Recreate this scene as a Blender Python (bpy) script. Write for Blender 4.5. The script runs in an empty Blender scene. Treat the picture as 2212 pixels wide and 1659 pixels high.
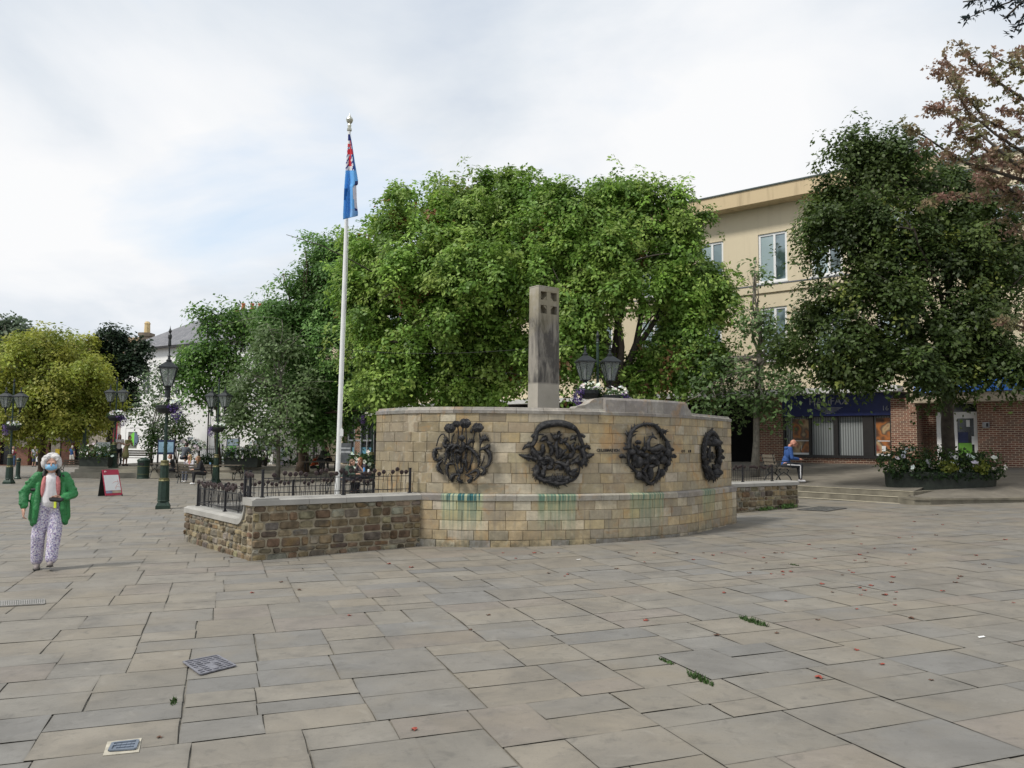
import bpy, bmesh, math, random
import numpy as np
from mathutils import Vector, Matrix
random.seed(7)
sc = bpy.context.scene
COL = sc.collection
R = math.radians
# ------------------------------------------------------------------ camera model
# image units: 2212 x 1659; at(px,py,Y) gives the world point on that sight line at depth Y
FL, CX, CY, H0 = 1750.0, 1106.0, 829.5, 1.72
pitch = math.atan(132.5/FL); roll = R(0.5)
fw = Vector((0, math.cos(pitch), math.sin(pitch)))
rt0 = Vector((1, 0, 0)); up0 = Vector((0, -math.sin(pitch), math.cos(pitch)))
rt = rt0*math.cos(roll) + up0*math.sin(roll)
up = up0*math.cos(roll) - rt0*math.sin(roll)
EYE = Vector((0, 0, H0))
def ray(px, py):
    return fw + rt*((px-CX)/FL) + up*((CY-py)/FL)
def at(px, py, Y):
    d = ray(px, py); return EYE + d*(Y/d.y)
TILT = 0.010
def zg(x): return .010*max(-60, x) if x < 0 else .02*min(25, x)
def gnd(px, py, dz=0.0):
    d = ray(px, py); t = -(H0-dz)/d.z
    for _ in range(12): t = -(H0-dz-zg(d.x*t))/d.z
    p = EYE + d*t
    return Vector((p.x, p.y, zg(p.x)+dz))
def atz(px, py, z):
    d = ray(px, py); return EYE + d*((z-H0)/d.z)

cam_d = bpy.data.cameras.new('camera'); cam = bpy.data.objects.new('camera', cam_d); COL.objects.link(cam)
M = Matrix((rt, up, -fw)).transposed().to_4x4(); M.translation = EYE
cam.matrix_world = M
cam_d.sensor_width = 36; cam_d.lens = 36*FL/2212; cam_d.clip_end = 3000; cam_d.clip_start = .05
sc.camera = cam

# ------------------------------------------------------------------ materials
MATS = {}
def newmat(name):
    m = bpy.data.materials.new(name); m.use_nodes = True
    nt = m.node_tree; b = nt.nodes['Principled BSDF']
    return m, nt, b
def nd(nt, typ, **kw):
    n = nt.nodes.new(typ)
    for k, v in kw.items(): setattr(n, k, v)
    return n
def ln(nt, a, b): nt.links.new(a, b)
def math_n(nt, op, a, b=None, c=None, clamp=False):
    n = nd(nt, 'ShaderNodeMath', operation=op); n.use_clamp = clamp
    for i, v in enumerate((a, b, c)):
        if v is None: continue
        if isinstance(v, (int, float)): n.inputs[i].default_value = v
        else: ln(nt, v, n.inputs[i])
    return n.outputs[0]
def mixc(nt, f, a, b, mode='MIX'):
    n = nd(nt, 'ShaderNodeMix', data_type='RGBA', blend_type=mode)
    for s, v in ((n.inputs[0], f), (n.inputs[6], a), (n.inputs[7], b)):
        if isinstance(v, (int, float)): s.default_value = v
        elif isinstance(v, (tuple, list)): s.default_value = (*v[:3], 1)
        else: ln(nt, v, s)
    return n.outputs[2]
def noise(nt, scale, detail=4, vec=None, rough=.55, dist=0):
    n = nd(nt, 'ShaderNodeTexNoise'); n.inputs['Scale'].default_value = scale
    n.inputs['Detail'].default_value = detail; n.inputs['Roughness'].default_value = rough
    n.inputs['Distortion'].default_value = dist
    if vec is not None: ln(nt, vec, n.inputs['Vector'])
    return n.outputs['Fac']
def ramp(nt, f, stops):
    n = nd(nt, 'ShaderNodeValToRGB'); el = n.color_ramp.elements
    while len(el) < len(stops): el.new(.5)
    for e, (p, c) in zip(el, stops):
        e.position = p; e.color = (*c, 1) if len(c) == 3 else c
    ln(nt, f, n.inputs[0]); return n.outputs[0]
def mapr(nt, v, a, b, c=0, d=1):
    n = nd(nt, 'ShaderNodeMapRange'); n.clamp = True
    ln(nt, v, n.inputs[0])
    for i, x in enumerate((a, b, c, d)): n.inputs[i+1].default_value = x
    return n.outputs[0]
def objvec(nt, scale=(1,1,1)):
    t = nd(nt, 'ShaderNodeTexCoord'); m = nd(nt, 'ShaderNodeMapping'); m.inputs['Scale'].default_value = scale
    ln(nt, t.outputs['Object'], m.inputs[0]); return m.outputs[0]
def bump(nt, b, h, strength=.3, dist=.01):
    n = nd(nt, 'ShaderNodeBump'); n.inputs['Strength'].default_value = strength; n.inputs['Distance'].default_value = dist
    ln(nt, h, n.inputs['Height']); ln(nt, n.outputs[0], b.inputs['Normal'])
def plain(name, col, rough=.6, metal=0, var=.25, scale=6, bs=.15, spec=.5):
    if name in MATS: return MATS[name]
    m, nt, b = newmat(name)
    f = noise(nt, scale, 5, objvec(nt))
    d = tuple(c*(1-var) for c in col); l = tuple(min(1, c*(1+var)) for c in col)
    ln(nt, ramp(nt, f, [(.3, d), (.7, l)]), b.inputs['Base Color'])
    b.inputs['Roughness'].default_value = rough; b.inputs['Metallic'].default_value = metal
    b.inputs['Specular IOR Level'].default_value = spec
    if bs: bump(nt, b, noise(nt, scale*8, 3, objvec(nt)), bs, .005)
    MATS[name] = m; return m
def attr_mat(name, rough=.7, var=.2, scale=8, bs=.25, transl=0, spec=.4, extra=None):
    """base colour from the mesh's own colour attribute 'tone' (each stone, leaf or petal has a colour of its own)"""
    if name in MATS: return MATS[name]
    m, nt, b = newmat(name)
    a = nd(nt, 'ShaderNodeAttribute', attribute_name='tone')
    col = a.outputs['Color']
    if var:
        f = noise(nt, scale, 6, objvec(nt))
        g = mapr(nt, f, .25, .75, 1-var, 1+var)
        col = mixc(nt, 1.0, col, g, 'MULTIPLY')
    if extra: col = extra(nt, col)
    ln(nt, col, b.inputs['Base Color'])
    b.inputs['Roughness'].default_value = rough; b.inputs['Specular IOR Level'].default_value = spec
    if bs: bump(nt, b, noise(nt, scale*6, 5, objvec(nt)), bs, .01)
    if transl:
        tr = nd(nt, 'ShaderNodeBsdfTranslucent'); ln(nt, col, tr.inputs[0])
        mx = nd(nt, 'ShaderNodeMixShader'); mx.inputs[0].default_value = transl
        ln(nt, b.outputs[0], mx.inputs[1]); ln(nt, tr.outputs[0], mx.inputs[2])
        ln(nt, mx.outputs[0], nt.nodes['Material Output'].inputs[0])
    MATS[name] = m; return m

# ------------------------------------------------------------------ objects
WORLD = {}
def link(o, parent=None):
    COL.objects.link(o)
    if parent is not None:
        o.parent = parent
        o.matrix_parent_inverse = Matrix.Translation(-WORLD.get(parent.name, Vector((0,0,0))))
    return o
def tag(o, label=None, cat=None, group=None, kind=None):
    if label: o['label'] = label
    if cat: o['category'] = cat
    if group: o['group'] = group
    if kind: o['kind'] = kind
    return o
def thing(name, label, cat, loc=(0,0,0), group=None):
    o = bpy.data.objects.new(name, None); o.empty_display_size = .1
    COL.objects.link(o); o.location = loc; WORLD[o.name] = Vector(loc)
    return tag(o, label, cat, group)
KIDS = {}
def dup(root, loc=None, rz=None, label=None, group=None, scale=None):
    """copy of a thing with copies of its parts and sub-parts"""
    def cp(o, par):
        c = o.copy(); COL.objects.link(c)
        if par is not None: c.parent = par
        for ch in list(o.children): cp(ch, c)
        return c
    r = cp(root, None)
    if loc is not None: r.location = loc
    if rz is not None: r.rotation_euler = (0, 0, rz)
    if scale is not None: r.scale = (scale,)*3
    if label: r['label'] = label
    if group: r['group'] = group
    return r
class MB:
    def __init__(s): s.v = []; s.f = []; s.m = []; s.c = []; s.uv = []; s.cur = (0.5,0.5,0.5); s.mi = 0
    def add(s, vs, fs, col=None, mi=None, uv=None):
        n = len(s.v); s.v += [tuple(v) for v in vs]
        c = col or s.cur; k = s.mi if mi is None else mi
        for i, f in enumerate(fs):
            s.f.append(tuple(n+j for j in f)); s.m.append(k); s.c.append(c)
            s.uv.append([uv[j] for j in f] if uv else None)
    def box(s, c, size, rz=0, rot=None, taper=1, **k):
        hx, hy, hz = size[0]/2, size[1]/2, size[2]/2
        vs = [Vector((x*(taper if z > 0 else 1), y*(taper if z > 0 else 1), z)) for z in (-hz, hz) for x, y in ((-hx,-hy),(hx,-hy),(hx,hy),(-hx,hy))]
        if rot is None: rot = Matrix.Rotation(rz, 3, 'Z')
        vs = [rot @ v + Vector(c) for v in vs]
        s.add(vs, [(3,2,1,0),(4,5,6,7),(0,1,5,4),(1,2,6,5),(2,3,7,6),(3,0,4,7)], **k)
    def bar(s, p, q, w, h=None, **k):
        p, q = Vector(p), Vector(q); h = h or w; d = (q-p); L = d.length
        if L < 1e-6: return
        d.normalize(); a = d.cross(Vector((0,0,1)))
        if a.length < 1e-3: a = Vector((1,0,0))
        a.normalize(); b = a.cross(d)
        rot = Matrix((a, d, b)).transposed()
        s.box((p+q)/2, (w, L, h), rot=rot, **k)
    def tube(s, pts, r, n=8, cap=True, **k):
        pts = [Vector(p) for p in pts]; N = len(pts)
        rs = r if isinstance(r, (list, tuple)) else [r]*N
        vs = []; prev = None
        for i, p in enumerate(pts):
            d = (pts[min(i+1, N-1)] - pts[max(i-1, 0)])
            if d.length < 1e-9: d = Vector((0,0,1))
            d.normalize()
            a = prev - d*prev.dot(d) if prev is not None else d.orthogonal()
            if a.length < 1e-4: a = d.orthogonal()
            a.normalize(); prev = a; b = d.cross(a)
            for j in range(n):
                t = 2*math.pi*j/n
                vs.append(p + a*math.cos(t)*rs[i] + b*math.sin(t)*rs[i])
        fs = [(i*n+j, i*n+(j+1)%n, (i+1)*n+(j+1)%n, (i+1)*n+j) for i in range(N-1) for j in range(n)]
        if cap: fs += [tuple(range(n-1, -1, -1)), tuple((N-1)*n+j for j in range(n))]
        s.add(vs, fs, **k)
    def lathe(s, prof, c=(0,0,0), n=16, sx=1, sy=1, ph=0, **k):
        vs = []; c = Vector(c)
        for r, z in prof:
            for j in range(n):
                t = 2*math.pi*j/n+ph; vs.append(c + Vector((r*math.cos(t)*sx, r*math.sin(t)*sy, z)))
        N = len(prof)
        fs = [(i*n+j, i*n+(j+1)%n, (i+1)*n+(j+1)%n, (i+1)*n+j) for i in range(N-1) for j in range(n)]
        fs += [tuple(range(n-1, -1, -1)), tuple((N-1)*n+j for j in range(n))]
        s.add(vs, fs, **k)
    def ball(s, c, r, n=10, m=7, rot=None, **k):
        r = r if isinstance(r, (tuple, list)) else (r, r, r); c = Vector(c)
        vs = []; fs = []
        for i in range(m+1):
            ph = math.pi*i/m
            for j in range(n):
                t = 2*math.pi*j/n
                v = Vector((r[0]*math.sin(ph)*math.cos(t), r[1]*math.sin(ph)*math.sin(t), r[2]*math.cos(ph)))
                if rot is not None: v = rot @ v
                vs.append(c+v)
        for i in range(m):
            for j in range(n): fs.append((i*n+j, (i+1)*n+j, (i+1)*n+(j+1)%n, i*n+(j+1)%n))
        s.add(vs, fs, **k)
    def prism(s, pts, off, **k):
        """planar outline pts extruded by vector off"""
        n = len(pts); off = Vector(off)
        vs = [Vector(p) for p in pts] + [Vector(p)+off for p in pts]
        fs = [tuple(range(n)), tuple(range(2*n-1, n-1, -1))] + [(i, i+n, (i+1)%n+n, (i+1)%n) for i in range(n)]
        s.add(vs, fs, **k)
    def build(s, name, mats, parent=None, smooth=False, weld=False):
        me = bpy.data.meshes.new(name); me.from_pydata(s.v, [], s.f)
        mats = mats if isinstance(mats, (list, tuple)) else [mats]
        for m in mats: me.materials.append(m)
        if len(mats) > 1: me.polygons.foreach_set('material_index', s.m)
        if smooth: me.polygons.foreach_set('use_smooth', [True]*len(s.f))
        ca = me.color_attributes.new('tone', 'FLOAT_COLOR', 'CORNER')
        buf = []
        for f, c in zip(s.f, s.c): buf += [c[0], c[1], c[2], 1.0]*len(f)
        ca.data.foreach_set('color', buf)
        if any(u is not None for u in s.uv):
            ul = me.uv_layers.new(name='flat'); ub = []
            for f, u in zip(s.f, s.uv):
                for j in range(len(f)): ub += list(u[j]) if u else [0, 0]
            ul.data.foreach_set('uv', ub)
        me.update()
        if smooth is not True and smooth: pass
        o = bpy.data.objects.new(name, me); link(o, parent)
        WORLD[o.name] = Vector((0,0,0))
        if smooth == 'auto':
            for p in me.polygons: p.use_smooth = True
        return o
def fast_mesh(name, V, F, C, mat, parent=None, smooth=False, UV=None):
    """V (n,3), F (m,k) quads, C (m,3) per face"""
    me = bpy.data.meshes.new(name); n, m, k = len(V), len(F), F.shape[1]
    me.vertices.add(n); me.vertices.foreach_set('co', V.astype(np.float32).ravel())
    me.loops.add(m*k); me.loops.foreach_set('vertex_index', F.astype(np.int32).ravel())
    me.polygons.add(m); me.polygons.foreach_set('loop_start', np.arange(0, m*k, k, dtype=np.int32))
    try: me.polygons.foreach_set('loop_total', np.full(m, k, dtype=np.int32))
    except Exception: pass
    if smooth: me.polygons.foreach_set('use_smooth', np.ones(m, dtype=bool))
    me.update(calc_edges=True)
    ca = me.color_attributes.new('tone', 'FLOAT_COLOR', 'CORNER')
    c4 = np.ones((m, k, 4), dtype=np.float32); c4[:, :, :3] = C[:, None, :]
    ca.data.foreach_set('color', c4.ravel())
    me.materials.append(mat)
    if UV is not None: me.uv_layers.new(name='flat').data.foreach_set('uv', UV.astype(np.float32).ravel())
    o = bpy.data.objects.new(name, me); link(o, parent); WORLD[o.name] = Vector((0,0,0))
    return o
def vary(c, a=.15, h=.05):
    k = 1+random.uniform(-a, a)
    return tuple(max(0, min(1, x*k*(1+random.uniform(-h, h)))) for x in c)
def textmesh(name, txt, size, mat, parent, origin, xdir, updir, depth=.01, align='CENTER', sx=1):
    cu = bpy.data.curves.new(name, 'FONT'); cu.body = txt; cu.size = size; cu.extrude = depth/2
    cu.align_x = align; cu.align_y = 'CENTER'; cu.resolution_u = 3
    t = bpy.data.objects.new('tmp', cu); COL.objects.link(t)
    dg = bpy.context.evaluated_depsgraph_get(); dg.update()
    me = bpy.data.meshes.new_from_object(t.evaluated_get(dg)); bpy.data.objects.remove(t)
    xd = Vector(xdir).normalized(); ud = Vector(updir).normalized(); nn = xd.cross(ud)
    mt = Matrix((xd*sx, ud, nn)).transposed().to_4x4(); mt.translation = Vector(origin)
    me.transform(mt); me.materials.clear(); me.materials.append(mat)
    o = bpy.data.objects.new(name, me); link(o, parent); WORLD[o.name] = Vector((0,0,0)); return o
class Fr:
    """a facade frame: t runs along the wall, d out of it, z up"""
    def __init__(s, o, d):
        s.o = Vector((o[0], o[1], 0)); s.d = Vector((d[0], d[1], 0)).normalized(); s.n = Vector((s.d.y, -s.d.x, 0))
        if s.n.y > 0: s.n = -s.n
        s.rz = math.atan2(s.d.y, s.d.x)
    def p(s, t, d, z): return s.o + s.d*t + s.n*d + Vector((0,0,z))
    def box(s, mb, t0, t1, d0, d1, z0, z1, **k):
        vs = [s.p(t, d, z) for z in (z0, z1) for t, d in ((t0,d0),(t1,d0),(t1,d1),(t0,d1))]
        mb.add(vs, [(3,2,1,0),(4,5,6,7),(0,1,5,4),(1,2,6,5),(2,3,7,6),(3,0,4,7)], **k)
    def t_at(s, px):
        k = ray(px, 960); k = k.x/k.y
        return (k*s.o.y - s.o.x)/(s.d.x - k*s.d.y)
    def z_at(s, px, py, d=0):
        t = s.t_at(px); P = s.p(t, d, 0); return at(px, py, P.y).z
    def wall(s, mb, t0, t1, z0, z1, holes=(), d=0, dep=.14, **k):
        ts = sorted({t0, t1, *[h[0] for h in holes], *[h[1] for h in holes]}); ts = [t for t in ts if t0 <= t <= t1]
        zs = sorted({z0, z1, *[h[2] for h in holes], *[h[3] for h in holes]}); zs = [z for z in zs if z0 <= z <= z1]
        for a, b in zip(ts, ts[1:]):
            for c, e in zip(zs, zs[1:]):
                mt, mz = (a+b)/2, (c+e)/2
                if any(h[0] < mt < h[1] and h[2] < mz < h[3] for h in holes): continue
                mb.add([s.p(a,d,c), s.p(b,d,c), s.p(b,d,e), s.p(a,d,e)], [(0,1,2,3)], uv=[(a,c),(b,c),(b,e),(a,e)], **k)
        for a, b, c, e in holes:
            q = [(a,c),(b,c),(b,e),(a,e)]
            for (u, w), (x, y) in zip(q, q[1:]+q[:1]):
                mb.add([s.p(u,d,w), s.p(x,d,y), s.p(x,d-dep,y), s.p(u,d-dep,w)], [(0,1,2,3)], uv=[(u,w),(x,y),(x,y+.1),(u,w+.1)], **k)

# ------------------------------------------------------------------ blobs (continuous bodies)
def blob(name, prims, mat, voxel=.012, parent=None, smooth=4, T=None):
    mb = MB()
    for p in prims:
        if p[0] == 'c':
            _, a, ra, b, rb = p; a, b = Vector(a), Vector(b); d = b-a
            n = max(2, int(d.length/max(.3*min(ra, rb), voxel*2)))
            pts = [a+d*(i/n) for i in range(n+1)]
            mb.tube(pts, [ra+(rb-ra)*i/n for i in range(n+1)], 12)
            mb.ball(a, ra, 12, 8); mb.ball(b, rb, 12, 8)
        elif p[0] == 'e':
            rot = None
            if len(p) > 3: rot = Matrix.Rotation(p[3], 3, 'X')
            if len(p) > 4: rot = Matrix.Rotation(p[4], 3, 'Y') @ rot
            mb.ball(p[1], p[2], 16, 12, rot=rot)
        elif p[0] == 'l': mb.lathe(p[1], p[2], 20, sx=p[3] if len(p) > 3 else 1, sy=p[4] if len(p) > 4 else 1)
    o = mb.build(name, mat, None)
    r = o.modifiers.new('r', 'REMESH'); r.mode = 'VOXEL'; r.voxel_size = voxel
    s = o.modifiers.new('s', 'SMOOTH'); s.iterations = smooth; s.factor = .5
    dg = bpy.context.evaluated_depsgraph_get(); dg.update()
    me = bpy.data.meshes.new_from_object(o.evaluated_get(dg)); COL.objects.unlink(o)
    bpy.data.objects.remove(o)
    if T is not None: me.transform(T)
    me.polygons.foreach_set('use_smooth', [True]*len(me.polygons))
    me.materials.clear(); me.materials.append(mat)
    o = bpy.data.objects.new(name, me); link(o, parent); WORLD[o.name] = Vector((0,0,0))
    return o
# ------------------------------------------------------------------ world and light
SUN_EL, SUN_AZ = R(52), R(-122)      # azimuth from +Y, clockwise; the sun stands behind the camera to its left
w = bpy.data.worlds.new('World'); sc.world = w; w.use_nodes = True
nt = w.node_tree; bg = nt.nodes['Background']
sky = nd(nt, 'ShaderNodeTexSky', sky_type='NISHITA'); sky.sun_disc = False
sky.sun_elevation = SUN_EL; sky.sun_rotation = SUN_AZ; sky.air_density = 1.2; sky.dust_density = 2.0
tc = nd(nt, 'ShaderNodeTexCoord'); sep = nd(nt, 'ShaderNodeSeparateXYZ'); ln(nt, tc.outputs['Generated'], sep.inputs[0])
zc = math_n(nt, 'ADD', math_n(nt, 'MAXIMUM', sep.outputs[2], 0.0), .22)
cmb = nd(nt, 'ShaderNodeCombineXYZ')
ln(nt, math_n(nt, 'DIVIDE', sep.outputs[0], zc), cmb.inputs[0]); ln(nt, math_n(nt, 'DIVIDE', sep.outputs[1], zc), cmb.inputs[1])
mp = nd(nt, 'ShaderNodeMapping'); mp.inputs['Location'].default_value = (2.7, 1.3, 0); ln(nt, cmb.outputs[0], mp.inputs[0])
c1 = noise(nt, 1.1, 9, mp.outputs[0], .52, .35)
mp2 = nd(nt, 'ShaderNodeMapping'); mp2.inputs['Location'].default_value = (7.1, 4.2, 3); ln(nt, cmb.outputs[0], mp2.inputs[0])
c2 = noise(nt, 1.25, 9, mp2.outputs[0], .52, .35)
cover = mapr(nt, c1, .27, .44)                     # thin breaks of blue
cloudcol = ramp(nt, c2, [(.33, (.66, .73, .83)), (.44, (.80, .85, .91)), (.53, (.92,.945,.98)), (.64, (1.0, 1.005, 1.015))])
cs = nd(nt, 'ShaderNodeVectorMath', operation='SCALE'); ln(nt, cloudcol, cs.inputs[0]); cs.inputs['Scale'].default_value = 8.2
skyb = nd(nt, 'ShaderNodeVectorMath', operation='SCALE'); ln(nt, sky.outputs[0], skyb.inputs[0]); skyb.inputs['Scale'].default_value = 1.6
veil = mixc(nt, .7, skyb.outputs[0], (6.9, 7.7, 8.6))
mixn = mixc(nt, cover, veil, cs.outputs[0])
ln(nt, mixn, bg.inputs[0]); bg.inputs[1].default_value = .10
sl = bpy.data.lights.new('sun', 'SUN'); so = bpy.data.objects.new('sun', sl); COL.objects.link(so)
sl.energy = 2.6; sl.angle = R(9); sl.color = (1, .95, .86)
sd = Vector((math.sin(SUN_AZ)*math.cos(SUN_EL), math.cos(SUN_AZ)*math.cos(SUN_EL), math.sin(SUN_EL)))
so.rotation_euler = sd.to_track_quat('Z', 'Y').to_euler()
sc.view_settings.view_transform = 'Standard'; sc.view_settings.look = 'None'; sc.view_settings.gamma = 1
sc.view_settings.exposure = 0.24
sc.cycles.max_bounces = 6; sc.cycles.diffuse_bounces = 3; sc.cycles.transparent_max_bounces = 4
sc.cycles.use_denoising = True

# ------------------------------------------------------------------ ground and paving
mb = MB()
xs = [-700, -60, 0, 25, 700]; ys = [-60, 900]
for a, b in zip(xs, xs[1:]):
    mb.add([(a, ys[0], zg(a)-.012), (b, ys[0], zg(b)-.012), (b, ys[1], zg(b)-.012), (a, ys[1], zg(a)-.012)], [(0,1,2,3)])
m, nt, b = newmat('joint sand')
f = noise(nt, 2.2, 8, objvec(nt)); f2 = noise(nt, .35, 4, objvec(nt))
c = ramp(nt, f, [(.35, (.09,.083,.068)), (.48, (.15,.138,.115)), (.62, (.26,.24,.20))]); c = mixc(nt, mapr(nt, f2, .50, .62, 0, .7), c, (.24,.22,.18))
ln(nt, c, b.inputs['Base Color']); b.inputs['Roughness'].default_value = .95
tag(mb.build('ground', m), kind='structure')
UV_A = R(-19.7)
uax = Vector((math.cos(UV_A), -math.sin(UV_A), 0)); vax = Vector((math.sin(UV_A), math.cos(UV_A), 0))
rs = random.Random(11)
V = []; C = []; UVs = []
tones = [(.200,.187,.164), (.208,.192,.163), (.196,.186,.166), (.184,.177,.163), (.210,.190,.158), (.200,.188,.165), (.182,.177,.166), (.214,.196,.166), (.204,.182,.158)]
def split(a, b, v0, v1):
    """random ashlar: cut a bay into flags, none longer than about 1.2 m"""
    w, h = b-a, v1-v0
    if w <= rs.uniform(.75, 1.25) and h <= rs.uniform(.5, .86): return [(a, b, v0, v1)]
    if (w/1.35 > h and w > .75) or h < .62:
        if w < .8: return [(a, b, v0, v1)]
        k = a+w*rs.uniform(.36, .64); return split(a, k, v0, v1)+split(k, b, v0, v1)
    k = v0+h*rs.uniform(.36, .64); return split(a, b, v0, k)+split(a, b, k, v1)
v = -6.0
while v < 82:
    bh = rs.uniform(1.3, 3.0); u = -62-rs.uniform(0, 3)
    while u < 62:
        bw_ = rs.uniform(1.2, 3.2)
        for (a, bq, v0, v1) in split(u, u+bw_, v, v+bh):
            mid = uax*((a+bq)/2) + vax*((v0+v1)/2)
            if mid.y < -3 or mid.y > 78 or abs(mid.x) > 58 or abs(mid.x) > 8+.95*max(0, mid.y): continue
            g = lambda: rs.uniform(-.002, .010)
            zj = rs.uniform(-.0015, .0015)
            q = []
            cn = [(uu+su*g(), vv+sv*g()) for (uu, su, vv, sv) in ((a,1,v0,1),(bq,-1,v0,1),(bq,-1,v1,-1),(a,1,v1,-1))]
            for i4 in range(4):
                (x0, y0), (x1, y1) = cn[i4], cn[(i4+1) % 4]; f4 = rs.uniform(.3,.7); jj = rs.uniform(-.005,.005); L4 = math.hypot(x1-x0, y1-y0)+1e-6
                UVs += [((-1,-1),(1,-1),(1,1),(-1,1))[i4], ((2*f4-1,-1),(1,2*f4-1),(1-2*f4,1),(-1,1-2*f4))[i4]]
                for (x_, y_) in ((x0, y0), (x0+(x1-x0)*f4+(y1-y0)/L4*jj, y0+(y1-y0)*f4-(x1-x0)/L4*jj)):
                    p = uax*x_+vax*y_; q.append((p.x, p.y, zg(p.x)+zj+rs.uniform(-.0007,.0007)))
            V += q
            t = rs.choice(tones); k = rs.uniform(.93, 1.07); C.append((t[0]*k, t[1]*k, t[2]*k))
        u += bw_
    v += bh
V = np.array(V); F = np.arange(len(V)).reshape(-1, 8)
def paving_extra(nt, col):
    v = objvec(nt)
    big = noise(nt, .28, 4, v); col = mixc(nt, mapr(nt, big, .45, .7, 0, .45), col, (.26,.222,.165))
    med = noise(nt, 1.3, 8, v, .62, .8); col = mixc(nt, mapr(nt, med, .46, .72, 0, .6), col, (.115,.108,.097))
    lt = noise(nt, 3.1, 7, v, .6, 1.2); col = mixc(nt, mapr(nt, lt, .6, .8, 0, .35), col, (.36,.34,.30))
    mp = nd(nt, 'ShaderNodeMapping'); mp.inputs['Rotation'].default_value = (0,0,UV_A); mp.inputs['Scale'].default_value = (1.2, 14, 1)
    ln(nt, v, mp.inputs[0])
    ripple = noise(nt, 1.6, 6, mp.outputs[0], .6, 1.5); col = mixc(nt, mapr(nt, ripple, .55, .75, 0, .22), col, (.13,.12,.105))
    bl = noise(nt, 6.5, 7, v, .65, .5); col = mixc(nt, mapr(nt, bl, .54, .70, 0, .5), col, (.105,.10,.09))
    tan = noise(nt, .9, 5, v, .6); col = mixc(nt, mapr(nt, tan, .5, .7, 0, .4), col, (.235,.20,.145))
    uvn = nd(nt, 'ShaderNodeUVMap', uv_map='flat'); su = nd(nt, 'ShaderNodeSeparateXYZ'); ln(nt, uvn.outputs[0], su.inputs[0])
    e = math_n(nt, 'MAXIMUM', math_n(nt, 'ABSOLUTE', su.outputs[0]), math_n(nt, 'ABSOLUTE', su.outputs[1]))
    en = math_n(nt, 'ADD', e, math_n(nt, 'MULTIPLY', math_n(nt, 'SUBTRACT', noise(nt, 9, 5, v, .6), .5), .22))
    col = mixc(nt, mapr(nt, en, .93, 1.04, 0, .34), col, (.11,.10,.082))
    sp = noise(nt, 60, 3, v); col = mixc(nt, mapr(nt, sp, .6, .75, 0, .35), col, (.10,.095,.085))
    return col
pm = attr_mat('flagstone', rough=.72, var=.16, scale=1.7, bs=.5, spec=.35, extra=paving_extra)
tag(fast_mesh('paving', V, F, np.array(C), pm, UV=np.array(UVs)), kind='structure')

# ------------------------------------------------------------------ right-hand terrace with steps
stone_step = plain('step stone', (.165,.15,.115), .85, var=.3, scale=3, bs=.4)
stone_edge = plain('step nosing', (.46,.42,.32), .8, var=.15, scale=5)
CRF = Fr((10.8, 34.7), (.762, -.648))     # cream building facade
sA = gnd(1700, 1075.5); sB = gnd(1946, 1088); 
sA = sA; sdir = (sB-sA).normalized(); snrm = Vector((-sdir.y, sdir.x, 0)); snrm = snrm if snrm.y > 0 else -snrm
mbs = MB(); mbe = MB()
TZ = .50
g0 = .19
for i, h in enumerate((.03, .185, .34)):
    o = snrm*(i*.36); a = sA+o-sdir*2.4; bq = sB+o+sdir*(.3,.35,.0)[i]; e = snrm*(2.2-i*.36)
    mbs.prism([Vector((p.x,p.y,-.2)) for p in (a, bq, bq+e, a+e)], (0,0,.2+g0+h-.012))
    mbe.prism([Vector((p.x,p.y,g0+h-.011)) for p in (a-snrm*.015, bq-snrm*.015, bq+snrm*.06, a+snrm*.06)], (0,0,.012))
tag(mbs.build('steps', stone_step), kind='structure')
tag(mbe.build('step_nosings', stone_edge), kind='structure')
def P2(p, z): return Vector((p.x, p.y, z))
STZ = g0+.34
e0 = sA+snrm*1.0-sdir*2.4; e1 = sB+snrm*1.0-sdir*.12
rim = [P2(e0+Vector((-1.4,3.2,0)), STZ), P2(e0, STZ-.006), P2(e1, STZ-.006)]
KZ = .40
for px, py in ((1962,1073), (2000,1076), (2050,1078), (2110,1078), (2212,1075)):
    p = atz(px, py, KZ-.02); rim.append(Vector((p.x, p.y, KZ-.008)))
rim.append(rim[-1]+Vector((30, 6, 0)))
def tz(p):
    """height of the terrace at a point, used to stand things on it"""
    dist = (Vector((p.x, p.y, 0)) - CRF.o).dot(CRF.n); return 1.10 - max(0, min(1, dist/8.5))*.60
terr_c = plain('terrace paving', (.165,.150,.125), .85, var=.22, scale=2, bs=.3)
mbt = MB(); back = []
for p in rim:
    t = (p-CRF.o).dot(CRF.d); back.append(CRF.p(t, .02, 1.10))
for (a, b2, c2, d2) in zip(rim, rim[1:], back[1:], back):
    mbt.add([a, b2, c2, d2], [(0,1,2,3)])
mbt.add([rim[0], back[0], back[0]+Vector((-16,13.6,-.5)), rim[0]+Vector((-16,13.6,-.15))], [(0,3,2,1)])
tag(mbt.build('terrace', terr_c), kind='structure')
mbk = MB(); kr = [P2(sB-sdir*.10+snrm*.03, 0)]
for px, py in ((1952,1089), (1975,1091), (2010,1091), (2050,1089.5), (2110,1088), (2175,1086), (2260,1084)):
    p = gnd(px, py); kr.append(Vector((p.x, p.y, 0)))
poly = kr+[kr[-1]+Vector((0,3.0,0)), e1+snrm*1.6-sdir*.3]
mbk.prism([P2(p, -.2) for p in poly], (0,0,.2+KZ-.055))
cap_ = [p+Vector((0,-.03,0)) for p in kr]+[p+Vector((0,.42,0)) for p in kr[::-1]]
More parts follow.
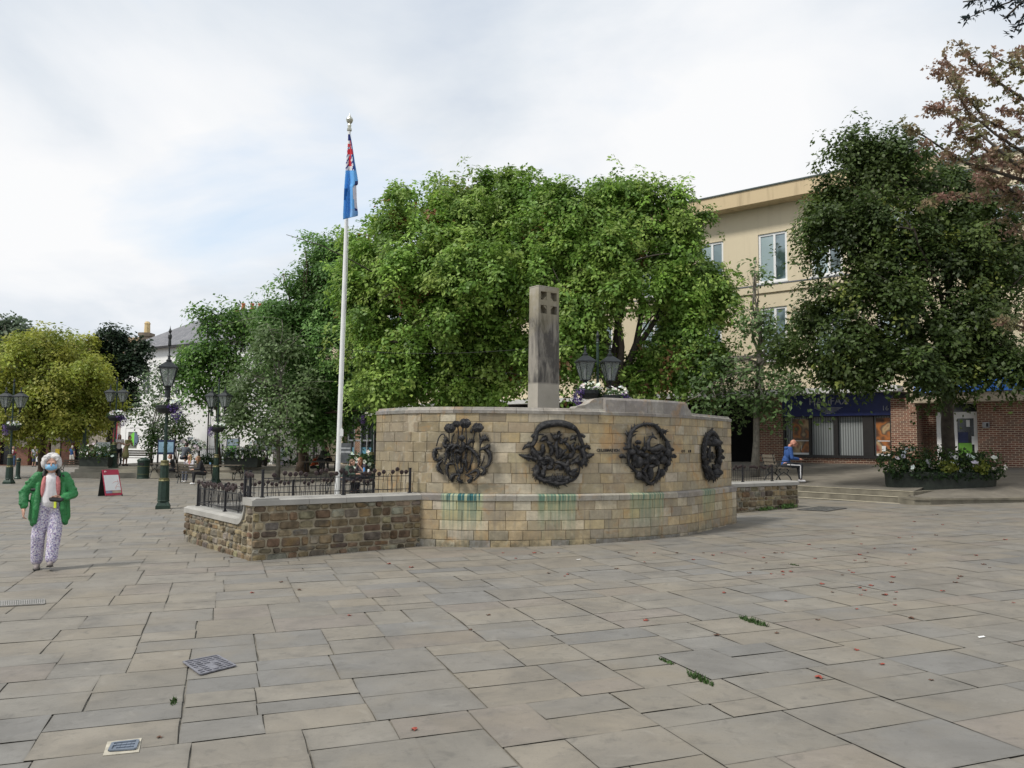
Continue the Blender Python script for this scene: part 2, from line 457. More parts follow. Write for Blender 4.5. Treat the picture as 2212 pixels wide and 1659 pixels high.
for a, b2 in zip(kr, kr[1:]):
    l_ = Vector((0,-.03,0)); q = [a+l_, b2+l_, b2+Vector((0,.45,0)), a+Vector((0,.45,0))]
    mbk.add([P2(p, KZ-.052) for p in q]+[P2(p, KZ) for p in q], [(4,5,6,7),(0,1,5,4)])
tag(mbk.build('kerb', stone_step), kind='structure')

# ------------------------------------------------------------------ far terrace on the left with its steps
mbl = MB()
for i in range(3):
    h = -.1+.16*(i+1); y0 = 44+i*.4
    mbl.box((-7.3, y0+20, h/2-.25), (33, 40, h+.5))
o = mbl.build('far_steps', plain('far step stone', (.30,.28,.23), .85, var=.25, scale=1)); tag(o, kind='structure')
mbl = MB(); mbl.add([(-23.7,45.2,.40),(9,45.2,.40),(9,90,.42),(-23.7,90,.42)], [(0,1,2,3)])
tag(mbl.build('far_terrace', plain('far terrace paving', (.25,.225,.19), .85, var=.2, scale=1)), kind='structure')

# ------------------------------------------------------------------ small things in the paving
iron = plain('cast iron', (.12,.125,.14), .55, .6, var=.3, scale=20)
def cover(name, label, cat, pts, mat, ribs=8, frame=None):
    mb = MB(); q = [gnd(*p)+Vector((0,0,.004)) for p in pts]
    mb.prism(q, (0,0,.006))
    o = thing(name, label, cat, (q[0]+q[2])/2)
    mb.build('cover_plate', mat, o)
    rb = MB()
    for i in range(1, ribs):
        a = q[0].lerp(q[3], i/ribs); c = q[1].lerp(q[2], i/ribs)
        for k in range(5):
            s0, s1 = (k+.12)/5, (k+.85)/5
            if random.random() < .8:
                rb.bar(a.lerp(c, s0)+Vector((0,0,.010)), a.lerp(c, s1)+Vector((0,0,.010)), .018, .007)
    for i in range(4): rb.bar(q[i]+Vector((0,0,.0095)), q[(i+1)%4]+Vector((0,0,.0095)), .016, .008)
    rb.build('raised_pattern', mat, o)
    return o
cover('access_cover', 'square rusty grey metal cover set in the flagstones, lower left of the plaza', 'manhole cover', [(396,1433),(469,1419),(508,1441),(433,1460)], plain('worn iron', (.20,.20,.225), .6, .3, var=.35, scale=25))
cover('access_cover', 'broad dark flat cover in the paving before the terrace steps', 'manhole cover', [(1722,1102),(1771,1095),(1830,1098.5),(1786,1105)], plain('dark cover', (.09,.09,.085), .8, .1, var=.3), 4)
cover('small_cover', 'small blue-grey plate in a mortar surround near the bottom left corner', 'cover', [(236,1626),(291,1622),(298,1604),(244,1610)], plain('water cover', (.16,.19,.235), .6, .3), 3)
mb = MB(); q = [gnd(*p)+Vector((0,0,.002)) for p in ((222,1634),(300,1626),(306,1596),(232,1604))]; mb.prism(q, (0,0,.0035))
tag(mb.build('mortar_patch', plain('mortar', (.42,.39,.32), .95, var=.2, scale=20)), kind='structure')
# drain grate
q = [gnd(*p) for p in ((-30,1313),(95,1306),(95,1296),(-30,1302))]
g = thing('drain_grate', 'slotted iron drain grate at the left edge of the paving', 'drain', q[1])
mb = MB(); mb.prism([p+Vector((0,0,.003)) for p in q], (0,0,.002)); mb.build('pit', plain('pit', (.015,.015,.015), .9), g)
mb = MB(); n = 26
for i in range(n+1):
    a = q[0].lerp(q[1], i/n); c = q[3].lerp(q[2], i/n); mb.bar(a+Vector((0,0,.009)), c+Vector((0,0,.009)), .016, .01)
mb.bar(q[0]+Vector((0,0,.010)), q[1]+Vector((0,0,.010)), .02, .011); mb.bar(q[3]+Vector((0,0,.010)), q[2]+Vector((0,0,.010)), .02, .011)
mb.build('grille', plain('grate iron', (.30,.29,.27), .6, .4, var=.3, scale=20), g)
# fallen leaves
rl = random.Random(5)
lm = [plain('fallen red leaf', (.25,.05,.03), .7, var=.3), plain('fallen brown leaf', (.10,.05,.03), .8, var=.3)]
protos = []
for k in range(2):
    mb = MB(); n = 10; pts = []
    for i in range(n):
        t = 2*math.pi*i/n; r = .042 if i % 2 else .024
        pts.append((r*math.cos(t), r*math.sin(t), .004+.012*(i % 3)/2))
    mb.add(pts+[(0,0,.003)], [(i, (i+1) % n, n) for i in range(n)])
    o = mb.build('fallen_leaf', lm[k])
    tag(o, ('curled red leaf' if k == 0 else 'dried brown leaf')+' lying loose on the flagstones', 'leaf', 'red leaves fallen on the paving' if k == 0 else 'brown leaves fallen on the paving')
    protos.append(o)
spots = [(545,1281),(500,1205),(1850,1405),(1905,1436),(895,1577),(345,1594),(1770,1465),(2012,1470),(607,1258)]
for i in range(95):
    px = rl.triangular(1250, 2205, 1850) if rl.random() < .86 else rl.uniform(500, 1250)
    py = rl.triangular(1108, 1400, 1180)
    if px < 1700: py = max(py, 1195)
    spots.append((px, py))
for i, (px, py) in enumerate(spots):
    pr = protos[0 if rl.random() < .62 else 1]
    p = gnd(px, py)
    if i < 2: o = protos[i]
    else: o = pr.copy(); COL.objects.link(o)
    o.location = (p.x, p.y, p.z+.002); o.rotation_euler = (0, 0, rl.uniform(0, 6.28)); s = rl.uniform(.5, 1.05); o.scale = (s, s, s)
# white scraps
mb = MB(); mb.add([(0,0,.003),(.06,.01,.008),(.07,.05,.01),(.01,.04,.004)], [(0,1,2,3)])
sp = mb.build('paper_scrap', plain('white paper', (.8,.8,.78), .7, var=.05)); p = gnd(2115,1379); sp.location = (p.x,p.y,p.z+.003)
tag(sp, 'bright white scrap of paper on the flagstones at the far right', 'litter')
o = sp.copy(); COL.objects.link(o); p = gnd(1245,1210); o.location = (p.x,p.y,p.z+.003); tag(o, 'tiny white scrap on the paving below the curved stone wall', 'litter')
# weeds in the joints
wm = attr_mat('weed', .7, .2, 20, 0, .3)
for (px, py, r, n, lb) in ((1628,1345,.10,160,'dense green tuft of weed growing between two flagstones, farthest back of the weeds'), (1512,1468,.085,120,'long low green weed in a pale mortar joint'),
                           (1440,1430,.05,60,'thin line of moss and weed in a joint beyond the long low weed'), (375,1517,.04,40,'small dark weed in a paving joint at the lower left'), (1715,1221,.05,40,'small far weed in the paving to the right of the curved wall')):
    mb = MB(); p = gnd(px, py)
    for i in range(n):
        a = random.uniform(0, 6.28); rr = r*random.random()**.6; q = p+vax*(rr*math.cos(a)*2.2)+uax*(rr*math.sin(a)*.42)
        h = random.uniform(.012, .045)*(r/.08); d = Vector((random.uniform(-1,1), random.uniform(-1,1), 0))*h*.8; s = Vector((random.uniform(-.01,.01), random.uniform(-.01,.01), 0))
        c = vary((.045,.09,.022), .4)
        mb.add([q-s, q+s, q+d+Vector((0,0,h))], [(0,1,2)], col=c)
    tag(mb.build('weed', wm), lb, 'weed')
# ------------------------------------------------------------------ the curved stone monument
PTS = [(-2.62,15.15), (-2.2,14.62), (-1.62,14.1), (-.58,13.87), (.62,14.0), (1.75,14.36), (2.6,14.82), (3.32,15.42), (4.06,16.42), (4.86,17.6)]
def catmull(P, n=24):
    P = [Vector((p[0], p[1], 0)) for p in P]; P = [P[0]*2-P[1]]+P+[P[-1]*2-P[-2]]; out = []
    for i in range(1, len(P)-2):
        for k in range(n):
            t = k/n; a, b, c, d = P[i-1], P[i], P[i+1], P[i+2]
            out.append(.5*((2*b)+(c-a)*t+(2*a-5*b+4*c-d)*t*t+(3*b-a-3*c+d)*t**3))
    out.append(P[-2]); return out
PATH = catmull(PTS)
CUM = [0]
for a, b in zip(PATH, PATH[1:]): CUM.append(CUM[-1]+(b-a).length)
ULEN = CUM[-1]
import bisect
def pu(u):
    i = min(max(bisect.bisect(CUM, u)-1, 0), len(PATH)-2); t = (u-CUM[i])/(CUM[i+1]-CUM[i])
    return PATH[i].lerp(PATH[i+1], t), (PATH[i+1]-PATH[i]).normalized()
def wp(u, d, z):
    """point at arc length u, d metres out of the lower tier's face, height z"""
    p, t = pu(u); _, t0 = pu(max(0, u-.15)); _, t1 = pu(min(ULEN, u+.15)); t = (t0+t1).normalized()
    n = Vector((t.y, -t.x, 0)); return p+n*d+Vector((0,0,z))
def u_at(px, d=0, z=1.5):
    k = ray(px, 960); k = k.x/k.y; best = min(range(len(PATH)*2), key=lambda i: abs((lambda q: q.x/q.y-k)(wp(ULEN*i/(len(PATH)*2), d, 0))))
    return ULEN*best/(len(PATH)*2)
U0 = u_at(908)             # where the low wall meets the lower tier
UPD = -.10                 # upper wall stands back
TIER, TOP, COP = .87, 2.27, 2.385
STONES = [(.52,.45,.32), (.48,.425,.325), (.46,.37,.225), (.44,.34,.19), (.405,.33,.205), (.37,.305,.205), (.34,.295,.215), (.40,.32,.195), (.32,.28,.215), (.37,.29,.175), (.36,.31,.225), (.41,.345,.225), (.33,.275,.185)]
OLIVE = [(.24,.195,.12), (.27,.225,.15), (.23,.195,.135), (.285,.235,.15)]
GREY = [(.27,.255,.235), (.24,.23,.215), (.31,.29,.26), (.22,.21,.20)]
rw = random.Random(3)
def ashlar(mb, u0, u1, z0, rows, d, pal, lens=(.22,.5), ends=True, gap=.006, cham=.006, dfun=None):
    z = z0
    for h in rows:
        u = u0-(rw.uniform(0, .2) if ends else 0)
        while u < u1:
            L = rw.uniform(*lens); a, b = max(u, u0), min(u+L, u1); u += L
            if u1-u < .1: b = u1; u = u1+1
            if b-a < .03: continue
            P = pal(a, z); c = vary(rw.choice(P), .07, .015)
            g = gap/2; dd = d+rw.uniform(-.003, .003)
            A = [(a+g, z+g), (b-g, z+g), (b-g, z+h-g), (a+g, z+h-g)]
            B = [(a+g+cham, z+g+cham), (b-g-cham, z+g+cham), (b-g-cham, z+h-g-cham), (a+g+cham, z+h-g-cham)]
            vs = [wp(x, dd-.012, y) for x, y in A]+[wp(x, dd, y) for x, y in B]; uv = A+B
            mb.add(vs, [(4,5,6,7),(0,1,5,4),(1,2,6,5),(2,3,7,6),(3,0,4,7)], col=c, uv=uv)
        z += h
    return z
def backing(mb, u0, u1, z0, z1, d, col, th=.9):
    n = max(2, int((u1-u0)/.2))
    for i in range(n):
        a, b = u0+(u1-u0)*i/n, u0+(u1-u0)*(i+1)/n
        mb.add([wp(a,d,z0), wp(b,d,z0), wp(b,d,z1), wp(a,d,z1)], [(0,1,2,3)], col=col, uv=[(a,z0),(b,z0),(b,z1),(a,z1)])
        if th:
            mb.add([wp(a,d,z1), wp(b,d,z1), wp(b,d-th,z1), wp(a,d-th,z1)], [(0,1,2,3)], col=col, uv=[(a,z1),(b,z1),(b,z1),(a,z1)])
            mb.add([wp(a,d-th,z0), wp(b,d-th,z0), wp(b,d-th,z1), wp(a,d-th,z1)], [(3,2,1,0)], col=col, uv=[(a,z0),(b,z0),(b,z1),(a,z1)])
    if th:
        for u in (u0, u1):
            mb.add([wp(u,d,z0), wp(u,d-th,z0), wp(u,d-th,z1), wp(u,d,z1)], [(0,1,2,3)], col=col, uv=[(u,z0),(u+th,z0),(u+th,z1),(u,z1)])
def slabs(mb, u0, u1, prof, lens, pal, gap=.006):
    """coping stones: prof = closed outline of (d, z) swept along u, cut into stones"""
    u = u0
    while u < u1-.01:
        L = rw.uniform(*lens); b = min(u+L, u1)
        if u1-b < .15: b = u1
        c = vary(rw.choice(pal), .1, .02); n = 4; vs = []; uv = []; k = len(prof)
        for i in range(n+1):
            uu = u+gap/2+(b-u-gap)*i/n
            for d, z in prof: vs.append(wp(uu, d, z)); uv.append((uu, z))
        fs = [(i*k+j, (i+1)*k+j, (i+1)*k+(j+1)%k, i*k+(j+1)%k) for i in range(n) for j in range(k)]
        fs += [tuple(range(k-1,-1,-1)), tuple(n*k+j for j in range(k))]
        mb.add(vs, fs, col=c, uv=uv); u = b
relief_px = (1000, 1204, 1401, 1533)
RU = [u_at(px, UPD) for px in relief_px]
def wall_extra(streaks):
    def ex(nt, col):
        v = objvec(nt)
        uvn = nd(nt, 'ShaderNodeUVMap', uv_map='flat'); sp = nd(nt, 'ShaderNodeSeparateXYZ'); ln(nt, uvn.outputs[0], sp.inputs[0])
        u, z = sp.outputs[0], sp.outputs[1]
        o = noise(nt, 2.1, 7, v, .65, 1.0); col = mixc(nt, mapr(nt, o, .54, .68, 0, .62), col, (.42,.235,.085))
        g = noise(nt, 1.3, 7, v, .65, .6); col = mixc(nt, mapr(nt, g, .48, .66, 0, .48), col, (.225,.20,.165)); fi = noise(nt, 17, 8, v, .7, .5); col = mixc(nt, mapr(nt, fi, .44, .68, 0, .34), col, (.19,.165,.125)); li = noise(nt, 9, 6, v, .6); col = mixc(nt, mapr(nt, li, .56, .72, 0, .4), col, (.50,.46,.37))
        bl = noise(nt, 6, 6, v, .65); col = mixc(nt, mapr(nt, bl, .6, .75, 0, .5), col, (.13,.10,.07))
        mp = nd(nt, 'ShaderNodeMapping'); mp.inputs['Scale'].default_value = (9, .7, 1); ln(nt, uvn.outputs[0], mp.inputs[0])
        st = noise(nt, 1.4, 5, mp.outputs[0], .6); col = mixc(nt, mapr(nt, st, .56, .70, 0, .45), col, (.17,.155,.135))
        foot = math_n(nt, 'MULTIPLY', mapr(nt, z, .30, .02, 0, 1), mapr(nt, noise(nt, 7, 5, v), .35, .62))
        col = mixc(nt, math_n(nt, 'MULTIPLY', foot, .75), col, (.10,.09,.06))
        if streaks:
            for uc, hw, z0, strg, cc in streaks:
                d = math_n(nt, 'ABSOLUTE', math_n(nt, 'SUBTRACT', u, uc))
                m1 = mapr(nt, d, hw, hw-.05)
                mp = nd(nt, 'ShaderNodeMapping'); mp.inputs['Scale'].default_value = (22, .9, 1); mp.inputs['Location'].default_value = (uc*3, 0, 0); ln(nt, uvn.outputs[0], mp.inputs[0])
                s1 = mapr(nt, noise(nt, 1.0, 4, mp.outputs[0], .55), .43, .54)
                band = mapr(nt, z, z0-.02, z0+.01)
                low = math_n(nt, 'MULTIPLY', mapr(nt, z, z0-.55, z0, .12, .6), 1)
                fall = math_n(nt, 'MAXIMUM', band, low)
                f = math_n(nt, 'MULTIPLY', math_n(nt, 'MULTIPLY', m1, s1), math_n(nt, 'MULTIPLY', fall, strg))
                if strg > .9:
                    col = mixc(nt, math_n(nt, 'MULTIPLY', math_n(nt, 'MULTIPLY', m1, band), .3), col, (.42,.47,.42))
                wash = math_n(nt, 'MULTIPLY', math_n(nt, 'MULTIPLY', m1, mapr(nt, z, z0-.50, z0-.05, 0, .55)), strg)
                col = mixc(nt, wash, col, (.36,.42,.22))
                col = mixc(nt, f, col, cc)
        return col
    return ex
stone_up = attr_mat('ashlar', .82, .22, 5, .45, spec=.3, extra=wall_extra(None))
us = [u_at(px) for px in (1000, 1204, 1398, 1530)]
teal = (.03,.115,.125); grn = (.05,.155,.12)
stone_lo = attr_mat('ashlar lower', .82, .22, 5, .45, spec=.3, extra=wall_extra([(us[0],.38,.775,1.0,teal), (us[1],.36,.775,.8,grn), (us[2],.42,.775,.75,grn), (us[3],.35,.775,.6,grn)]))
memorial = thing('stone_monument', 'curved two-tier wall of honey-coloured stone blocks bearing four dark bronze roundels', 'monument', (1.2, 15.4, 0))
# lower tier
mb = MB(); backing(mb, U0, ULEN, -.1, .775, -.012, (.30,.25,.17), th=0)
ashlar(mb, U0, ULEN, -.065, [.175,.165,.165,.17,.165], 0, lambda u, z: STONES if z > -.05 else GREY+STONES[:3], (.24,.46))
for u in (ULEN,):
    mb.add([wp(u,0,-.1), wp(u,-.6,-.1), wp(u,-.6,.775), wp(u,0,.775)], [(0,1,2,3)], col=(.25,.22,.17), uv=[(0,0)]*4)
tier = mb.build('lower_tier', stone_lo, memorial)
mb = MB(); slabs(mb, U0, ULEN, [(.012,.775),(.018,.86),(-.02,.885),(-.12,.89),(-.12,.775)], (.35,.6), [(.33,.31,.27),(.27,.25,.235),(.38,.355,.30)])
mb.build('tier_coping', stone_lo, memorial)
# upper wall
mb = MB(); backing(mb, 0, ULEN, .5, TOP, UPD-.012, (.38,.33,.24), th=.85)
olive = lambda u, z: OLIVE if u < U0+.02+.1*(z-1) else (STONES if z < 1.9 else STONES[1:7]+OLIVE[1:2])
ashlar(mb, 0, ULEN, .555, [.155]+[.176]*9, UPD, olive, (.26,.52))
mb.build('upper_wall', stone_up, memorial)
uP0, uP1 = u_at(1308, UPD), u_at(1480, UPD)
prof = [(UPD+.015,TOP), (UPD+.02,TOP+.055), (UPD-.03,TOP+.07), (UPD-.05,COP-.005), (UPD-.45,COP), (UPD-.45,TOP)]
mb = MB(); slabs(mb, 0, ULEN, prof, (.3,.6), GREY); cp = mb.build('coping', attr_mat('coping stone', .85, .3, 7, .5, spec=.3, extra=wall_extra(None)), memorial)
# raised parapet with scrolled ends
mb = MB()
zp = TOP+.075
prof = [(UPD+.0,zp-.06), (UPD+.0,zp+.20), (UPD-.02,zp+.235), (UPD-.10,zp+.245), (UPD-.42,zp+.245), (UPD-.42,zp-.06)]
slabs(mb, uP0, uP1, prof, (.42,.6), [(.26,.25,.245),(.28,.265,.25)])
for u, sgn in ((uP1, 1), (uP0, -1)):
    k = 1 if sgn > 0 else 1.9
    pts = [(0,zp-.06),(0,zp+.235)]+[(k*.02+k*.13*math.sin(t)*1.0, zp+.105+.13*math.cos(t)) for t in (0.2,.6,1.0,1.3)]+[(k*.20,zp+.10),(k*.27,zp+.08),(k*.30,zp+.03),(k*.30,zp-.06)]
    vs = []; 
    dq = UPD-.003 if sgn > 0 else UPD-.1
    for d in (dq, UPD-.42):
        for x, z in pts: vs.append(wp(min(ULEN, u+sgn*x), d, z))
    n = len(pts); mb.add(vs, [tuple(range(n)), tuple(range(2*n-1,n-1,-1))]+[(i,i+n,(i+1)%n+n,(i+1)%n) for i in range(n)], col=(.30,.285,.26), uv=[(0,1)]*(2*n))
mb.build('parapet', MATS['coping stone'], memorial)
# lettering
bronze, nt, b = newmat('bronze')
f = noise(nt, 14, 6, objvec(nt))
ln(nt, ramp(nt, f, [(.3,(.016,.016,.018)), (.55,(.045,.045,.048)), (.8,(.12,.115,.11))]), b.inputs['Base Color'])
b.inputs['Metallic'].default_value = .55; b.inputs['Roughness'].default_value = .36; bump(nt, b, math_n(nt, 'ADD', noise(nt, 30, 4, objvec(nt), .6, 1.0), noise(nt, 90, 3, objvec(nt))), .9, .02)
def letter_word(word, px0, px1, py, name):
    ua, ub = u_at(px0, UPD), u_at(px1, UPD); grp = thing(name, None, None, (0,0,0)); grp.parent = memorial; 
    grp.matrix_parent_inverse = Matrix.Translation(-WORLD[memorial.name])
    pc = wp((ua+ub)/2, UPD, 0); z = at((px0+px1)/2, py, pc.y).z; n = len(word)
    for i, ch in enumerate(word):
        if ch == ' ': continue
        u = ua+(ub-ua)*(i+.5)/n; _, t = pu(u); nn = Vector((t.y, -t.x, 0))
        textmesh('letter', ch, .075, bronze, grp, wp(u, UPD+.006, z), t, (0,0,1), .012, sx=1.05)
letter_word('CELEBRATION', 1289, 1338, 973, 'lettering')
letter_word('OF IN', 1471, 1493, 975, 'lettering')

# ------------------------------------------------------------------ bronze roundels
class Relief:
    def __init__(s, uc, zc, cx, cy, sx, sy, parent, name, bulge=1.0, label=None):
        s.uc, s.zc, s.cx, s.cy, s.sx, s.sy = uc, zc, cx, cy, sx, sy; s.mb = MB(); s.parent = parent; s.name = name; s.subs = []; s.lb = label; s.k = bulge
    def P(s, x, y, d=.05): return wp(s.uc+(x-s.cx)*s.sx, UPD+d, s.zc+(s.cy-y)*s.sy)
    def curve(s, pts, r, d=.045, spikes=0, mb=None, arch=.0, n=7):
        mb = mb or s.mb
        if len(pts) > 2:
            q = catmull([(a, b) for a, b in pts], 5); pts = [(v.x, v.y) for v in q]
        N = len(pts); r = r if isinstance(r, list) else [r*.5, r, r, r*.35]
        rs = []
        for i in range(N):
            t = i/(N-1)*(len(r)-1); k = min(int(t), len(r)-2); rs.append(r[k]+(r[k+1]-r[k])*(t-k))
        P = [s.P(x, y, d+arch*math.sin(math.pi*i/(N-1))) for i, (x, y) in enumerate(pts)]
        mb.tube(P, rs, n)
        if spikes:
            for i in range(1, N-1):
                for sg in (1, -1):
                    if random.random() < spikes:
                        x0, y0 = pts[i]; x1, y1 = pts[i+1]; dx, dy = x1-x0, y1-y0; L = math.hypot(dx, dy)+1e-6
                        ox, oy = -dy/L*sg, dx/L*sg; w = rs[i]/s.sy*1.9
                        q = s.P(x0+ox*w+dx/L*w*.9, y0+oy*w+dy/L*w*.9, d+random.uniform(-.01,.03))
                        mb.tube([P[i], q], [rs[i]*.62, rs[i]*.10], 5)
    def cup(s, x, y, r, d=.08, tilt=0):
        """an open poppy head or rose: ring of overlapping petals round a boss"""
        mb = MB(); k = r*s.sy; sq = random.uniform(.6,.85)
        for layer, (rr, dd, n_) in enumerate(((1,0,6),(.58,.022,5))):
            for i in range(n_):
                t = i*2*math.pi/n_+layer*.5+tilt
                c = s.P(x+math.cos(t)*r*rr*.50, y+math.sin(t)*r*rr*.50*sq, d+dd+.012*math.sin(t*2))
                mb.ball(c, (k*rr*.62, k*.17, k*rr*.55), 8, 5)
        mb.ball(s.P(x, y, d+.05), (k*.2,k*.2,k*.2), 6, 5)
        s.subs.append(('flower_head', mb))
    def lump(s, x, y, rx, ry, d=.05, rd=None, mb=None):
        (mb or s.mb).ball(s.P(x, y, d), (rx*s.sx, rd or .04, ry*s.sy), 10, 7)
    def fan(s, x, y, a0, a1, L, n, r=.012, d=.06, mb=None):
        for i in range(n):
            a = a0+(a1-a0)*i/(n-1); l = L*random.uniform(.75, 1.1)
            (mb or s.mb).tube([s.P(x, y, d), s.P(x+math.cos(a)*l*.6, y-math.sin(a)*l*.6, d+.02), s.P(x+math.cos(a)*l, y-math.sin(a)*l, d)], [r, r*1.15, r*.15], 5)
    def done(s):
        o = s.mb.build(s.name, bronze, s.parent, smooth=True); tag(o, s.lb)
        for nm, mb in s.subs: mb.build(nm, bronze, o, smooth=True)
        return o
random.seed(21)
r1 = Relief(RU[0], 1.605, 715, 760, .000905, .000905, memorial, 'bronze_roundel', label='roundel of bronze poppies and curling leaves')
for st in ([(700,1180),(705,700),(712,420),(740,250)], [(690,1190),(600,900),(625,600),(640,400),(620,260)], [(760,1000),(800,620),(790,400),(785,280)], [(455,900),(458,640),(455,400)],
           [(880,1100),(930,650),(935,520),(965,380)], [(1050,900),(1062,760),(1065,560),(1040,380)], [(380,700),(375,480),(320,430),(250,500),(200,660)], [(520,1000),(510,560),(560,420)],
           [(490,960),(470,850),(540,780),(560,960),(620,1160)], [(900,820),(930,900),(870,1050),(820,1160)], [(820,1160),(800,900),(830,700)], [(640,1180),(630,900),(640,760)], [(1150,830),(1130,930),(1080,1040)], [(720,1150),(760,1010),(800,1120)]):
    r1.curve(st, [.013,.012,.011], .05)
for lf in ([(720,770),(640,640),(540,700),(470,740)], [(730,770),(810,665),(950,760),(1050,920),(1030,1060)], [(1050,740),(1140,700),(1240,770),(1270,880),(1230,1010),(1150,1050)], [(330,590),(400,660),(450,640)], [(330,700),(200,720),(170,830),(220,930),(350,880)],
           [(340,930),(260,1010),(275,1110),(365,1195)], [(570,1000),(460,1000),(430,1130),(480,1280)], [(700,1190),(570,1200),(520,1270),(550,1330)], [(690,1190),(665,1290),(755,1345)], [(790,1190),(900,1230),(890,1300),(840,1340)],
           [(850,1185),(1000,1110),(1050,1180),(955,1305)], [(1050,1040),(1150,1080),(1145,1160),(1080,1205)], [(830,650),(880,560),(965,575)], [(1065,650),(1130,490),(1245,555)], [(1060,700),(1180,690),(1255,620)], [(820,1060),(790,940),(730,960)],
           [(560,790),(640,740),(720,790)], [(440,560),(400,520),(405,640)], [(620,900),(660,860),(640,1000)], [(360,800),(420,830),(380,1010)], [(1100,560),(1170,500),(1130,460)], [(700,700),(560,640),(480,660),(420,760),(430,860)], [(720,560),(760,640),(740,760)]):
    r1.curve(lf, [.012,.028,.024,.009], .06, spikes=1.0, arch=.03)
for x, y, r in ((480,320,105), (605,240,78), (775,225,108), (1020,305,105), (715,505,60)): r1.cup(x, y, r)
for x, y in ((895,370),(210,780),(275,900),(560,1240)): r1.lump(x, y, 28, 45)
r1.lump(710, 1120, 40, 70, .04)
r1.done()
r2 = Relief(RU[1], 1.605, 840, 745, .00093, .00092, memorial, 'bronze_roundel', label='roundel of bronze fish and small birds')
r2.curve([(340,640),(400,500),(430,350),(560,240),(850,195),(1080,245),(1220,340),(1290,500),(1350,630)], [.03,.05,.045,.07,.062,.06,.035,.04,.03], .07, spikes=.0, n=10)
r2.curve([(340,620),(370,720),(470,830),(520,910),(580,970)], [.03,.05,.04], .05, spikes=.7)
r2.curve([(90,790),(230,830),(350,850),(430,880)], [.012,.04,.03,.03], .05, spikes=.8); r2.curve([(160,700),(240,630),(330,610)], [.012,.035,.03], .05, spikes=.7)
r2.curve([(1575,780),(1430,810),(1370,790)], [.02,.045,.03], .05, spikes=.7); r2.curve([(1500,680),(1430,625),(1340,680),(1380,830),(1360,920),(1300,1010)], [.02,.035,.045,.045,.02], .05, spikes=.7)
r2.curve([(1140,870),(1265,990),(1260,1140),(1170,1250),(1050,1290)], [.012,.014,.02,.03], .05)
r2.curve([(440,980),(410,1090),(480,1230),(640,1280),(850,1325),(1050,1290)], [.03,.045,.04,.05,.04], .05, spikes=.8)
r2.curve([(330,470),(380,420),(560,410)], [.03,.03,.01], .08); r2.curve([(1370,450),(1300,410),(1180,420)], [.03,.03,.01], .08)
birds = [[(690,380),(780,470),(860,420),(870,340)], [(870,450),(930,540),(1045,465)], [(850,480),(800,600),(825,740),(815,880)], [(615,515),(670,580),(770,640)], [(540,590),(545,700),(520,810)], [(860,640),(890,730),(850,870)],
         [(1025,680),(930,750),(850,850)], [(1185,545),(1120,620),(1150,730),(1085,850)], [(615,800),(680,870),(720,960),(630,1070)], [(620,960),(560,1100),(470,1210)], [(740,950),(860,930),(960,990),(1010,1080),(1080,1180)], [(1255,800),(1200,900),(1065,970)], [(1050,860),(1020,950),(1000,1050)], [(430,720),(480,760),(560,740)], [(640,560),(720,700),(700,820)], [(960,560),(1040,620),(1080,740)], [(900,900),(960,830),(1040,860)], [(700,900),(640,860),(560,880)], [(760,1080),(840,1010),(930,1080)], [(480,540),(560,500),(640,470)], [(1080,520),(1130,470),(1200,480)], [(1180,700),(1240,640),(1290,700)]]
for i, bd in enumerate(birds): r2.curve(bd, [.010,.032,.028,.010], .055, spikes=.9, arch=.02)
for (x, y, rx, ry) in ((790,450,60,50), (900,560,40,35), (545,650,45,70), (510,870,75,45), (1090,810,55,60), (1215,910,60,45), (960,980,60,50), (690,1030,60,50), (1040,1060,50,60), (550,1150,60,60), (450,1080,50,95)): r2.lump(x, y, rx, ry, .06, .05)
w2 = MB(); r2.fan(1060, 1110, R(-50), R(20), 190, 9, .022, .07, mb=w2); r2.subs.append(('wing', w2))
w3 = MB(); r2.fan(1080, 280, R(-15), R(20), 130, 5, .02, .10, mb=w3); r2.subs.append(('fin', w3))
for cx_ in (650, 760, 850, 950, 1040): r2.fan(cx_, 1300, R(20), R(160), 150 if cx_ != 850 else 210, 8, .016)
r2.done()
r3 = Relief(RU[2], 1.585, 655, 720, .00138, .00106, memorial, 'bronze_roundel', label='roundel of bronze roses with a sitting deer')
r3.curve([(300,640),(295,520),(310,400),(380,290),(500,230),(620,205),(730,225),(820,300),(890,410),(960,490),(1010,600),(1025,740),(1000,890)], [.04,.055,.035,.03,.045,.03,.05,.04], .05, spikes=.25)
r3.curve([(1000,880),(910,1030),(770,1160),(650,1230),(540,1130),(400,1010),(300,900),(285,780),(300,640)], [.03,.035,.03,.045,.03,.028,.03], .05, spikes=.3)
dm = MB()
r3.curve([(610,640),(700,640),(800,600),(880,640)], [.045,.06,.065,.05], .09, mb=dm); r3.curve([(600,650),(590,540),(625,450),(680,415)], [.05,.042,.028,.026], .09, mb=dm); r3.curve([(670,410),(740,460)], [.032,.014], .10, mb=dm)
r3.curve([(680,400),(665,345)], [.018,.012], .09, mb=dm); r3.curve([(640,410),(560,430)], [.012,.004], .09, mb=dm); r3.curve([(820,640),(760,700),(640,690)], [.03,.02,.012], .10, mb=dm); r3.curve([(560,640),(545,540),(540,420)], [.028,.022,.008], .07, mb=dm)
r3.subs.append(('deer', dm))
r3.cup(665, 800, 88, .09); r3.cup(430,520,50); r3.cup(460,700,60); r3.cup(230,625,45); r3.cup(170,755,48); r3.cup(1050,640,40); r3.cup(1095,755,48); r3.cup(420,600,45); r3.cup(860,640,50)
r3.curve([(240,780),(170,760)], [.02,.02], .05); r3.curve([(1000,760),(1090,755)], [.02,.02], .05)
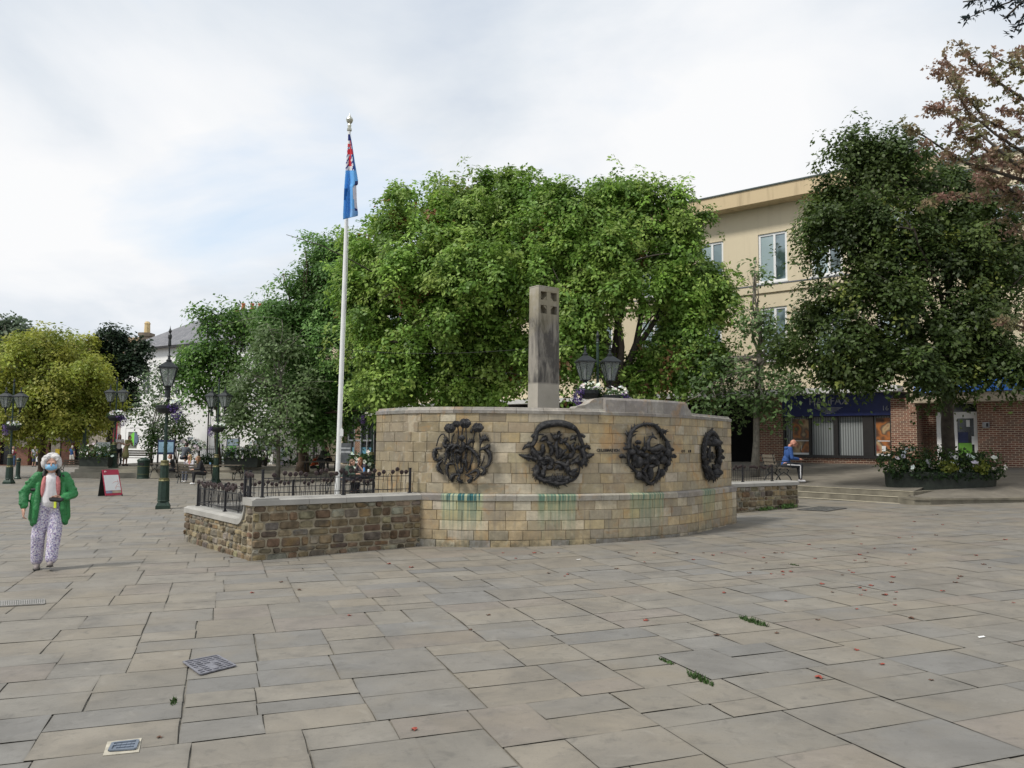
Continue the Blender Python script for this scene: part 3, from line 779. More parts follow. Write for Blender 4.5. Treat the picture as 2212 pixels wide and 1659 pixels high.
for x, y, rx, ry in ((430,860,85,110), (330,690,60,60), (880,820,70,80), (980,700,50,90), (985,880,45,60), (650,1050,50,130), (450,1085,50,80), (855,1045,60,70), (560,740,60,50), (770,760,50,50), (540,640,35,50), (820,720,60,60), (540,860,55,50), (760,880,55,60), (380,780,40,70), (650,930,70,40)): r3.lump(x, y, rx, ry, .055, .06)
for bd in ([(500,980),(560,1080),(620,1180)], [(800,930),(790,1060),(720,1160)], [(860,300),(930,330),(880,370)], [(880,280),(840,350),(900,400)], [(580,880),(560,960),(480,1010)], [(700,700),(760,820),(800,930)], [(560,700),(600,880),(560,960)], [(930,500),(960,640),(900,760)], [(350,560),(420,660),(500,760)]): r3.curve(bd, [.012,.03,.024,.01], .07, spikes=.5)
r3.done()
r4 = Relief(RU[3], 1.56, 655, 720, .00135, .00104, memorial, 'bronze_roundel', label='roundel of densely packed bronze animals seen edge-on')
ring = [(655+math.sin(t)*330, 720-math.cos(t)*440) for t in np.linspace(0, 2*math.pi, 17)]
r4.curve(ring, [.045,.055,.045,.05,.06,.05,.055,.045], .05, spikes=.5, n=9)
r4.lump(655, 290, 50, 55, .07, .06); r4.lump(655, 480, 170, 80, .05, .05); r4.lump(655,1060,170,90,.05,.06); r4.lump(655,1130,110,50,.07,.05)
for i in range(16):
    a = i*.39; r4.lump(655+math.sin(a)*260, 720-math.cos(a)*340, random.uniform(40,75), random.uniform(40,75), .05, .045)
r4.cup(270,770,55,.08); r4.cup(1040,770,50,.08); r4.cup(1010,640,45,.08); r4.cup(655,730,60,.05)
r4.curve([(655,660),(640,720),(670,800)], [.02,.035,.02], .06, spikes=.5)
for bd in ([(480,560),(440,700),(500,860)], [(830,560),(860,700),(800,860)], [(560,900),(655,960),(760,900)], [(420,1000),(520,1080),(560,1180)]): r4.curve(bd, [.015,.045,.04,.015], .10, spikes=.6)
r4.done()

# ------------------------------------------------------------------ tall stone pillar behind the wall
A = at(1162, 900, 16.6); A.z = 0
wd = Vector((math.cos(R(36)), math.sin(R(36)), 0)); bd_ = Vector((-math.sin(R(38)), math.cos(R(38)), 0))
PW, PD, PZ = .54, .30, at(1162, 617.6, 16.6).z
pil_m, nt, b = newmat('pillar stone')
v = objvec(nt); sp = nd(nt, 'ShaderNodeSeparateXYZ'); ln(nt, v, sp.inputs[0])
base = ramp(nt, noise(nt, 3, 6, v), [(.3,(.31,.29,.245)), (.7,(.39,.36,.31))])
dk = noise(nt, 1.0, 8, objvec(nt, (4.5,4.5,1.3)), .68, .8)
zm = math_n(nt, 'MULTIPLY', mapr(nt, sp.outputs[2], 2.98, 3.03), mapr(nt, sp.outputs[2], 4.9, 4.3))
lay = mixc(nt, math_n(nt, 'MULTIPLY', zm, mapr(nt, dk, .38, .56, .35, 1)), base, (.075,.07,.065))
lich = math_n(nt, 'MULTIPLY', mapr(nt, sp.outputs[2], 3.6, 5.0), mapr(nt, noise(nt, 1.7, 5, v), .42, .55))
lay = mixc(nt, math_n(nt, 'MULTIPLY', lich, .55), lay, (.20,.17,.075))
ln(nt, lay, b.inputs['Base Color']); b.inputs['Roughness'].default_value = .9; bump(nt, b, noise(nt, 40, 4, v), .4, .01)
pil = thing('stone_pillar', 'tall tapering stone pillar with a cross pierced in its head, rising behind the curved wall', 'pillar', A)
def pp(x, y, z):
    k = 1+.10*(1-(z-1.0)/(PZ-1.0)) if z < PZ else 1
    return A+wd*(PW/2+(x-PW/2)*k)+bd_*(PD/2+(y-PD/2)*k)+Vector((0,0,z))
mb = MB()
def pbox(x0,x1,y0,y1,z0,z1):
    vs = [pp(x,y,z) for z in (z0,z1) for x,y in ((x0,y0),(x1,y0),(x1,y1),(x0,y1))]
    mb.add(vs, [(3,2,1,0),(4,5,6,7),(0,1,5,4),(1,2,6,5),(2,3,7,6),(3,0,4,7)])
zc0, zc1 = PZ-.56, PZ-.10
pbox(0, PW, 0, PD, .0, zc0)
pbox(0, PW, .14, PD, zc0, PZ)                         # body behind the carved head
pbox(0, PW, 0, .14, zc1, PZ); pbox(0, .055, 0, .14, zc0, zc1); pbox(PW-.055, PW, 0, .14, zc0, zc1)
zmid = (zc0+zc1)/2
pbox(PW/2-.05, PW/2+.05, .004, .14, zc0, zc1); pbox(.055, PW/2-.05, .004, .14, zmid-.055, zmid+.055); pbox(PW/2+.05, PW-.055, .004, .14, zmid-.055, zmid+.055)
for sx_, x0, x1 in ((1,.055,PW/2-.05), (-1,PW/2+.05,PW-.055)):          # wedge carving in each opening
    for z0, z1 in ((zc0, zmid-.055), (zmid+.055, zc1)):
        zi = z0 if z0 > zmid else z1; xi = x1 if sx_ > 0 else x0; xo = x0 if sx_ > 0 else x1; zo = z1 if z0 > zmid else z0
        a, b2, c2 = pp(xi, .02, zi), pp(xi+(xo-xi)*.55, .02, zi), pp(xi, .02, zi+(zo-zi)*.5)
        mb.prism([a, b2, c2], bd_*.12)
pm_ = mb.build('shaft', pil_m, pil)
mb = MB(); q = [pp(-.005,-.005,PZ), pp(PW+.005,-.005,PZ), pp(PW+.005,PD+.005,PZ), pp(-.005,PD+.005,PZ)]
mb.prism(q, (0,0,.02)); mb.build('cap', pil_m, pil)

# ------------------------------------------------------------------ rubble low walls
RUB = [(.165,.13,.082), (.13,.105,.07), (.20,.165,.105), (.10,.083,.06), (.22,.185,.12), (.145,.10,.066), (.15,.135,.11), (.18,.145,.085), (.20,.185,.15)]
rub_m = attr_mat('rubble stone', .9, .6, 9, .9, spec=.25, extra=lambda nt, col: mixc(nt, math_n(nt, 'MULTIPLY', mapr(nt, noise(nt, 4, 7, objvec(nt), .65), .55, .72), .6), mixc(nt, mapr(nt, noise(nt, 2.6, 5, objvec(nt)), .55, .68, 0, .45), col, (.30,.20,.08)), (.10,.085,.06)))
mort_m = plain('rubble mortar', (.27,.235,.17), .95, var=.35, scale=12, bs=.6)
cop_m = plain('low wall coping', (.335,.325,.30), .8, var=.14, scale=3, bs=.3)
def rubble(mb, p0, p1, z0, ztop, out, seedv):
    rr = random.Random(seedv); p0 = Vector(p0); p1 = Vector(p1); L = (p1-p0).length; d = (p1-p0).normalized()
    z = z0
    while z < 1.2:
        h = rr.choice((.085,.11,.13,.15)); t = -rr.uniform(0,.15)
        while t < L:
            l = rr.uniform(.12,.34); a, b = max(t, 0), min(t+l, L); t += l
            if b-a < .04: continue
            zt = min(ztop((a+b)/2/L), ztop(a/L), ztop(b/L)); hh = min(h, zt-z)
            if hh < .03: continue
            g = .011; c = vary(rr.choice(RUB), .3, .06); dp = rr.uniform(.004,.036)
            za, zb = z+g*rr.uniform(.4,1.6), z+hh-g*rr.uniform(.4,1.6); aa, bb = a+g*rr.uniform(.3,1.6), b-g*rr.uniform(.3,1.6)
            outer = [(aa,za),(bb,za),(bb,zb),(aa,zb)]; ins = min(.026, hh*.24)
            mid = []
            jit = lambda q: q+rr.uniform(-.008,.008)
            oc = []
            for (x, y), (sx_, sy_) in zip(outer, ((1,1),(-1,1),(-1,-1),(1,-1))):
                oc.append((x+sx_*ins*.7, y)); oc.append((x, y+sy_*ins*.7))
            order = [1,0,2+1-1+0,3-0,5-0,4+0,6,7]
            ring = [oc[1],oc[0],oc[2],oc[3],oc[5],oc[4],oc[6],oc[7]]
            # walk the outline in order
            ring = [(aa+ins*.8,za),(bb-ins*.8,za),(bb,za+ins*.8),(bb,zb-ins*.8),(bb-ins*.8,zb),(aa+ins*.8,zb),(aa,zb-ins*.8),(aa,za+ins*.8)]
            ring = [(jit(x), jit(y)*1.0 if False else y+rr.uniform(-.005,.005)) for x, y in ring]
            cx_, cz_ = (aa+bb)/2, (za+zb)/2
            inner = [(cx_+(x-cx_)*.80, cz_+(y-cz_)*.72) for x, y in ring]
            vs = [p0+d*x+out*.0+Vector((0,0,y)) for x, y in ring]+[p0+d*x+out*(dp+rr.uniform(-.004,.004))+Vector((0,0,y)) for x, y in inner]
            fs = [tuple(range(8,16))]+[(i,(i+1)%8,(i+1)%8+8,i+8) for i in range(8)]
            mb.add(vs, fs, col=c)
        z += h
cr = gnd(543,1212); le = gnd(399,1168); jn = wp(U0+.02, 0, 0); cr.z = le.z = jn.z = 0
fdir = (jn-cr).normalized(); fout = Vector((fdir.y, -fdir.x, 0)); fout = fout if fout.y < 0 else -fout
ldir = (le-cr).normalized(); lout = Vector((ldir.y, -ldir.x, 0)); lout = lout if lout.x < 0 else -lout
lw = thing('low_wall', 'low rubble-stone wall with grey coping and a swooped-down end, left of the curved wall', 'wall', cr)
HI, LO = .775, .455
Lf = (jn-cr).length; Ll = (le-cr).length
tA, tB = .30/Ll, .62/Ll
def ltop(t, hi=HI, lo=LO):
    if t <= tA: return hi
    if t >= tB: return lo
    k = (t-tA)/(tB-tA); return lo+(hi-lo)*(1-math.sqrt(max(0, 1-(1-k)**2))) if True else lo
mb = MB(); rubble(mb, cr, jn, -.06, lambda t: HI, fout, 4); rubble(mb, cr, le, -.10, ltop, lout, 9)
leb = le-lout*.40; rubble(mb, le, leb, -.1, lambda t: LO, (le-cr).normalized(), 12)
mb.build('rubble_stone', rub_m, lw)
mb = MB()
def core(p0, p1, out, ztop, n=24, th=.36):
    for i in range(n):
        a, b = p0.lerp(p1, i/n), p0.lerp(p1, (i+1)/n); za, zb = ztop(i/n), ztop((i+1)/n); o = -out*.004; bk = -out*th
        V_ = [a+o+Vector((0,0,-.15)), b+o+Vector((0,0,-.15)), b+o+Vector((0,0,zb)), a+o+Vector((0,0,za))]
        W_ = [a+bk+Vector((0,0,-.15)), b+bk+Vector((0,0,-.15)), b+bk+Vector((0,0,zb)), a+bk+Vector((0,0,za))]
        mb.add(V_+W_, [(0,1,2,3),(7,6,5,4),(3,2,6,7)]+([(0,3,7,4)] if i == 0 else [])+([(1,5,6,2)] if i == n-1 else []))
core(cr, jn, fout, lambda t: HI); core(cr, le, lout, ltop)
mb.build('mortar_core', mort_m, lw)
def coping(mb, p0, p1, out, ztop, stones, th=.42, oh=.03, hgt=.11, n=6, ext0=0, ext1=0):
    L = (p1-p0).length; d = (p1-p0).normalized(); e = [-ext0]+[L*s for s in stones]+[L+ext1]
    for a, b in zip(e, e[1:]):
        P = []; g = .003
        for i in range(n+1):
            x = a+g+(b-a-2*g)*i/n; z = ztop(min(1, max(0, x/L))); q = p0+d*x
            P.append([q+out*oh+Vector((0,0,z)), q+out*oh+Vector((0,0,z+hgt-.03)), q+out*(oh-.05)+Vector((0,0,z+hgt-.012)), q+out*(oh-.06)+Vector((0,0,z+hgt)), q-out*(th-oh)+Vector((0,0,z+hgt)), q-out*(th-oh)+Vector((0,0,z))])
        vs = [v for r in P for v in r]; k = 6
        fs = [(i*k+j, (i+1)*k+j, (i+1)*k+(j+1)%k, i*k+(j+1)%k) for i in range(n) for j in range(k)]+[tuple(range(k-1,-1,-1)), tuple(n*k+j for j in range(k))]
        mb.add(vs, fs)
mb = MB(); coping(mb, cr, jn, fout, lambda t: HI, [.30,.52,.74], ext0=.03)
coping(mb, cr+fout*.0, le, lout, lambda t: ltop(t)+.002, [.30/Ll,.66/Ll,.82/Ll], n=14, ext0=.028, ext1=.03)
mb.build('coping', cop_m, lw)
# rear wall of the enclosure
re_ = at(808, 1000, 17.6); re_.z = 0
bl = thing('low_wall', 'low rear wall of the railed enclosure, behind the swooped wall', 'wall', le)
le2 = le+(-lout)*.42+ldir*.0
bdv = (re_-le).normalized(); bout = Vector((bdv.y, -bdv.x, 0)); bout = bout if bout.y < 0 else -bout
mb = MB(); core(le+bdv*.45, re_, bout, lambda t: LO-.003); mb.build('mortar_core', mort_m, bl)
mb = MB(); rubble(mb, le+bdv*.45, re_, -.1, lambda t: LO, bout, 31); mb.build('rubble_stone', rub_m, bl)
mb = MB(); coping(mb, le+bdv*.46, re_, bout, lambda t: LO+.001, [.3,.55,.8]); mb.build('coping', cop_m, bl)
# right low wall
r0 = at(1572, 1100, 19.9); r1_ = gnd(1724, 1096); r0.z = 0; r1_.z = 0
rd = (r1_-r0).normalized(); ro = Vector((rd.y, -rd.x, 0)); ro = ro if ro.y < 0 else -ro
rwl = thing('low_wall', 'low mossy rubble wall with grey coping, right of the curved wall', 'wall', r1_)
rtop = .74
mb = MB(); rubble(mb, r0, r1_, 0, lambda t: rtop, ro, 17); rubble(mb, r1_, r1_-ro*.42, 0, lambda t: rtop, rd, 19); mb.build('rubble_stone', rub_m, rwl)
mb = MB(); core(r0, r1_, ro, lambda t: rtop, th=.42); mb.build('mortar_core', mort_m, rwl)
mb = MB(); coping(mb, r0, r1_, ro, lambda t: rtop, [.35,.7], th=.48, ext1=.03); mb.build('coping', cop_m, rwl)
for (t0, n, hh, lb) in ((.93, 260, .16, 'green weed growing at the foot of the right low wall, by its free end'), (.62, 160, .12, 'small green weed at the foot of the right low wall, nearer the curved wall')):
    mb = MB(); p = r0.lerp(r1_, t0-.12)+ro*.06; p.z = zg(p.x)
    for i in range(n):
        q = p+rd*random.gauss(0,.16)+ro*random.uniform(-.03,.08); c = vary((.06,.12,.03), .4); h = random.uniform(.02,hh)
        d = Vector((random.uniform(-.05,.05), random.uniform(-.05,.05), h)); s = Vector((random.uniform(-.02,.02), random.uniform(-.02,.02), .01))
        mb.add([q+Vector((0,0,h*.5))-s, q+Vector((0,0,h*.5))+s, q+d], [(0,1,2)], col=c)
    tag(mb.build('weed', wm), lb, 'weed')

# ------------------------------------------------------------------ wrought iron railings with poppy heads
rail_m = plain('railing iron', (.028,.028,.032), .5, .5, var=.3, scale=20)
head_m = plain('poppy head iron', (.045,.03,.03), .55, .4, var=.4, scale=30)
rr = random.Random(8)
def head_mesh(mb, c, r=.038, d=(0,-1)):
    rot = Matrix.Rotation(math.atan2(d[1], d[0])+math.pi/2, 3, 'Z')
    mb.ball(c, (r, .012, r), 12, 6, rot=rot)
    for k in range(6):
        t = k*math.pi/3; o = rot @ Vector((math.cos(t)*r*.5, -.012, math.sin(t)*r*.5)); mb.ball(Vector(c)+o, (r*.5, .010, r*.5), 6, 4, rot=rot)
    mb.ball(Vector(c)+rot @ Vector((0,-.024,0)), r*.3, 6, 4)
def railing(label, p0, p1, z, posts, H=.42, step=.085, group=None, heads=.8, loc=None):
    p0, p1 = Vector(p0), Vector(p1); p0.z = p1.z = 0; L = (p1-p0).length; d = (p1-p0).normalized(); nrm = Vector((d.y, -d.x, 0))
    if nrm.y > 0: nrm = -nrm
    g = thing('railing', label, 'railing', p0+Vector((0,0,z)), group)
    for t in posts:
        mb = MB(); q = p0+d*(L*t); mb.box(q+Vector((0,0,z+H*.5)), (.034,.034,H), rz=math.atan2(d.y,d.x)); mb.box(q+Vector((0,0,z+H+.006)), (.04,.04,.012), rz=math.atan2(d.y,d.x)); mb.box(q+Vector((0,0,z+.008)), (.06,.06,.016), rz=math.atan2(d.y,d.x))
        mb.build('post', rail_m, g)
    for h in (.07, H*.70):
        mb = MB(); mb.bar(p0+Vector((0,0,z+h)), p1+Vector((0,0,z+h)), .010, .012); mb.build('rail', rail_m, g)
    n = int(L/step); k = 0
    for i in range(1, n):
        t = i/n
        if any(abs(t-q)*L < .03 for q in posts): continue
        q = p0+d*(L*t); w = rr.uniform(-.02,.02); kind = rr.random()
        mb = MB()
        if kind < heads:
            hh = H*rr.uniform(.80,.98)
            mb.tube([q+Vector((0,0,z+.02)), q+d*w*.5+Vector((0,0,z+H*.35)), q-d*w*.4+Vector((0,0,z+H*.6)), q+Vector((0,0,z+hh))], .0055, 5)
            o = mb.build('upright', rail_m, g)
            if k < 95:
                hb = MB(); head_mesh(hb, q+Vector((0,0,z+hh))+nrm*.01, d=(nrm.x, nrm.y)); hb.build('poppy_head', head_m, o); k += 1
        elif kind < heads+.12:
            pts = [q+Vector((0,0,z+.02))]+[q+d*(.035-.035*math.cos(a))+Vector((0,0,z+H*.68+.05*math.sin(a))) for a in np.linspace(0, math.pi, 7)]+[q+d*.07+Vector((0,0,z+.02))]
            mb.tube(pts, .0055, 5); mb.build('upright', rail_m, g)
        else:
            mb.tube([q+Vector((0,0,z+.02)), q+d*w*2+Vector((0,0,z+H*.4)), q-d*w+Vector((0,0,z+H*.72))], .0055, 5); mb.build('upright', rail_m, g)
    return g
inn = -fout*.17; inl = -lout*.17
c_in = cr+inn+inl
pa = at(562, 1000, 12.45); pa.z = 0
rA0 = cr+fdir*.20+inn; rA1 = jn+inn-fdir*.12
railing('iron railing with poppy heads along the front of the low wall, nearest the camera', rA0, rA1, HI+.11, (0,.52,1), H=.42)
railing('short iron railing of poppies running back over the high corner of the low wall', rA0+ldir*.03-fdir*.1, rA0-fdir*.12+ldir*.42, HI+.11, (.5,1), H=.40, step=.07)
la0 = cr+inl+ldir*.68; la1 = le+inl-ldir*.12
railing('iron railing of poppies along the lowered left end of the low wall', la0, la1, LO+.115, (.0,.42,1), H=.46, step=.052)
railing('long iron railing of poppies on the rear wall of the enclosure', la1+bdv*.12, re_+bdv*.1, LO+.115, (0,.47,.97), H=.42, step=.088)
railing('iron railing of poppies on the right low wall, beside the seated man', r0-ro*.2+Vector((0,0,0)), r1_-ro*.2-rd*.75, rtop+.11, (.40,.97), H=.42, step=.07)
# ------------------------------------------------------------------ trees
bark_d = plain('dark bark', (.055,.045,.035), .9, var=.4, scale=5, bs=.9)
bark_g = plain('grey bark', (.20,.185,.155), .85, var=.35, scale=7, bs=.7)
bark_b = plain('brown bark', (.085,.06,.042), .9, var=.4, scale=5, bs=.9)
leaf_m = attr_mat('leaf', .5, .0, 3, 0, transl=.42, spec=.4)
RN = np.random.default_rng(12)
def unit(v): return v/np.maximum(1e-9, np.linalg.norm(v, axis=-1, keepdims=True))
def leaves(P, Nrm, size, cols, rng, spread=.6, asp=.62, out=None):
    """one small folded leaf per point"""
    n = len(P); nn = unit(Nrm+rng.normal(0, spread, (n,3)))
    t = unit(np.cross(nn, rng.normal(0,1,(n,3))))
    if out is not None:
        q = out+rng.normal(0,.35,(n,3))*np.linalg.norm(out,axis=1,keepdims=True); t = unit(q-nn*(q*nn).sum(1,keepdims=True))
    b = np.cross(nn, t)
    s = size*rng.uniform(.5, 1.5, (n,1)); w = s*asp
    # kite with drooping tip
    v0 = P; v1 = P+t*s*.45+b*w*.5-nn*s*.04; v2 = P+t*s-nn*s*.22; v3 = P+t*s*.45-b*w*.5-nn*s*.04
    V = np.stack([v0, v1, v2, v3], 1).reshape(-1, 3); return V, np.arange(n*4).reshape(-1, 4), cols
def lumpy(lobes, rng, n=5, k=.52, j=.14):
    out = []
    for c, r in lobes:
        c = np.array(c); r = np.array(r); out.append((tuple(c), tuple(r*.84)))
        for i in range(n):
            d = unit(rng.normal(0,1,3)); d[2] = d[2]*.9+.08
            out.append((tuple(c+d*r*rng.uniform(.48,.66)), tuple(r*(k+rng.uniform(-j,j)))))
    return out
def crown(lobes, rng, boughs, sprays, per, leaf, pal, palw=None, br=.8, sr=.28, flat=.85, low=-.75, rmin=.66, rmax=1.14, tip=None, droop=.15):
    L = np.array([l[0] for l in lobes]); Rd = np.maximum(.3*np.array([l[1] for l in lobes]), np.array([l[1] for l in lobes])-.38*br); vol = np.array([l[1][0]*l[1][2]+l[1][0]*l[1][1] for l in lobes])
    w = vol/vol.sum(); cb = []; nb = []
    while len(cb) < boughs:
        k = rng.choice(len(lobes), p=w); d = unit(rng.normal(0,1,3))
        if d[2] < low: continue
        r = rng.uniform(rmin, rmax) if rng.random() < .8 else rng.uniform(.25, rmin)
        p = L[k]+d*Rd[k]*r
        q = (p-L)/Rd; dd = (q**2).sum(1)
        if (dd < .30).any() and rng.random() < .75: continue
        cb.append(p); nb.append(unit(d/Rd[k]))
    cb = np.array(cb); nb = np.array(nb)
    size = rng.uniform(.7, 1.2, boughs); fr_ = rng.random(boughs) < .22; size[fr_] *= .5; cb[fr_] += nb[fr_]*br*rng.uniform(.2,.75,(fr_.sum(),1))
    k = np.repeat(np.arange(boughs), sprays); n = len(k)
    m = unit(nb*.7+np.array([0,0,.75])); 
    o = rng.normal(0,1,(n,3)); mk = m[k]; al = (o*mk).sum(1,keepdims=True); o = o-mk*al*(1-flat)
    o *= br*.5*rng.uniform(.5,1.15,(n,1))*size[k][:,None]; o[:,2] -= (o[:,:2]**2).sum(1)*droop
    cs = cb[k]+o; ms = unit(mk*.6+o*.5/br+rng.normal(0,.3,(n,3)))
    kk = np.repeat(np.arange(n), per); N = len(kk)
    o2 = rng.normal(0,1,(N,3)); mm = ms[kk]; al = (o2*mm).sum(1,keepdims=True); o2 = (o2-mm*al*.55)*sr*.5; o2[:,2] -= (o2**2).sum(1)*.9/sr*.5
    P = cs[kk]+o2
    pal = np.array(pal); bi = rng.choice(len(pal), size=boughs, p=palw); si = rng.choice(len(pal), size=n, p=palw)
    c = pal[bi][k[kk]]*.5+pal[si][kk]*.5
    c = c*rng.uniform(.7,1.25,(boughs,1))[k[kk]]*rng.uniform(.75,1.25,(N,1))
    if tip is not None:
        f = (rng.random(boughs) < tip[1])[k[kk]] & (rng.random(N) < .6); c[f] = np.array(tip[0])*rng.uniform(.7,1.3,(f.sum(),1))
    return leaves(P, mm*.8+np.array([-.1,-.15,.45]), leaf, np.clip(c,0,1), rng, .42, out=o2+np.array([0,0,-.02]))
def limb(mb, a, b, r0, r1, rng, wob=.06, n=7, sides=8):
    a, b = Vector(a), Vector(b); L = (b-a).length; pts = []; ph = rng.uniform(0,6.28,4)
    for i in range(n+1):
        t = i/n; p = a.lerp(b, t); s = math.sin(math.pi*t)*wob*L
        p += Vector((math.sin(t*5+ph[0])*s, math.sin(t*4+ph[1])*s, math.sin(t*3+ph[2])*s*.5+ .06*L*math.sin(math.pi*t))); pts.append(p)
    mb.tube(pts, [r0+(r1-r0)*(i/n)**.8 for i in range(n+1)], sides); return pts
def PL(px, py, Y, rpx, rpy, ry=None):
    c = at(px, py, Y); k = Y/FL; return (tuple(c), (rpx*k, (ry if ry else (rpx+rpy)/2*k), rpy*k))
def tree(name, label, base, fork, lobes, bark, rng, tr=.2, branches=8, twigs=3, group='street trees', sub=.35, cr=None, fork_spread=.4, cat='tree', lump=True, **kw):
    g = thing(name, label, cat, base, group)
    mb = MB(); base = Vector(base); fork = Vector(fork)
    N = 8; H = (fork-base).length
    pts = [base.lerp(fork, i/N)+Vector((math.sin(i*1.1)*.04*tr*5*(i>0), math.cos(i*.9)*.03*tr*5*(i>0), 0)) for i in range(N+1)]
    pts[0] = base-Vector((0,0,.15))
    mb.tube(pts, [tr*1.45, tr*1.12]+[tr*(1-.25*i/N) for i in range(2, N+1)], 12)
    top = pts[-1]
    for i in range(branches):
        l = lobes[i % len(lobes)]; c = Vector(l[0]); r = l[1]
        d = rng.normal(0, .45, 3); e = c+Vector((d[0]*r[0], d[1]*r[1], abs(d[2])*r[2]*.9))
        p = limb(mb, top-Vector((0,0,rng.uniform(0,H*.15))), e, tr*.55, tr*.10, rng, .05)
        for j in range(twigs):
            q = p[rng.integers(2, len(p))]; d = rng.normal(0,1,3); d[2] = abs(d[2])*.5
            e2 = Vector(tuple(c))+Vector((d[0]*r[0]*.6, d[1]*r[1]*.6, d[2]*r[2]*.6)); limb(mb, q, e2, tr*.16, tr*.03, rng, .06, 5, 5)
    mb.build('trunk', bark, g, smooth=True)
    V_, F_, C_ = crown(lumpy(lobes, rng) if lump else lobes, rng, **kw)
    fast_mesh('crown', V_, F_, C_, leaf_m, g)
    return g
TS = 1.0
GREEN = [(.145,.265,.045), (.20,.345,.058), (.27,.42,.08), (.145,.265,.05), (.36,.47,.11)]
DARK = [(.046,.078,.019), (.06,.10,.024), (.075,.12,.028), (.105,.15,.036)]
z33 = lambda px, Y, py: at(px, py, Y)
def rg(s): return np.random.default_rng(s)
# big maples in the middle
b2 = at(1052, 960, 33); b2.z = .35
L2 = [PL(905,560,33,150,150), PL(1010,500,34,140,125), PL(860,680,32,130,130), PL(985,650,31,150,140), PL(1075,590,34,110,130), PL(930,760,32,170,95), PL(1050,760,33,90,90), PL(960,455,34,95,85), PL(1060,450,34.5,80,75), PL(1110,470,34,75,85), PL(1125,425,33,60,55), PL(1150,520,32,70,80), PL(1130,760,32,90,110), PL(1000,830,32,120,60), PL(880,830,32,110,60), PL(770,560,33.5,60,75), PL(770,660,33,60,90), PL(1000,600,31,90,90), PL(1120,600,32.5,80,110), PL(800,620,33,70,70), PL(850,470,34,60,60), PL(790,740,33,75,90), PL(800,845,33,50,45)]
tree('maple_tree', 'broad full maple with bright green leaves, directly behind the left half of the curved wall', b2, at(1055,800,33), L2, bark_d, rg(1), tr=.34, branches=14, boughs=500, sprays=17, per=26, leaf=.15, pal=GREEN, br=1.05, sr=.27, tip=((.24,.12,.05),.02))
b3 = at(1330, 960, 30); b3.z = .5
L3 = [PL(1245,500,31,125,125), PL(1380,480,31,120,115), PL(1200,600,30,120,120), PL(1335,590,29.5,95,100), PL(1470,640,31,85,120), PL(1490,760,30.5,95,75), PL(1250,690,29.5,95,70), PL(1450,765,30.5,75,50), PL(1410,810,30,80,42), PL(1500,800,30,65,45), PL(1330,450,31.5,90,80), PL(1440,520,31,70,110), PL(1170,480,32,90,80), PL(1240,780,30,100,75), PL(1530,640,31,45,80), PL(1320,560,30,80,90)]
tree('maple_tree', 'rounded bright green maple behind the stone pillar, reaching towards the cream building', b3, at(1330,830,30), L3, bark_d, rg(2), tr=.32, branches=14, boughs=500, sprays=17, per=26, leaf=.14, pal=GREEN, br=1.0, sr=.25, tip=((.22,.12,.05),.03))
b1 = at(653, 1008, 44); b1.z = .40
L1 = [PL(690,900,41,70,45), PL(650,870,42,50,50), PL(735,560,42,60,60), PL(640,600,42,40,40), PL(690,560,42,45,60), PL(610,690,43,45,70), PL(740,860,41,80,60), PL(590,780,43,50,60), PL(720,600,42,85,95), PL(690,700,42,85,90), PL(640,760,42,60,80), PL(730,740,41,85,110), PL(700,840,42,110,70), PL(650,650,42,55,60), PL(755,560,42,50,60), PL(610,850,43,60,55)]
tree('maple_tree', 'mid-green maple with a brown trunk, behind the flagpole', b1, at(655,905,43), L1, bark_b, rg(3), tr=.27, branches=10, boughs=300, sprays=15, per=22, leaf=.155, pal=[(.12,.25,.06),(.16,.30,.075),(.09,.19,.05),(.20,.34,.10)], br=1.1, sr=.42)
# sparse trees at left centre
b4 = at(600, 1000, 40); b4.z = .1
L4 = [PL(600,740,39,75,60), PL(560,820,39,85,60), PL(640,850,38,80,70), PL(530,890,39,60,40), PL(600,920,39,90,35)]
tree('ash_tree', 'thin grey-green tree with drooping bare twigs, between the tall single lamp and the flagpole', b4, at(605,830,39), L4, bark_g, rg(4), tr=.10, branches=12, twigs=4, boughs=95, sprays=9, per=10, leaf=.17, pal=[(.15,.225,.085),(.19,.27,.12),(.11,.18,.06)], br=1.0, sr=.42, droop=.35)
b5 = at(470, 1000, 45); b5.z = .40
L5 = [PL(480,700,44,55,45), PL(440,760,44,60,55), PL(510,770,44,65,60), PL(560,710,45,45,45), PL(460,840,44,70,45), PL(400,800,44,35,45), PL(420,880,44,30,30), PL(585,690,46,30,40), PL(530,700,46,30,40)]
b5 = b5
tree('maple_tree', 'young dark green maple with an uneven top, in front of the slate-roofed white house', b5, at(470,880,44), L5, bark_d, rg(5), tr=.16, branches=10, boughs=120, sprays=11, per=12, leaf=.19, pal=[(.09,.20,.04),(.12,.25,.045),(.17,.29,.06),(.07,.15,.032)], br=.95, sr=.40)
b6 = at(325, 1000, 47); b6.z = .4
L6 = [PL(340,850,46,40,50), PL(310,890,46,35,35), PL(380,905,46,35,30), PL(340,800,46,22,30), PL(350,930,46,50,25)]
tree('birch_tree', 'slight pale-leaved tree standing against the white house', b6, at(330,930,46), L6, bark_g, rg(6), tr=.07, branches=9, boughs=50, sprays=7, per=7, leaf=.15, pal=[(.16,.24,.12),(.13,.20,.09),(.10,.16,.07)], br=.9, sr=.42)
b7 = at(236, 1000, 52); b7.z = .4
L7 = [PL(245,730,51,22,32), PL(235,800,51,38,60), PL(215,750,51,20,30), PL(285,785,51,30,35), PL(310,750,51,20,22), PL(240,880,51,28,50), PL(275,850,51,35,30), PL(262,740,51,20,20)]
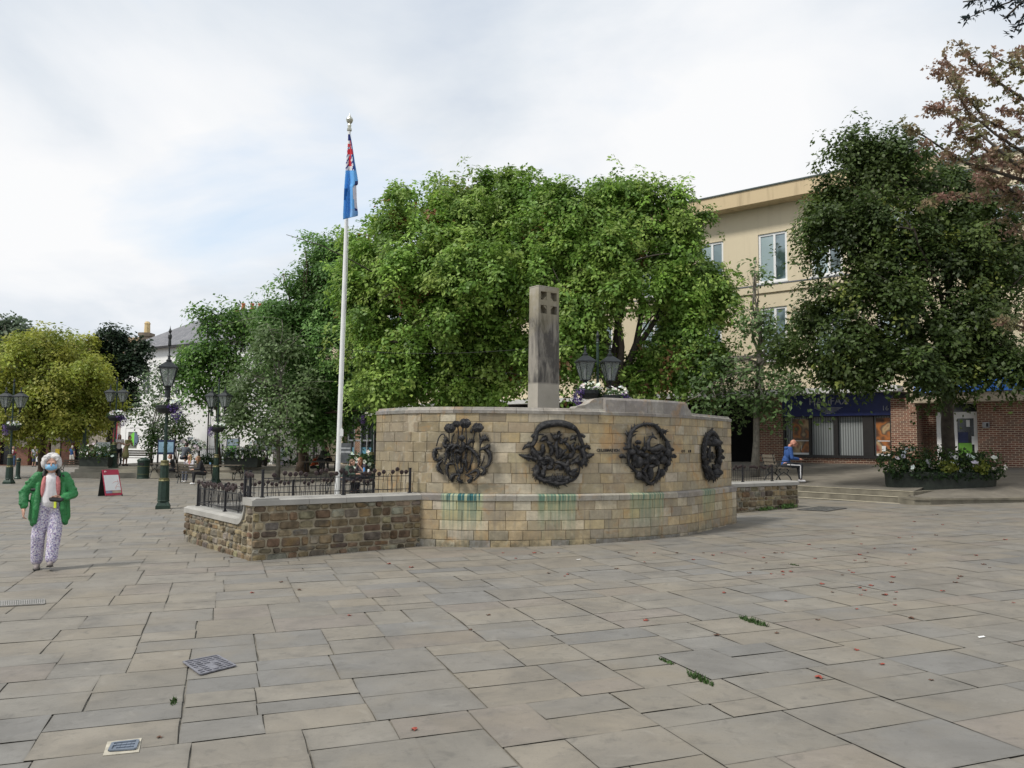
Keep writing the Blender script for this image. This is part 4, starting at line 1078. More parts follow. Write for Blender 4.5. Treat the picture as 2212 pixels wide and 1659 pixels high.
tree('ivy_clad_tree', 'narrow very dark tree with knobbly arms, between the golden tree and the white house', b7, at(240,900,51), L7, bark_d, rg(7), tr=.22, branches=9, boughs=150, sprays=12, per=11, leaf=.20, pal=[(.035,.065,.035),(.05,.085,.042),(.025,.045,.025)], br=.6, sr=.32)
b8 = at(90, 1012, 47); b8.z = -.25
L8 = [PL(110,800,47,115,85,4.6), PL(60,830,46,80,70,4), PL(165,840,46,65,65,4), PL(110,880,46,120,45,4.5), PL(200,880,46,35,40,3), PL(50,915,45,60,30,3), PL(160,915,45.5,60,28,3), PL(15,880,46,50,45,3.6), PL(120,760,47,75,45,3.6)]
tree('golden_tree', 'dome-shaped golden-green tree at the far left', b8, at(95,930,46.5), L8, bark_b, rg(8), tr=.24, branches=12, boughs=400, sprays=15, per=16, leaf=.16, pal=[(.33,.37,.05),(.40,.43,.075),(.27,.33,.05),(.20,.27,.045),(.42,.40,.09)], br=.95, sr=.36, tip=((.40,.24,.10),.04), rmin=.85, rmax=1.02)
b9 = at(-10, 1000, 70); b9.z = -.3
L9 = [PL(5,730,70,45,40), PL(30,720,70,25,28), PL(-20,760,70,50,50), PL(20,770,70,35,30)]
tree('background_tree', 'loose grey-green tree top above the golden tree at the left edge', b9, at(-5,840,70), L9, bark_g, rg(9), tr=.2, branches=8, boughs=80, sprays=14, per=12, leaf=.3, pal=[(.13,.18,.11),(.09,.13,.075),(.17,.21,.13)], br=1.3, sr=.8)
# right side
b10 = at(1630, 1000, 29.5); b10.z = .85
L10 = [PL(1640,690,29,60,60), PL(1580,790,29,80,45), PL(1690,800,29,80,50), PL(1630,870,29,75,30), PL(1540,830,29,60,30), PL(1640,590,29,16,45), PL(1730,700,29,40,40), PL(1520,870,28.5,40,20)]
g10 = tree('rowan_tree', 'thin grey-trunked tree with sparse drooping leaves, in front of the cream building', b10, at(1640,760,29.2), L10, bark_g, rg(10), tr=.125, branches=16, twigs=5, boughs=85, sprays=7, per=9, leaf=.15, pal=[(.12,.20,.07),(.155,.24,.09),(.09,.155,.05)], br=.8, sr=.34, droop=.5)
b11 = at(2045, 1010, 26.6); b11.z = .75
L11 = [PL(1930,420,25,130,120), PL(1840,520,24.5,115,110), PL(2000,560,24.5,140,120), PL(1880,650,24,130,100), PL(2110,520,25,110,130), PL(2050,700,24,130,90), PL(1840,740,24,110,60), PL(1960,790,23.5,150,50), PL(2150,760,24,90,80), PL(1890,350,25,70,65), PL(2140,660,24,95,95), PL(1770,700,24.5,65,50), PL(1780,470,25,60,65), PL(2140,800,23.5,110,48), PL(1990,815,24,90,42), PL(1840,800,24,90,42), PL(1900,520,24,110,110), PL(2060,420,25.5,90,90), PL(2200,560,25,90,120), PL(1745,560,24.5,35,35), PL(1790,430,25,50,55), PL(1850,330,25,50,50), PL(1930,330,25,65,55), PL(1720,760,24.2,45,35), PL(2215,800,23,60,60)]
tree('dark_maple_tree', 'large dark green maple in front of the brick shops on the right', b11, at(2050,800,26), L11, bark_d, rg(11), tr=.22, branches=18, boughs=430, sprays=14, per=22, leaf=.12, pal=DARK, br=.80, sr=.27, tip=((.20,.24,.05),.06), low=-.6)
# red-leaved tree reaching in from the right edge
g = thing('purple_leaved_tree', 'red-brown leaved tree reaching in from the right edge', 'tree', (12.5, 16.5, 0), 'street trees')
rgn = rg(13); mb = MB(); F0 = Vector((12.6, 16.6, 3.2)); mb.tube([(12.5,16.5,-.1), (12.45,16.5,1.5), F0], [.26,.2,.17], 10)
BR = [[(2300,330),(2212,300),(2130,260),(2080,200),(2040,130)], [(2300,360),(2212,330),(2150,290),(2090,240),(2035,150)], [(2300,260),(2212,215),(2160,180),(2110,140),(2060,85)], [(2300,400),(2200,360),(2130,300),(2060,250),(2000,225)],
      [(2300,420),(2180,380),(2080,350),(1990,290),(1945,270)], [(2300,480),(2190,420),(2110,430),(2050,420),(2000,440)], [(2300,460),(2220,440),(2170,400),(2110,340),(2060,310)], [(2300,540),(2230,470),(2190,430),(2150,400),(2110,380)],
      [(2290,210),(2230,160),(2190,140),(2160,130),(2140,120)], [(2300,750),(2240,720),(2190,700),(2150,690)], [(2300,520),(2240,520),(2200,500),(2170,460)], [(2300,330),(2240,260),(2200,240),(2150,240)], [(2300,300),(2220,370),(2160,350),(2100,300),(2040,280)], [(2310,200),(2250,120),(2212,110),(2180,125)]]
Pp = []; Ns = []; Cc = []
rp = np.array([(.30,.18,.14),(.26,.18,.12),(.33,.22,.16),(.24,.20,.11),(.21,.21,.10),(.28,.22,.13)])
for bi, b in enumerate(BR):
    Y = 15.2+rgn.uniform(-1, 1.2); pts = [at(x, y, Y+.25*i*rgn.uniform(-1,1)) for i, (x, y) in enumerate(b)]
    st = F0+Vector((0,0,rgn.uniform(0,.8)))
    mb.tube([st, st.lerp(pts[0], .5)+Vector((0,0,.5)), pts[0]], [.09,.07,.045], 7)
    mb.tube(pts, [.04-.033*i/(len(pts)-1) for i in range(len(pts))], 6)
    for a, c in zip(pts, pts[1:]):
        L = (c-a).length
        for j in range(int(L/.10)):
            q = a.lerp(c, rgn.random()); d = Vector(rgn.normal(0,1,3)); d.z = d.z*.5-.1; d = d.normalized()*rgn.uniform(.06,.34)
            if rgn.random() < .5: mb.tube([q, q+d], [.006,.002], 4)
            n = 30; t = rgn.random((n,1)); base_c = rp[rgn.integers(len(rp))]
            Pp.append(np.array(q)+np.array(d)*t*1.1+rgn.normal(0,.035,(n,3))); Ns.append(np.tile([0,0,1.],(n,1))); Cc.append(base_c*rgn.uniform(.7,1.3,(n,1)))
mb.build('trunk', bark_d, g, smooth=True)
V_, F_, C_ = leaves(np.concatenate(Pp), np.concatenate(Ns), .075, np.concatenate(Cc), rgn, .8); fast_mesh('crown', V_, F_, C_, leaf_m, g)
# dark sprigs at the top right corner
g = thing('overhanging_tree', 'dark blue-green leafy sprigs hanging into the top right corner', 'tree', (11.5, 9.5, 0), 'street trees')
mb = MB(); F0 = Vector((11.5, 9.6, 6.2)); mb.tube([(11.5,9.5,-.1),(11.55,9.55,3),F0], [.25,.2,.14], 10)
Pp = []; Ns = []; Cc = []
for b in ([(2330,-60),(2230,-25),(2180,5),(2120,25),(2085,42)], [(2330,10),(2260,20),(2212,30),(2190,70)], [(2330,80),(2250,90),(2212,110)], [(2330,-90),(2200,-30),(2140,-5),(2080,4)], [(2330,-20),(2212,0),(2170,40)]):
    pts = [at(x, y, 10+.1*i) for i, (x, y) in enumerate(b)]
    mb.tube([F0, F0.lerp(pts[0], .5), pts[0]], [.06,.045,.03], 6); mb.tube(pts, [.022,.016,.012,.008,.004][:len(pts)], 5)
    for a, c in zip(pts, pts[1:]):
        for j in range(int((c-a).length/.045)):
            q = a.lerp(c, rgn.random()); d = Vector(rgn.normal(0,1,3)); d.z = d.z*.4-.5; d = d.normalized()*rgn.uniform(.03,.14)
            n = 8; Pp.append(np.array(q)+np.array(d)*rgn.random((n,1))+rgn.normal(0,.012,(n,3))); Ns.append(np.tile([0,0,1.],(n,1))); Cc.append(np.array((.025,.04,.045))*rgn.uniform(.6,1.3,(n,1)))
mb.build('trunk', bark_d, g, smooth=True)
V_, F_, C_ = leaves(np.concatenate(Pp), np.concatenate(Ns), .075, np.concatenate(Cc), rgn, .9, .35); fast_mesh('crown', V_, F_, C_, leaf_m, g)

# ------------------------------------------------------------------ shrubs and flowers
petal_m = attr_mat('petal', .6, 0, 3, 0, transl=.15)
def foliage(name, parent, boxes, n, leaf, pal, seed, up_bias=.6, mat=None, spread=.8):
    """boxes: list of (centre, radii) ellipsoids filled with leaves"""
    rng = rg(seed); Pn = []; Nn = []
    w = np.array([b[1][0]*b[1][1]*b[1][2] for b in boxes])**.67; w /= w.sum()
    ks = rng.choice(len(boxes), size=n, p=w); d = unit(rng.normal(0,1,(n,3))); r = rng.uniform(.35,1.08,(n,1))**.6
    c = np.array([b[0] for b in boxes])[ks]; rr_ = np.array([b[1] for b in boxes])[ks]
    clump = rng.normal(0,.12,(max(4,n//12),3)); P = c+d*rr_*r+clump[rng.integers(len(clump), size=n)]*rr_
    pal = np.array(pal); C_ = pal[rng.integers(len(pal), size=n)]*rng.uniform(.7,1.3,(n,1))
    V_, F_, C_ = leaves(P, d+np.array([0,0,up_bias]), leaf, np.clip(C_,0,1), rng, spread)
    return fast_mesh(name, V_, F_, C_, mat or leaf_m, parent)
def blooms(name, parent, pts, size, col, seed):
    rng = rg(seed); mb = MB()
    for p in pts:
        n = 5; s = size*rng.uniform(.7,1.25); a0 = rng.uniform(0,6); nn = Vector(rng.normal(0,.5,3))+Vector((0,-.9,.5)); nn.normalize(); t = nn.orthogonal().normalized(); b = nn.cross(t)
        c = tuple(min(1, x*rng.uniform(.85,1.1)) for x in col)
        for i in range(n):
            a = a0+i*2*math.pi/n; e = t*math.cos(a)+b*math.sin(a); f = t*math.cos(a+.6)+b*math.sin(a+.6); h = t*math.cos(a-.6)+b*math.sin(a-.6)
            mb.add([Vector(p), Vector(p)+h*s*.5+nn*s*.15, Vector(p)+e*s*.62+nn*s*.25, Vector(p)+f*s*.5+nn*s*.15], [(0,1,2,3)], col=c)
    return mb.build(name, petal_m, parent)
def rpts(boxes, n, seed, shell=1.0, front=True):
    rng = rg(seed); out = []
    while len(out) < n:
        b = boxes[rng.integers(len(boxes))]; d = unit(rng.normal(0,1,3))
        if front and d[1] > .35: continue
        out.append(tuple(np.array(b[0])+d*np.array(b[1])*shell*rng.uniform(.92,1.06)))
    return out
# ------------------------------------------------------------------ buildings
def streaky(name, col, stain, amt):
    m, nt, b = newmat(name); v = objvec(nt); st = noise(nt, 1.0, 7, objvec(nt, (2.6, 2.6, .25)), .62); bl = noise(nt, .55, 6, v, .6)
    c = mixc(nt, mapr(nt, bl, .4, .7, 0, .25), col, tuple(x*.86 for x in col)); c = mixc(nt, mapr(nt, st, .50, .72, 0, amt), c, stain)
    ln(nt, c, b.inputs['Base Color']); b.inputs['Roughness'].default_value = .9; bump(nt, b, noise(nt, 60, 3, v), .2, .006); MATS[name] = m; return m
render_m = streaky('cream render', (.66,.575,.42), (.45,.38,.27), .30)
cream2 = streaky('ochre cornice', (.58,.46,.29), (.30,.23,.14), .65)
white_pl = plain('white plastic', (.78,.79,.80), .35, var=.03)
white_pt = plain('white paint', (.80,.80,.80), .6, var=.05, scale=1.5)
darkwood = plain('dark frame', (.018,.016,.016), .5, var=.2)
glass, nt, b = newmat('window glass'); b.inputs['Base Color'].default_value = (.34,.43,.46,1); b.inputs['Roughness'].default_value = .08; b.inputs['Specular IOR Level'].default_value = .9
glass_refl, nt, b = newmat('painted reflection glass'); ln(nt, ramp(nt, noise(nt, 1.1, 4, objvec(nt)), [(.42,(.05,.08,.08)), (.58,(.22,.29,.33))]), b.inputs['Base Color']); b.inputs['Roughness'].default_value = .06; b.inputs['Specular IOR Level'].default_value = .9  # dark and pale blotches paint a tree reflection into the pane colour
glassd, nt, b = newmat('dark glass'); b.inputs['Base Color'].default_value = (.02,.024,.028,1); b.inputs['Roughness'].default_value = .08; b.inputs['Specular IOR Level'].default_value = .6
void_m = plain('dark interior', (.012,.012,.013), .9, var=.2, bs=0)
def brick_mat(name, c1, c2, mort, uvscale=1.0):
    m, nt, b = newmat(name)
    uvn = nd(nt, 'ShaderNodeUVMap', uv_map='flat')
    br = nd(nt, 'ShaderNodeTexBrick'); br.inputs['Scale'].default_value = uvscale; ln(nt, uvn.outputs[0], br.inputs['Vector'])
    br.inputs['Color1'].default_value = (*c1,1); br.inputs['Color2'].default_value = (*c2,1); br.inputs['Mortar'].default_value = (*mort,1)
    br.inputs['Brick Width'].default_value = .225; br.inputs['Row Height'].default_value = .075; br.inputs['Mortar Size'].default_value = .009; br.inputs['Bias'].default_value = -.2
    v = objvec(nt); col = mixc(nt, mapr(nt, noise(nt, 3, 6, v), .5, .7, 0, .5), br.outputs[0], tuple(x*.45 for x in c1))
    ln(nt, col, b.inputs['Base Color']); b.inputs['Roughness'].default_value = .85; bump(nt, b, br.outputs['Fac'], -.4, .01)
    return m
brick = brick_mat('red brick', (.215,.085,.055), (.095,.048,.04), (.50,.42,.31))
cb = thing('cream_building', 'long three-storey cream rendered building with shops below, on the right', 'building', CRF.p(3, 0, 0))
F_ = CRF; T0, T1 = -33.0, 24.0; TOPZ = 12.8
wins = [(-.15,1.13,8.82,10.98), (2.16,3.42,8.82,10.98), (-3.05,-1.78,8.82,10.98), (4.9,6.15,8.82,10.98), (-6.1,-4.8,8.82,10.98), (-9,-7.7,8.82,10.98), (-12,-10.7,8.82,10.98), (-15,-13.7,8.82,10.98), (-18,-16.7,8.82,10.98), (-21,-19.7,8.82,10.98), (-24.5,-23.2,8.82,10.98), (-28,-26.7,8.82,10.98),
        (-.10,1.08,5.43,7.74), (2.2,3.5,5.43,7.74), (-3.3,-1.9,5.43,7.74), (4.7,6.0,5.43,7.74), (-6.1,-4.8,5.43,7.74), (-9,-7.7,5.43,7.74), (-12,-10.7,5.43,7.74), (-15,-13.7,5.43,7.74), (-18,-16.7,5.43,7.74), (-21,-19.7,5.43,7.74), (-24.5,-23.2,5.43,7.74), (-28,-26.7,5.43,7.74),
        (7.25,8.45,5.3,6.9)]
mb = MB(); F_.wall(mb, T0, T1, 3.9, TOPZ-.35, wins, 0, .16)
F_.box(mb, T0, T1, -10, -.2, 3.9, TOPZ-.36)
mb.build('wall', render_m, cb)
mb = MB(); F_.box(mb, T0, 6.6, -.1, .07, 8.38, 8.70); F_.box(mb, T0, 6.6, -.1, .09, 8.70, 8.75, mi=1)
mb.build('string_course', [render_m, plain('lead flashing', (.13,.14,.16), .6)], cb)
mb = MB(); F_.box(mb, T0-.3, 7.0, -.5, .75, TOPZ-.62, TOPZ); mb.build('cornice', cream2, cb)
mb = MB(); F_.box(mb, T0-.35, 7.05, -10, .80, TOPZ+.002, TOPZ+.06); F_.box(mb, 7.06, T1, -10, .1, TOPZ-.348, TOPZ-.25); mb.build('roof', plain('roof felt', (.07,.09,.09), .8), cb)
def upvc(fr, par, a, b2, z0, z1, d=-.12, sill=True, mul=(.56,), gl=None):
    w_ = MB(); f = .10
    fr.box(w_, a, b2, d, d+.07, z0, z0+f); fr.box(w_, a, b2, d, d+.07, z1-f, z1); fr.box(w_, a, a+f, d+.001, d+.068, z0+f, z1-f); fr.box(w_, b2-f, b2, d+.001, d+.068, z0+f, z1-f)
    for k in mul: c = a+(b2-a)*k; fr.box(w_, c-.05, c+.05, d+.002, d+.075, z0+f, z1-f)
    if sill: fr.box(w_, a-.05, b2+.05, d+.07, .10, z0-.07, z0-.005)
    o = w_.build('window', white_pl, par)
    es = [a+f*.6]+[a+(b2-a)*k for k in mul]+[b2-f*.6]
    for j in range(len(es)-1):
        g_ = MB(); fr.box(g_, es[j]+.01, es[j+1]-.01, d+.02, d+.035, z0+f*.6, z1-f*.6); g_.build('pane', gl or (glass if j == 0 else glass_refl), o)
    return o
for (a, b2, z0, z1) in wins:
    if a < -20: mul = (.5,)
    o = upvc(F_, cb, a, b2, z0, z1)
# net curtain behind one light
# higher window at the far right, in the taller stair bay
# ground floor: arcade, brick piers, shop fronts
tw0, tw1 = F_.t_at(1693), F_.t_at(1930)
mb = MB()
def bw(fr, t0, t1, z0, z1, d=0.0, holes=(), back=.4):
    fr.wall(mb, t0, t1, z0, z1, holes, d, .12)
    for t in (t0, t1):
        q = [fr.p(t,d,z0), fr.p(t,d-back,z0), fr.p(t,d-back,z1), fr.p(t,d,z1)]; mb.add(q, [(0,1,2,3)], uv=[(0,z0),(back,z0),(back,z1),(0,z1)])
def pier(*a, **k):
    global mb
    mb = MB(); bw(*a, **k); mb.build('brick_pier', brick, cb)
mb.build('dummy', brick, cb) if False else None
pier(F_, F_.t_at(1640), tw0, .6, 3.9)
pier(F_, tw0, tw1, .6, 1.32, .0)
tp1 = F_.t_at(1985)
pier(F_, tw1, tp1, .4, 3.65, .25, back=1.2)
td0, td1 = F_.t_at(2025), F_.t_at(2113)
pier(F_, tp1, td0, .4, 3.9, -.75)
pier(F_, td1, T1, .4, 3.65, .05, back=1.0)
for t0 in (-33, -27.5, -21.5, -15.5, -9.5, -5.2): pier(F_, t0, t0+.6, .0, 3.9, -.02, back=.5)
mb = MB(); F_.box(mb, T0, tw0-.3, -4.2, -4.0, 0, 3.9); F_.box(mb, T0, tw1+.2, -4.0, -.05, 3.885, 3.895)
F_.box(mb, T0, T0+.1, -4, 0, 0, 3.9); mb.build('arcade_recess', void_m, cb)
mb = MB(); F_.box(mb, T0, tw1+.4, -.05, .75, 3.90, 4.13); mb.build('canopy_edge', plain('pale soffit board', (.62,.62,.62), .6, var=.08), cb)
# navy bank front
mb = MB(); t_ = 4.15; mb.tube([F_.p(t_,.06,4.2), F_.p(t_,.06,8.3)], .045, 8); mb.tube([F_.p(t_,.13,8.8), F_.p(t_,.13,12.1)], .045, 8); mb.build('downpipe', plain('grey pipe', (.30,.29,.27), .5), cb)
bf = thing('shop_front', 'navy-fasciaed bank front with four tall windows in the brick ground floor', 'shop front', F_.p((tw0+tw1)/2, 0, 1.1))
navy = plain('navy fascia', (.012,.022,.12), .45, var=.15)
mb = MB(); F_.box(mb, tw0, tw1, -.1, .10, 3.02, 3.89); mb.build('fascia', navy, bf)
ed = [tw0]+[F_.t_at(x) for x in (1750, 1806, 1866)]+[tw1]
edges = [F_.t_at(x) for x in (1697,1748, 1753,1802, 1811,1865, 1888,1924)]
mb = MB(); F_.box(mb, tw0, tw1, -.16, .06, 1.32, 1.44); F_.box(mb, tw0, tw1, -.14, .03, 2.98, 3.02)
xs_ = [tw0]+edges+[tw1]
for a, b2 in ((xs_[0],xs_[1]),(xs_[2],xs_[3]),(xs_[4],xs_[5]),(xs_[6],xs_[7]),(xs_[8],xs_[9])): F_.box(mb, a, b2, -.13, .04, 1.44, 2.98)
fr_ = mb.build('window_frame', darkwood, bf)
def blind_mat():
    m, nt, b = newmat('vertical blind'); v = objvec(nt); wv = nd(nt, 'ShaderNodeTexWave'); wv.bands_direction = 'X'
    mp = nd(nt, 'ShaderNodeMapping'); mp.inputs['Rotation'].default_value = (0,0,F_.rz*-1); ln(nt, v, mp.inputs[0]); ln(nt, mp.outputs[0], wv.inputs[0]); wv.inputs['Scale'].default_value = 3.2; wv.inputs['Distortion'].default_value = .6
    ln(nt, ramp(nt, wv.outputs['Fac'], [(0,(.09,.10,.105)),(.5,(.24,.26,.265)),(1,(.31,.33,.335))]), b.inputs['Base Color']); return m
blind = blind_mat()
pm, nt, b = newmat('printed poster'); v = objvec(nt)
cc = ramp(nt, noise(nt, 1.7, 2, v, .4), [(.36,(.10,.05,.03)), (.46,(.45,.16,.04)), (.54,(.10,.07,.05)), (.62,(.5,.36,.2)), (.7,(.25,.06,.04))]); ln(nt, cc, b.inputs['Base Color']); b.inputs['Roughness'].default_value = .4
for i in range(4):
    a, b2 = edges[2*i], edges[2*i+1]; mb = MB()
    if i in (1, 2):
        F_.box(mb, a, b2, -.14, -.12, 1.44, 2.98); mb.build('window_blind', blind, bf)
    else:
        F_.box(mb, a, b2, -.14, -.12, 1.44, 2.98); mb.build('window_blind', blind, bf)
        pw = MB(); a2 = a+(.28 if i == 0 else .06); F_.box(pw, a2, b2-.02, -.118, -.10, 1.47, 2.92, mi=0); 
        po = pw.build('poster', pm, bf)
        q = MB(); F_.box(q, a2, b2-.02, -.0985, -.095, 1.44, 1.52); F_.box(q, a2+.05, b2-.05, -.0985, -.095, 2.00, 2.03); F_.box(q, a2+.35, b2-.35, -.0985, -.095, 1.62, 1.82)
        q.build('poster_text_band', white_pl, po)
cen = (F_.t_at(1765)+F_.t_at(1822))/2
upv = Vector((0,0,1))
textmesh('lettering', 'HALIFAX', .40, plain('pale lettering', (.36,.38,.44), .5), bf, F_.p(cen, .105, 3.60), F_.d, upv, .02)
mb = MB()
for k in range(6):
    z = 3.34-k*.045; w_ = .62-k*.085; F_.box(mb, cen-w_+.05, cen+w_-.05, .102, .112, z, z+.018)
mb.build('cross_emblem', MATS['pale lettering'], bf)
textmesh('shop_number', '16', .26, MATS['pale lettering'], bf, F_.p(F_.t_at(1916), .105, 3.28), F_.d, upv, .02)
# blue shop with sloping sign
bs = thing('shop_front', 'bright blue canopy sign over a white-framed glass door at the right', 'shop front', F_.p(8, 0, 1.1))
tb0, tb1 = F_.t_at(1990), 14.0
blue = plain('blue sign board', (.02,.15,.55), .4, var=.08)
mb = MB(); mb.add([F_.p(tb0,.95,3.78), F_.p(tb1,.95,3.78), F_.p(tb1,.35,4.75), F_.p(tb0,.35,4.75), F_.p(tb0,.2,3.78), F_.p(tb1,.2,3.78), F_.p(tb1,.2,4.75), F_.p(tb0,.2,4.75)], [(0,1,2,3),(4,7,6,5),(0,3,7,4),(1,5,6,2),(3,2,6,7),(0,4,5,1)]); mb.build('canopy_sign', blue, bs)
sl_up = (F_.p(0,.35,4.75)-F_.p(0,.95,3.78)).normalized()
def onsign(px, f): t = F_.t_at(px); return F_.p(t, .95-.6*f, 3.78+.97*f)+F_.n*.012
textmesh('lettering', 'A', .30, white_pt, bs, onsign(2090, .75), F_.d, sl_up, .01); textmesh('lettering', '22', .34, white_pt, bs, onsign(2120, .38), F_.d, sl_up, .01)
mb = MB(); F_.box(mb, tp1-.05, tb1, .0, .85, 3.42, 3.77); mb.build('soffit', plain('beige soffit', (.40,.34,.25), .8), bs)
mb = MB(); F_.box(mb, td0-.06, td0+.12, -.35, -.22, .8, 3.1); F_.box(mb, td1-.16, td1+.02, -.35, -.22, .8, 3.1); F_.box(mb, td0+.12, td1-.16, -.349, -.221, 2.86, 3.1); tmid = F_.t_at(2062)
F_.box(mb, tmid-.04, tmid+.06, -.345, -.225, .8, 2.86)
dfo = mb.build('door_frame', white_pt, bs)
mb = MB(); F_.box(mb, td0, td1, -.31, -.29, .8, 2.9); F_.box(mb, td0, td1, -.5, -.45, 3.1, 3.42); mb.build('glass_door', glassd, bs)
grn_s = plain('green window film', (.14,.36,.04), .5, var=.1); nvy = plain('navy window film', (.02,.03,.10), .5)
for q in ((td0+.14, tmid-.05, 1.45, 1.95, grn_s), (tmid+.07, td1-.25, 1.45, 1.95, grn_s), (td0+.14, tmid-.05, 1.1, 1.44, nvy), (tmid+.07, td1-.2, 1.1, 1.44, nvy), (tmid+.07, tmid+.4, 1.97, 2.35, nvy)):
    mb = MB(); F_.box(mb, q[0], q[1], -.288, -.280, q[2], q[3]); mb.build('window_film', q[4], bs)
mb = MB(); F_.box(mb, td1-.25, td1-.16, -.27, -.24, 1.9, 2.2); mb.build('door_plate', white_pl, bs); mb = MB(); F_.box(mb, tmid+.35, td1-.3, -.288, -.28, 2.55, 2.8); mb.build('door_notice', white_pl, bs)
ti = F_.t_at(2133); mb = MB(); F_.box(mb, ti-.12, ti+.10, .051, .11, F_.z_at(2133,924), F_.z_at(2133,912)); F_.box(mb, ti+.0, ti+.07, .111, .12, F_.z_at(2133,922), F_.z_at(2133,914), mi=1)
tag(mb.build('entry_phone', [plain('grey steel', (.35,.35,.36), .4, .6), darkwood]), 'grey steel entry phone on the brick wall right of the glass door', 'entry phone')
# pale end pier and glazed front at the far left end of the cream building
tg0, tg1 = F_.t_at(722), F_.t_at(742); mb = MB(); F_.box(mb, tg0-1.2, tg1, -.3, .05, 0, 3.9)
mb.build('end_pier', render_m, cb)
sf = thing('shop_front', 'dark glazed shop front behind the flagpole, at the far end of the cream building', 'shop front', F_.p(tg1+3, 0, 0))
mb = MB(); ta, tb_ = F_.t_at(752), F_.t_at(806)
for k in range(5): t = ta+(tb_-ta)*k/4; F_.box(mb, t-.05, t+.05, -.12, .0, .3, 3.4)
F_.box(mb, ta, tb_, -.119, -.001, 3.3, 3.45); F_.box(mb, ta, tb_, -.119, -.001, 1.9, 2.0); mb.build('window_frame', plain('grey metal frame', (.35,.37,.40), .4, .4), sf)
mb = MB(); F_.box(mb, ta, tb_, -.16, -.13, .3, 3.4); mb.build('shop_window', glassd, sf)
mb = MB(); F_.box(mb, ta+.3, tb_-.3, -.128, -.121, 1.1, 1.5); mb.build('window_film', plain('pale blue film', (.12,.30,.42), .4), sf)
# taller bay at the right with the high window
F2 = Fr(tuple(F_.p(8.0,.18,0)[:2]), (F_.d.x, F_.d.y))
mb = MB(); F2.wall(mb, 0, 10, 4.9, 11.95, [(.35,2.4,9.95,11.2)], 0, .16); F2.box(mb, 0, 10, -.9, -.17, 4.9, 11.9)
mb.add([F2.p(0,0,4.9),F2.p(0,-.9,4.9),F2.p(0,-.9,11.95),F2.p(0,0,11.95)], [(0,1,2,3)]); mb.build('stair_bay', render_m, cb)
upvc(F2, cb, .35, 2.4, 9.95, 11.2, mul=(.35,.7)); mb = MB(); F2.box(mb, -.1, 10.1, -.95, .1, 11.96, 12.05); mb.build('bay_roof', MATS['roof felt'], cb)

# ---- white house with slate roof
slate, nt, b = newmat('slate'); v = objvec(nt, (1,1,1)); uvn = nd(nt, 'ShaderNodeUVMap', uv_map='flat'); br = nd(nt, 'ShaderNodeTexBrick'); ln(nt, uvn.outputs[0], br.inputs[0])
br.inputs['Color1'].default_value = (.13,.135,.15,1); br.inputs['Color2'].default_value = (.19,.19,.205,1); br.inputs['Mortar'].default_value = (.07,.07,.08,1); br.inputs['Scale'].default_value = 1; br.inputs['Brick Width'].default_value = .3; br.inputs['Row Height'].default_value = .22; br.inputs['Mortar Size'].default_value = .012
ln(nt, mixc(nt, mapr(nt, noise(nt, .8, 5, v), .45, .7, 0, .4), br.outputs[0], (.24,.24,.25)), b.inputs['Base Color']); b.inputs['Roughness'].default_value = .7
WH = Fr(tuple(at(262, 900, 60)[:2]), (math.sin(R(57.4)), -math.cos(R(57.4))))
wh = thing('white_house', 'white painted two-storey house with a grey slate roof, left of centre', 'house', WH.p(4, 0, 0))
ez = at(262, 757, 60).z
WL = 16.5
tw = WH.t_at(294); tdw = WH.t_at(272)
lowin = (WH.t_at(270), WH.t_at(300), .95, 2.75)
uw = [(WH.t_at(300), WH.t_at(318), 5.1, 6.9), (WH.t_at(370), WH.t_at(385), 5.0, 7.0), (WH.t_at(412), WH.t_at(428), 5.0, 7.0)]
mb = MB(); WH.wall(mb, 0, WL, -.3, ez, [lowin]+uw, 0, .12)
mb.add([WH.p(0,0,-.3), WH.p(0,-9,-.3), WH.p(0,-9,ez), WH.p(0,0,ez)], [(0,1,2,3)], uv=[(0,0)]*4); mb.add([WH.p(WL,0,-.3), WH.p(WL,-9,-.3), WH.p(WL,-9,ez), WH.p(WL,0,ez)], [(3,2,1,0)], uv=[(0,0)]*4)
mb.add([WH.p(0,-9,-.3), WH.p(WL,-9,-.3), WH.p(WL,-9,ez), WH.p(0,-9,ez)], [(3,2,1,0)], uv=[(0,0)]*4)
WH.box(mb, -.05, WL, .0, .06, 4.35, 4.55); mb.build('wall', white_pt, wh)
rz_ = ez+3.0
mb = MB(); h = 4.5
e = [WH.p(-.35,.35,ez), WH.p(WL+.35,.35,ez), WH.p(WL+.35,-9.35,ez), WH.p(-.35,-9.35,ez)]; r_ = [WH.p(4.2,-h,rz_), WH.p(WL-4.2,-h,rz_)]
mb.add([e[0],e[1],r_[1],r_[0]], [(0,1,2,3)], uv=[(0,0),(WL,0),(WL-4,5.5),(4,5.5)]); mb.add([e[1],e[2],r_[1]], [(0,1,2)], uv=[(0,0),(9,0),(4.5,5.5)]); mb.add([e[2],e[3],r_[0],r_[1]], [(0,1,2,3)], uv=[(0,0),(WL,0),(WL-4,5.5),(4,5.5)]); mb.add([e[3],e[0],r_[0]], [(0,1,2)], uv=[(0,0),(9,0),(4.5,5.5)])
mb.build('roof', slate, wh)
mb = MB(); WH.box(mb, -.36, WL+.36, .30, .42, ez-.16, ez-.01); mb.tube([WH.p(WL*.62,.12,0), WH.p(WL*.62,.12,ez-.2)], .05, 6); mb.build('gutter', darkwood, wh)
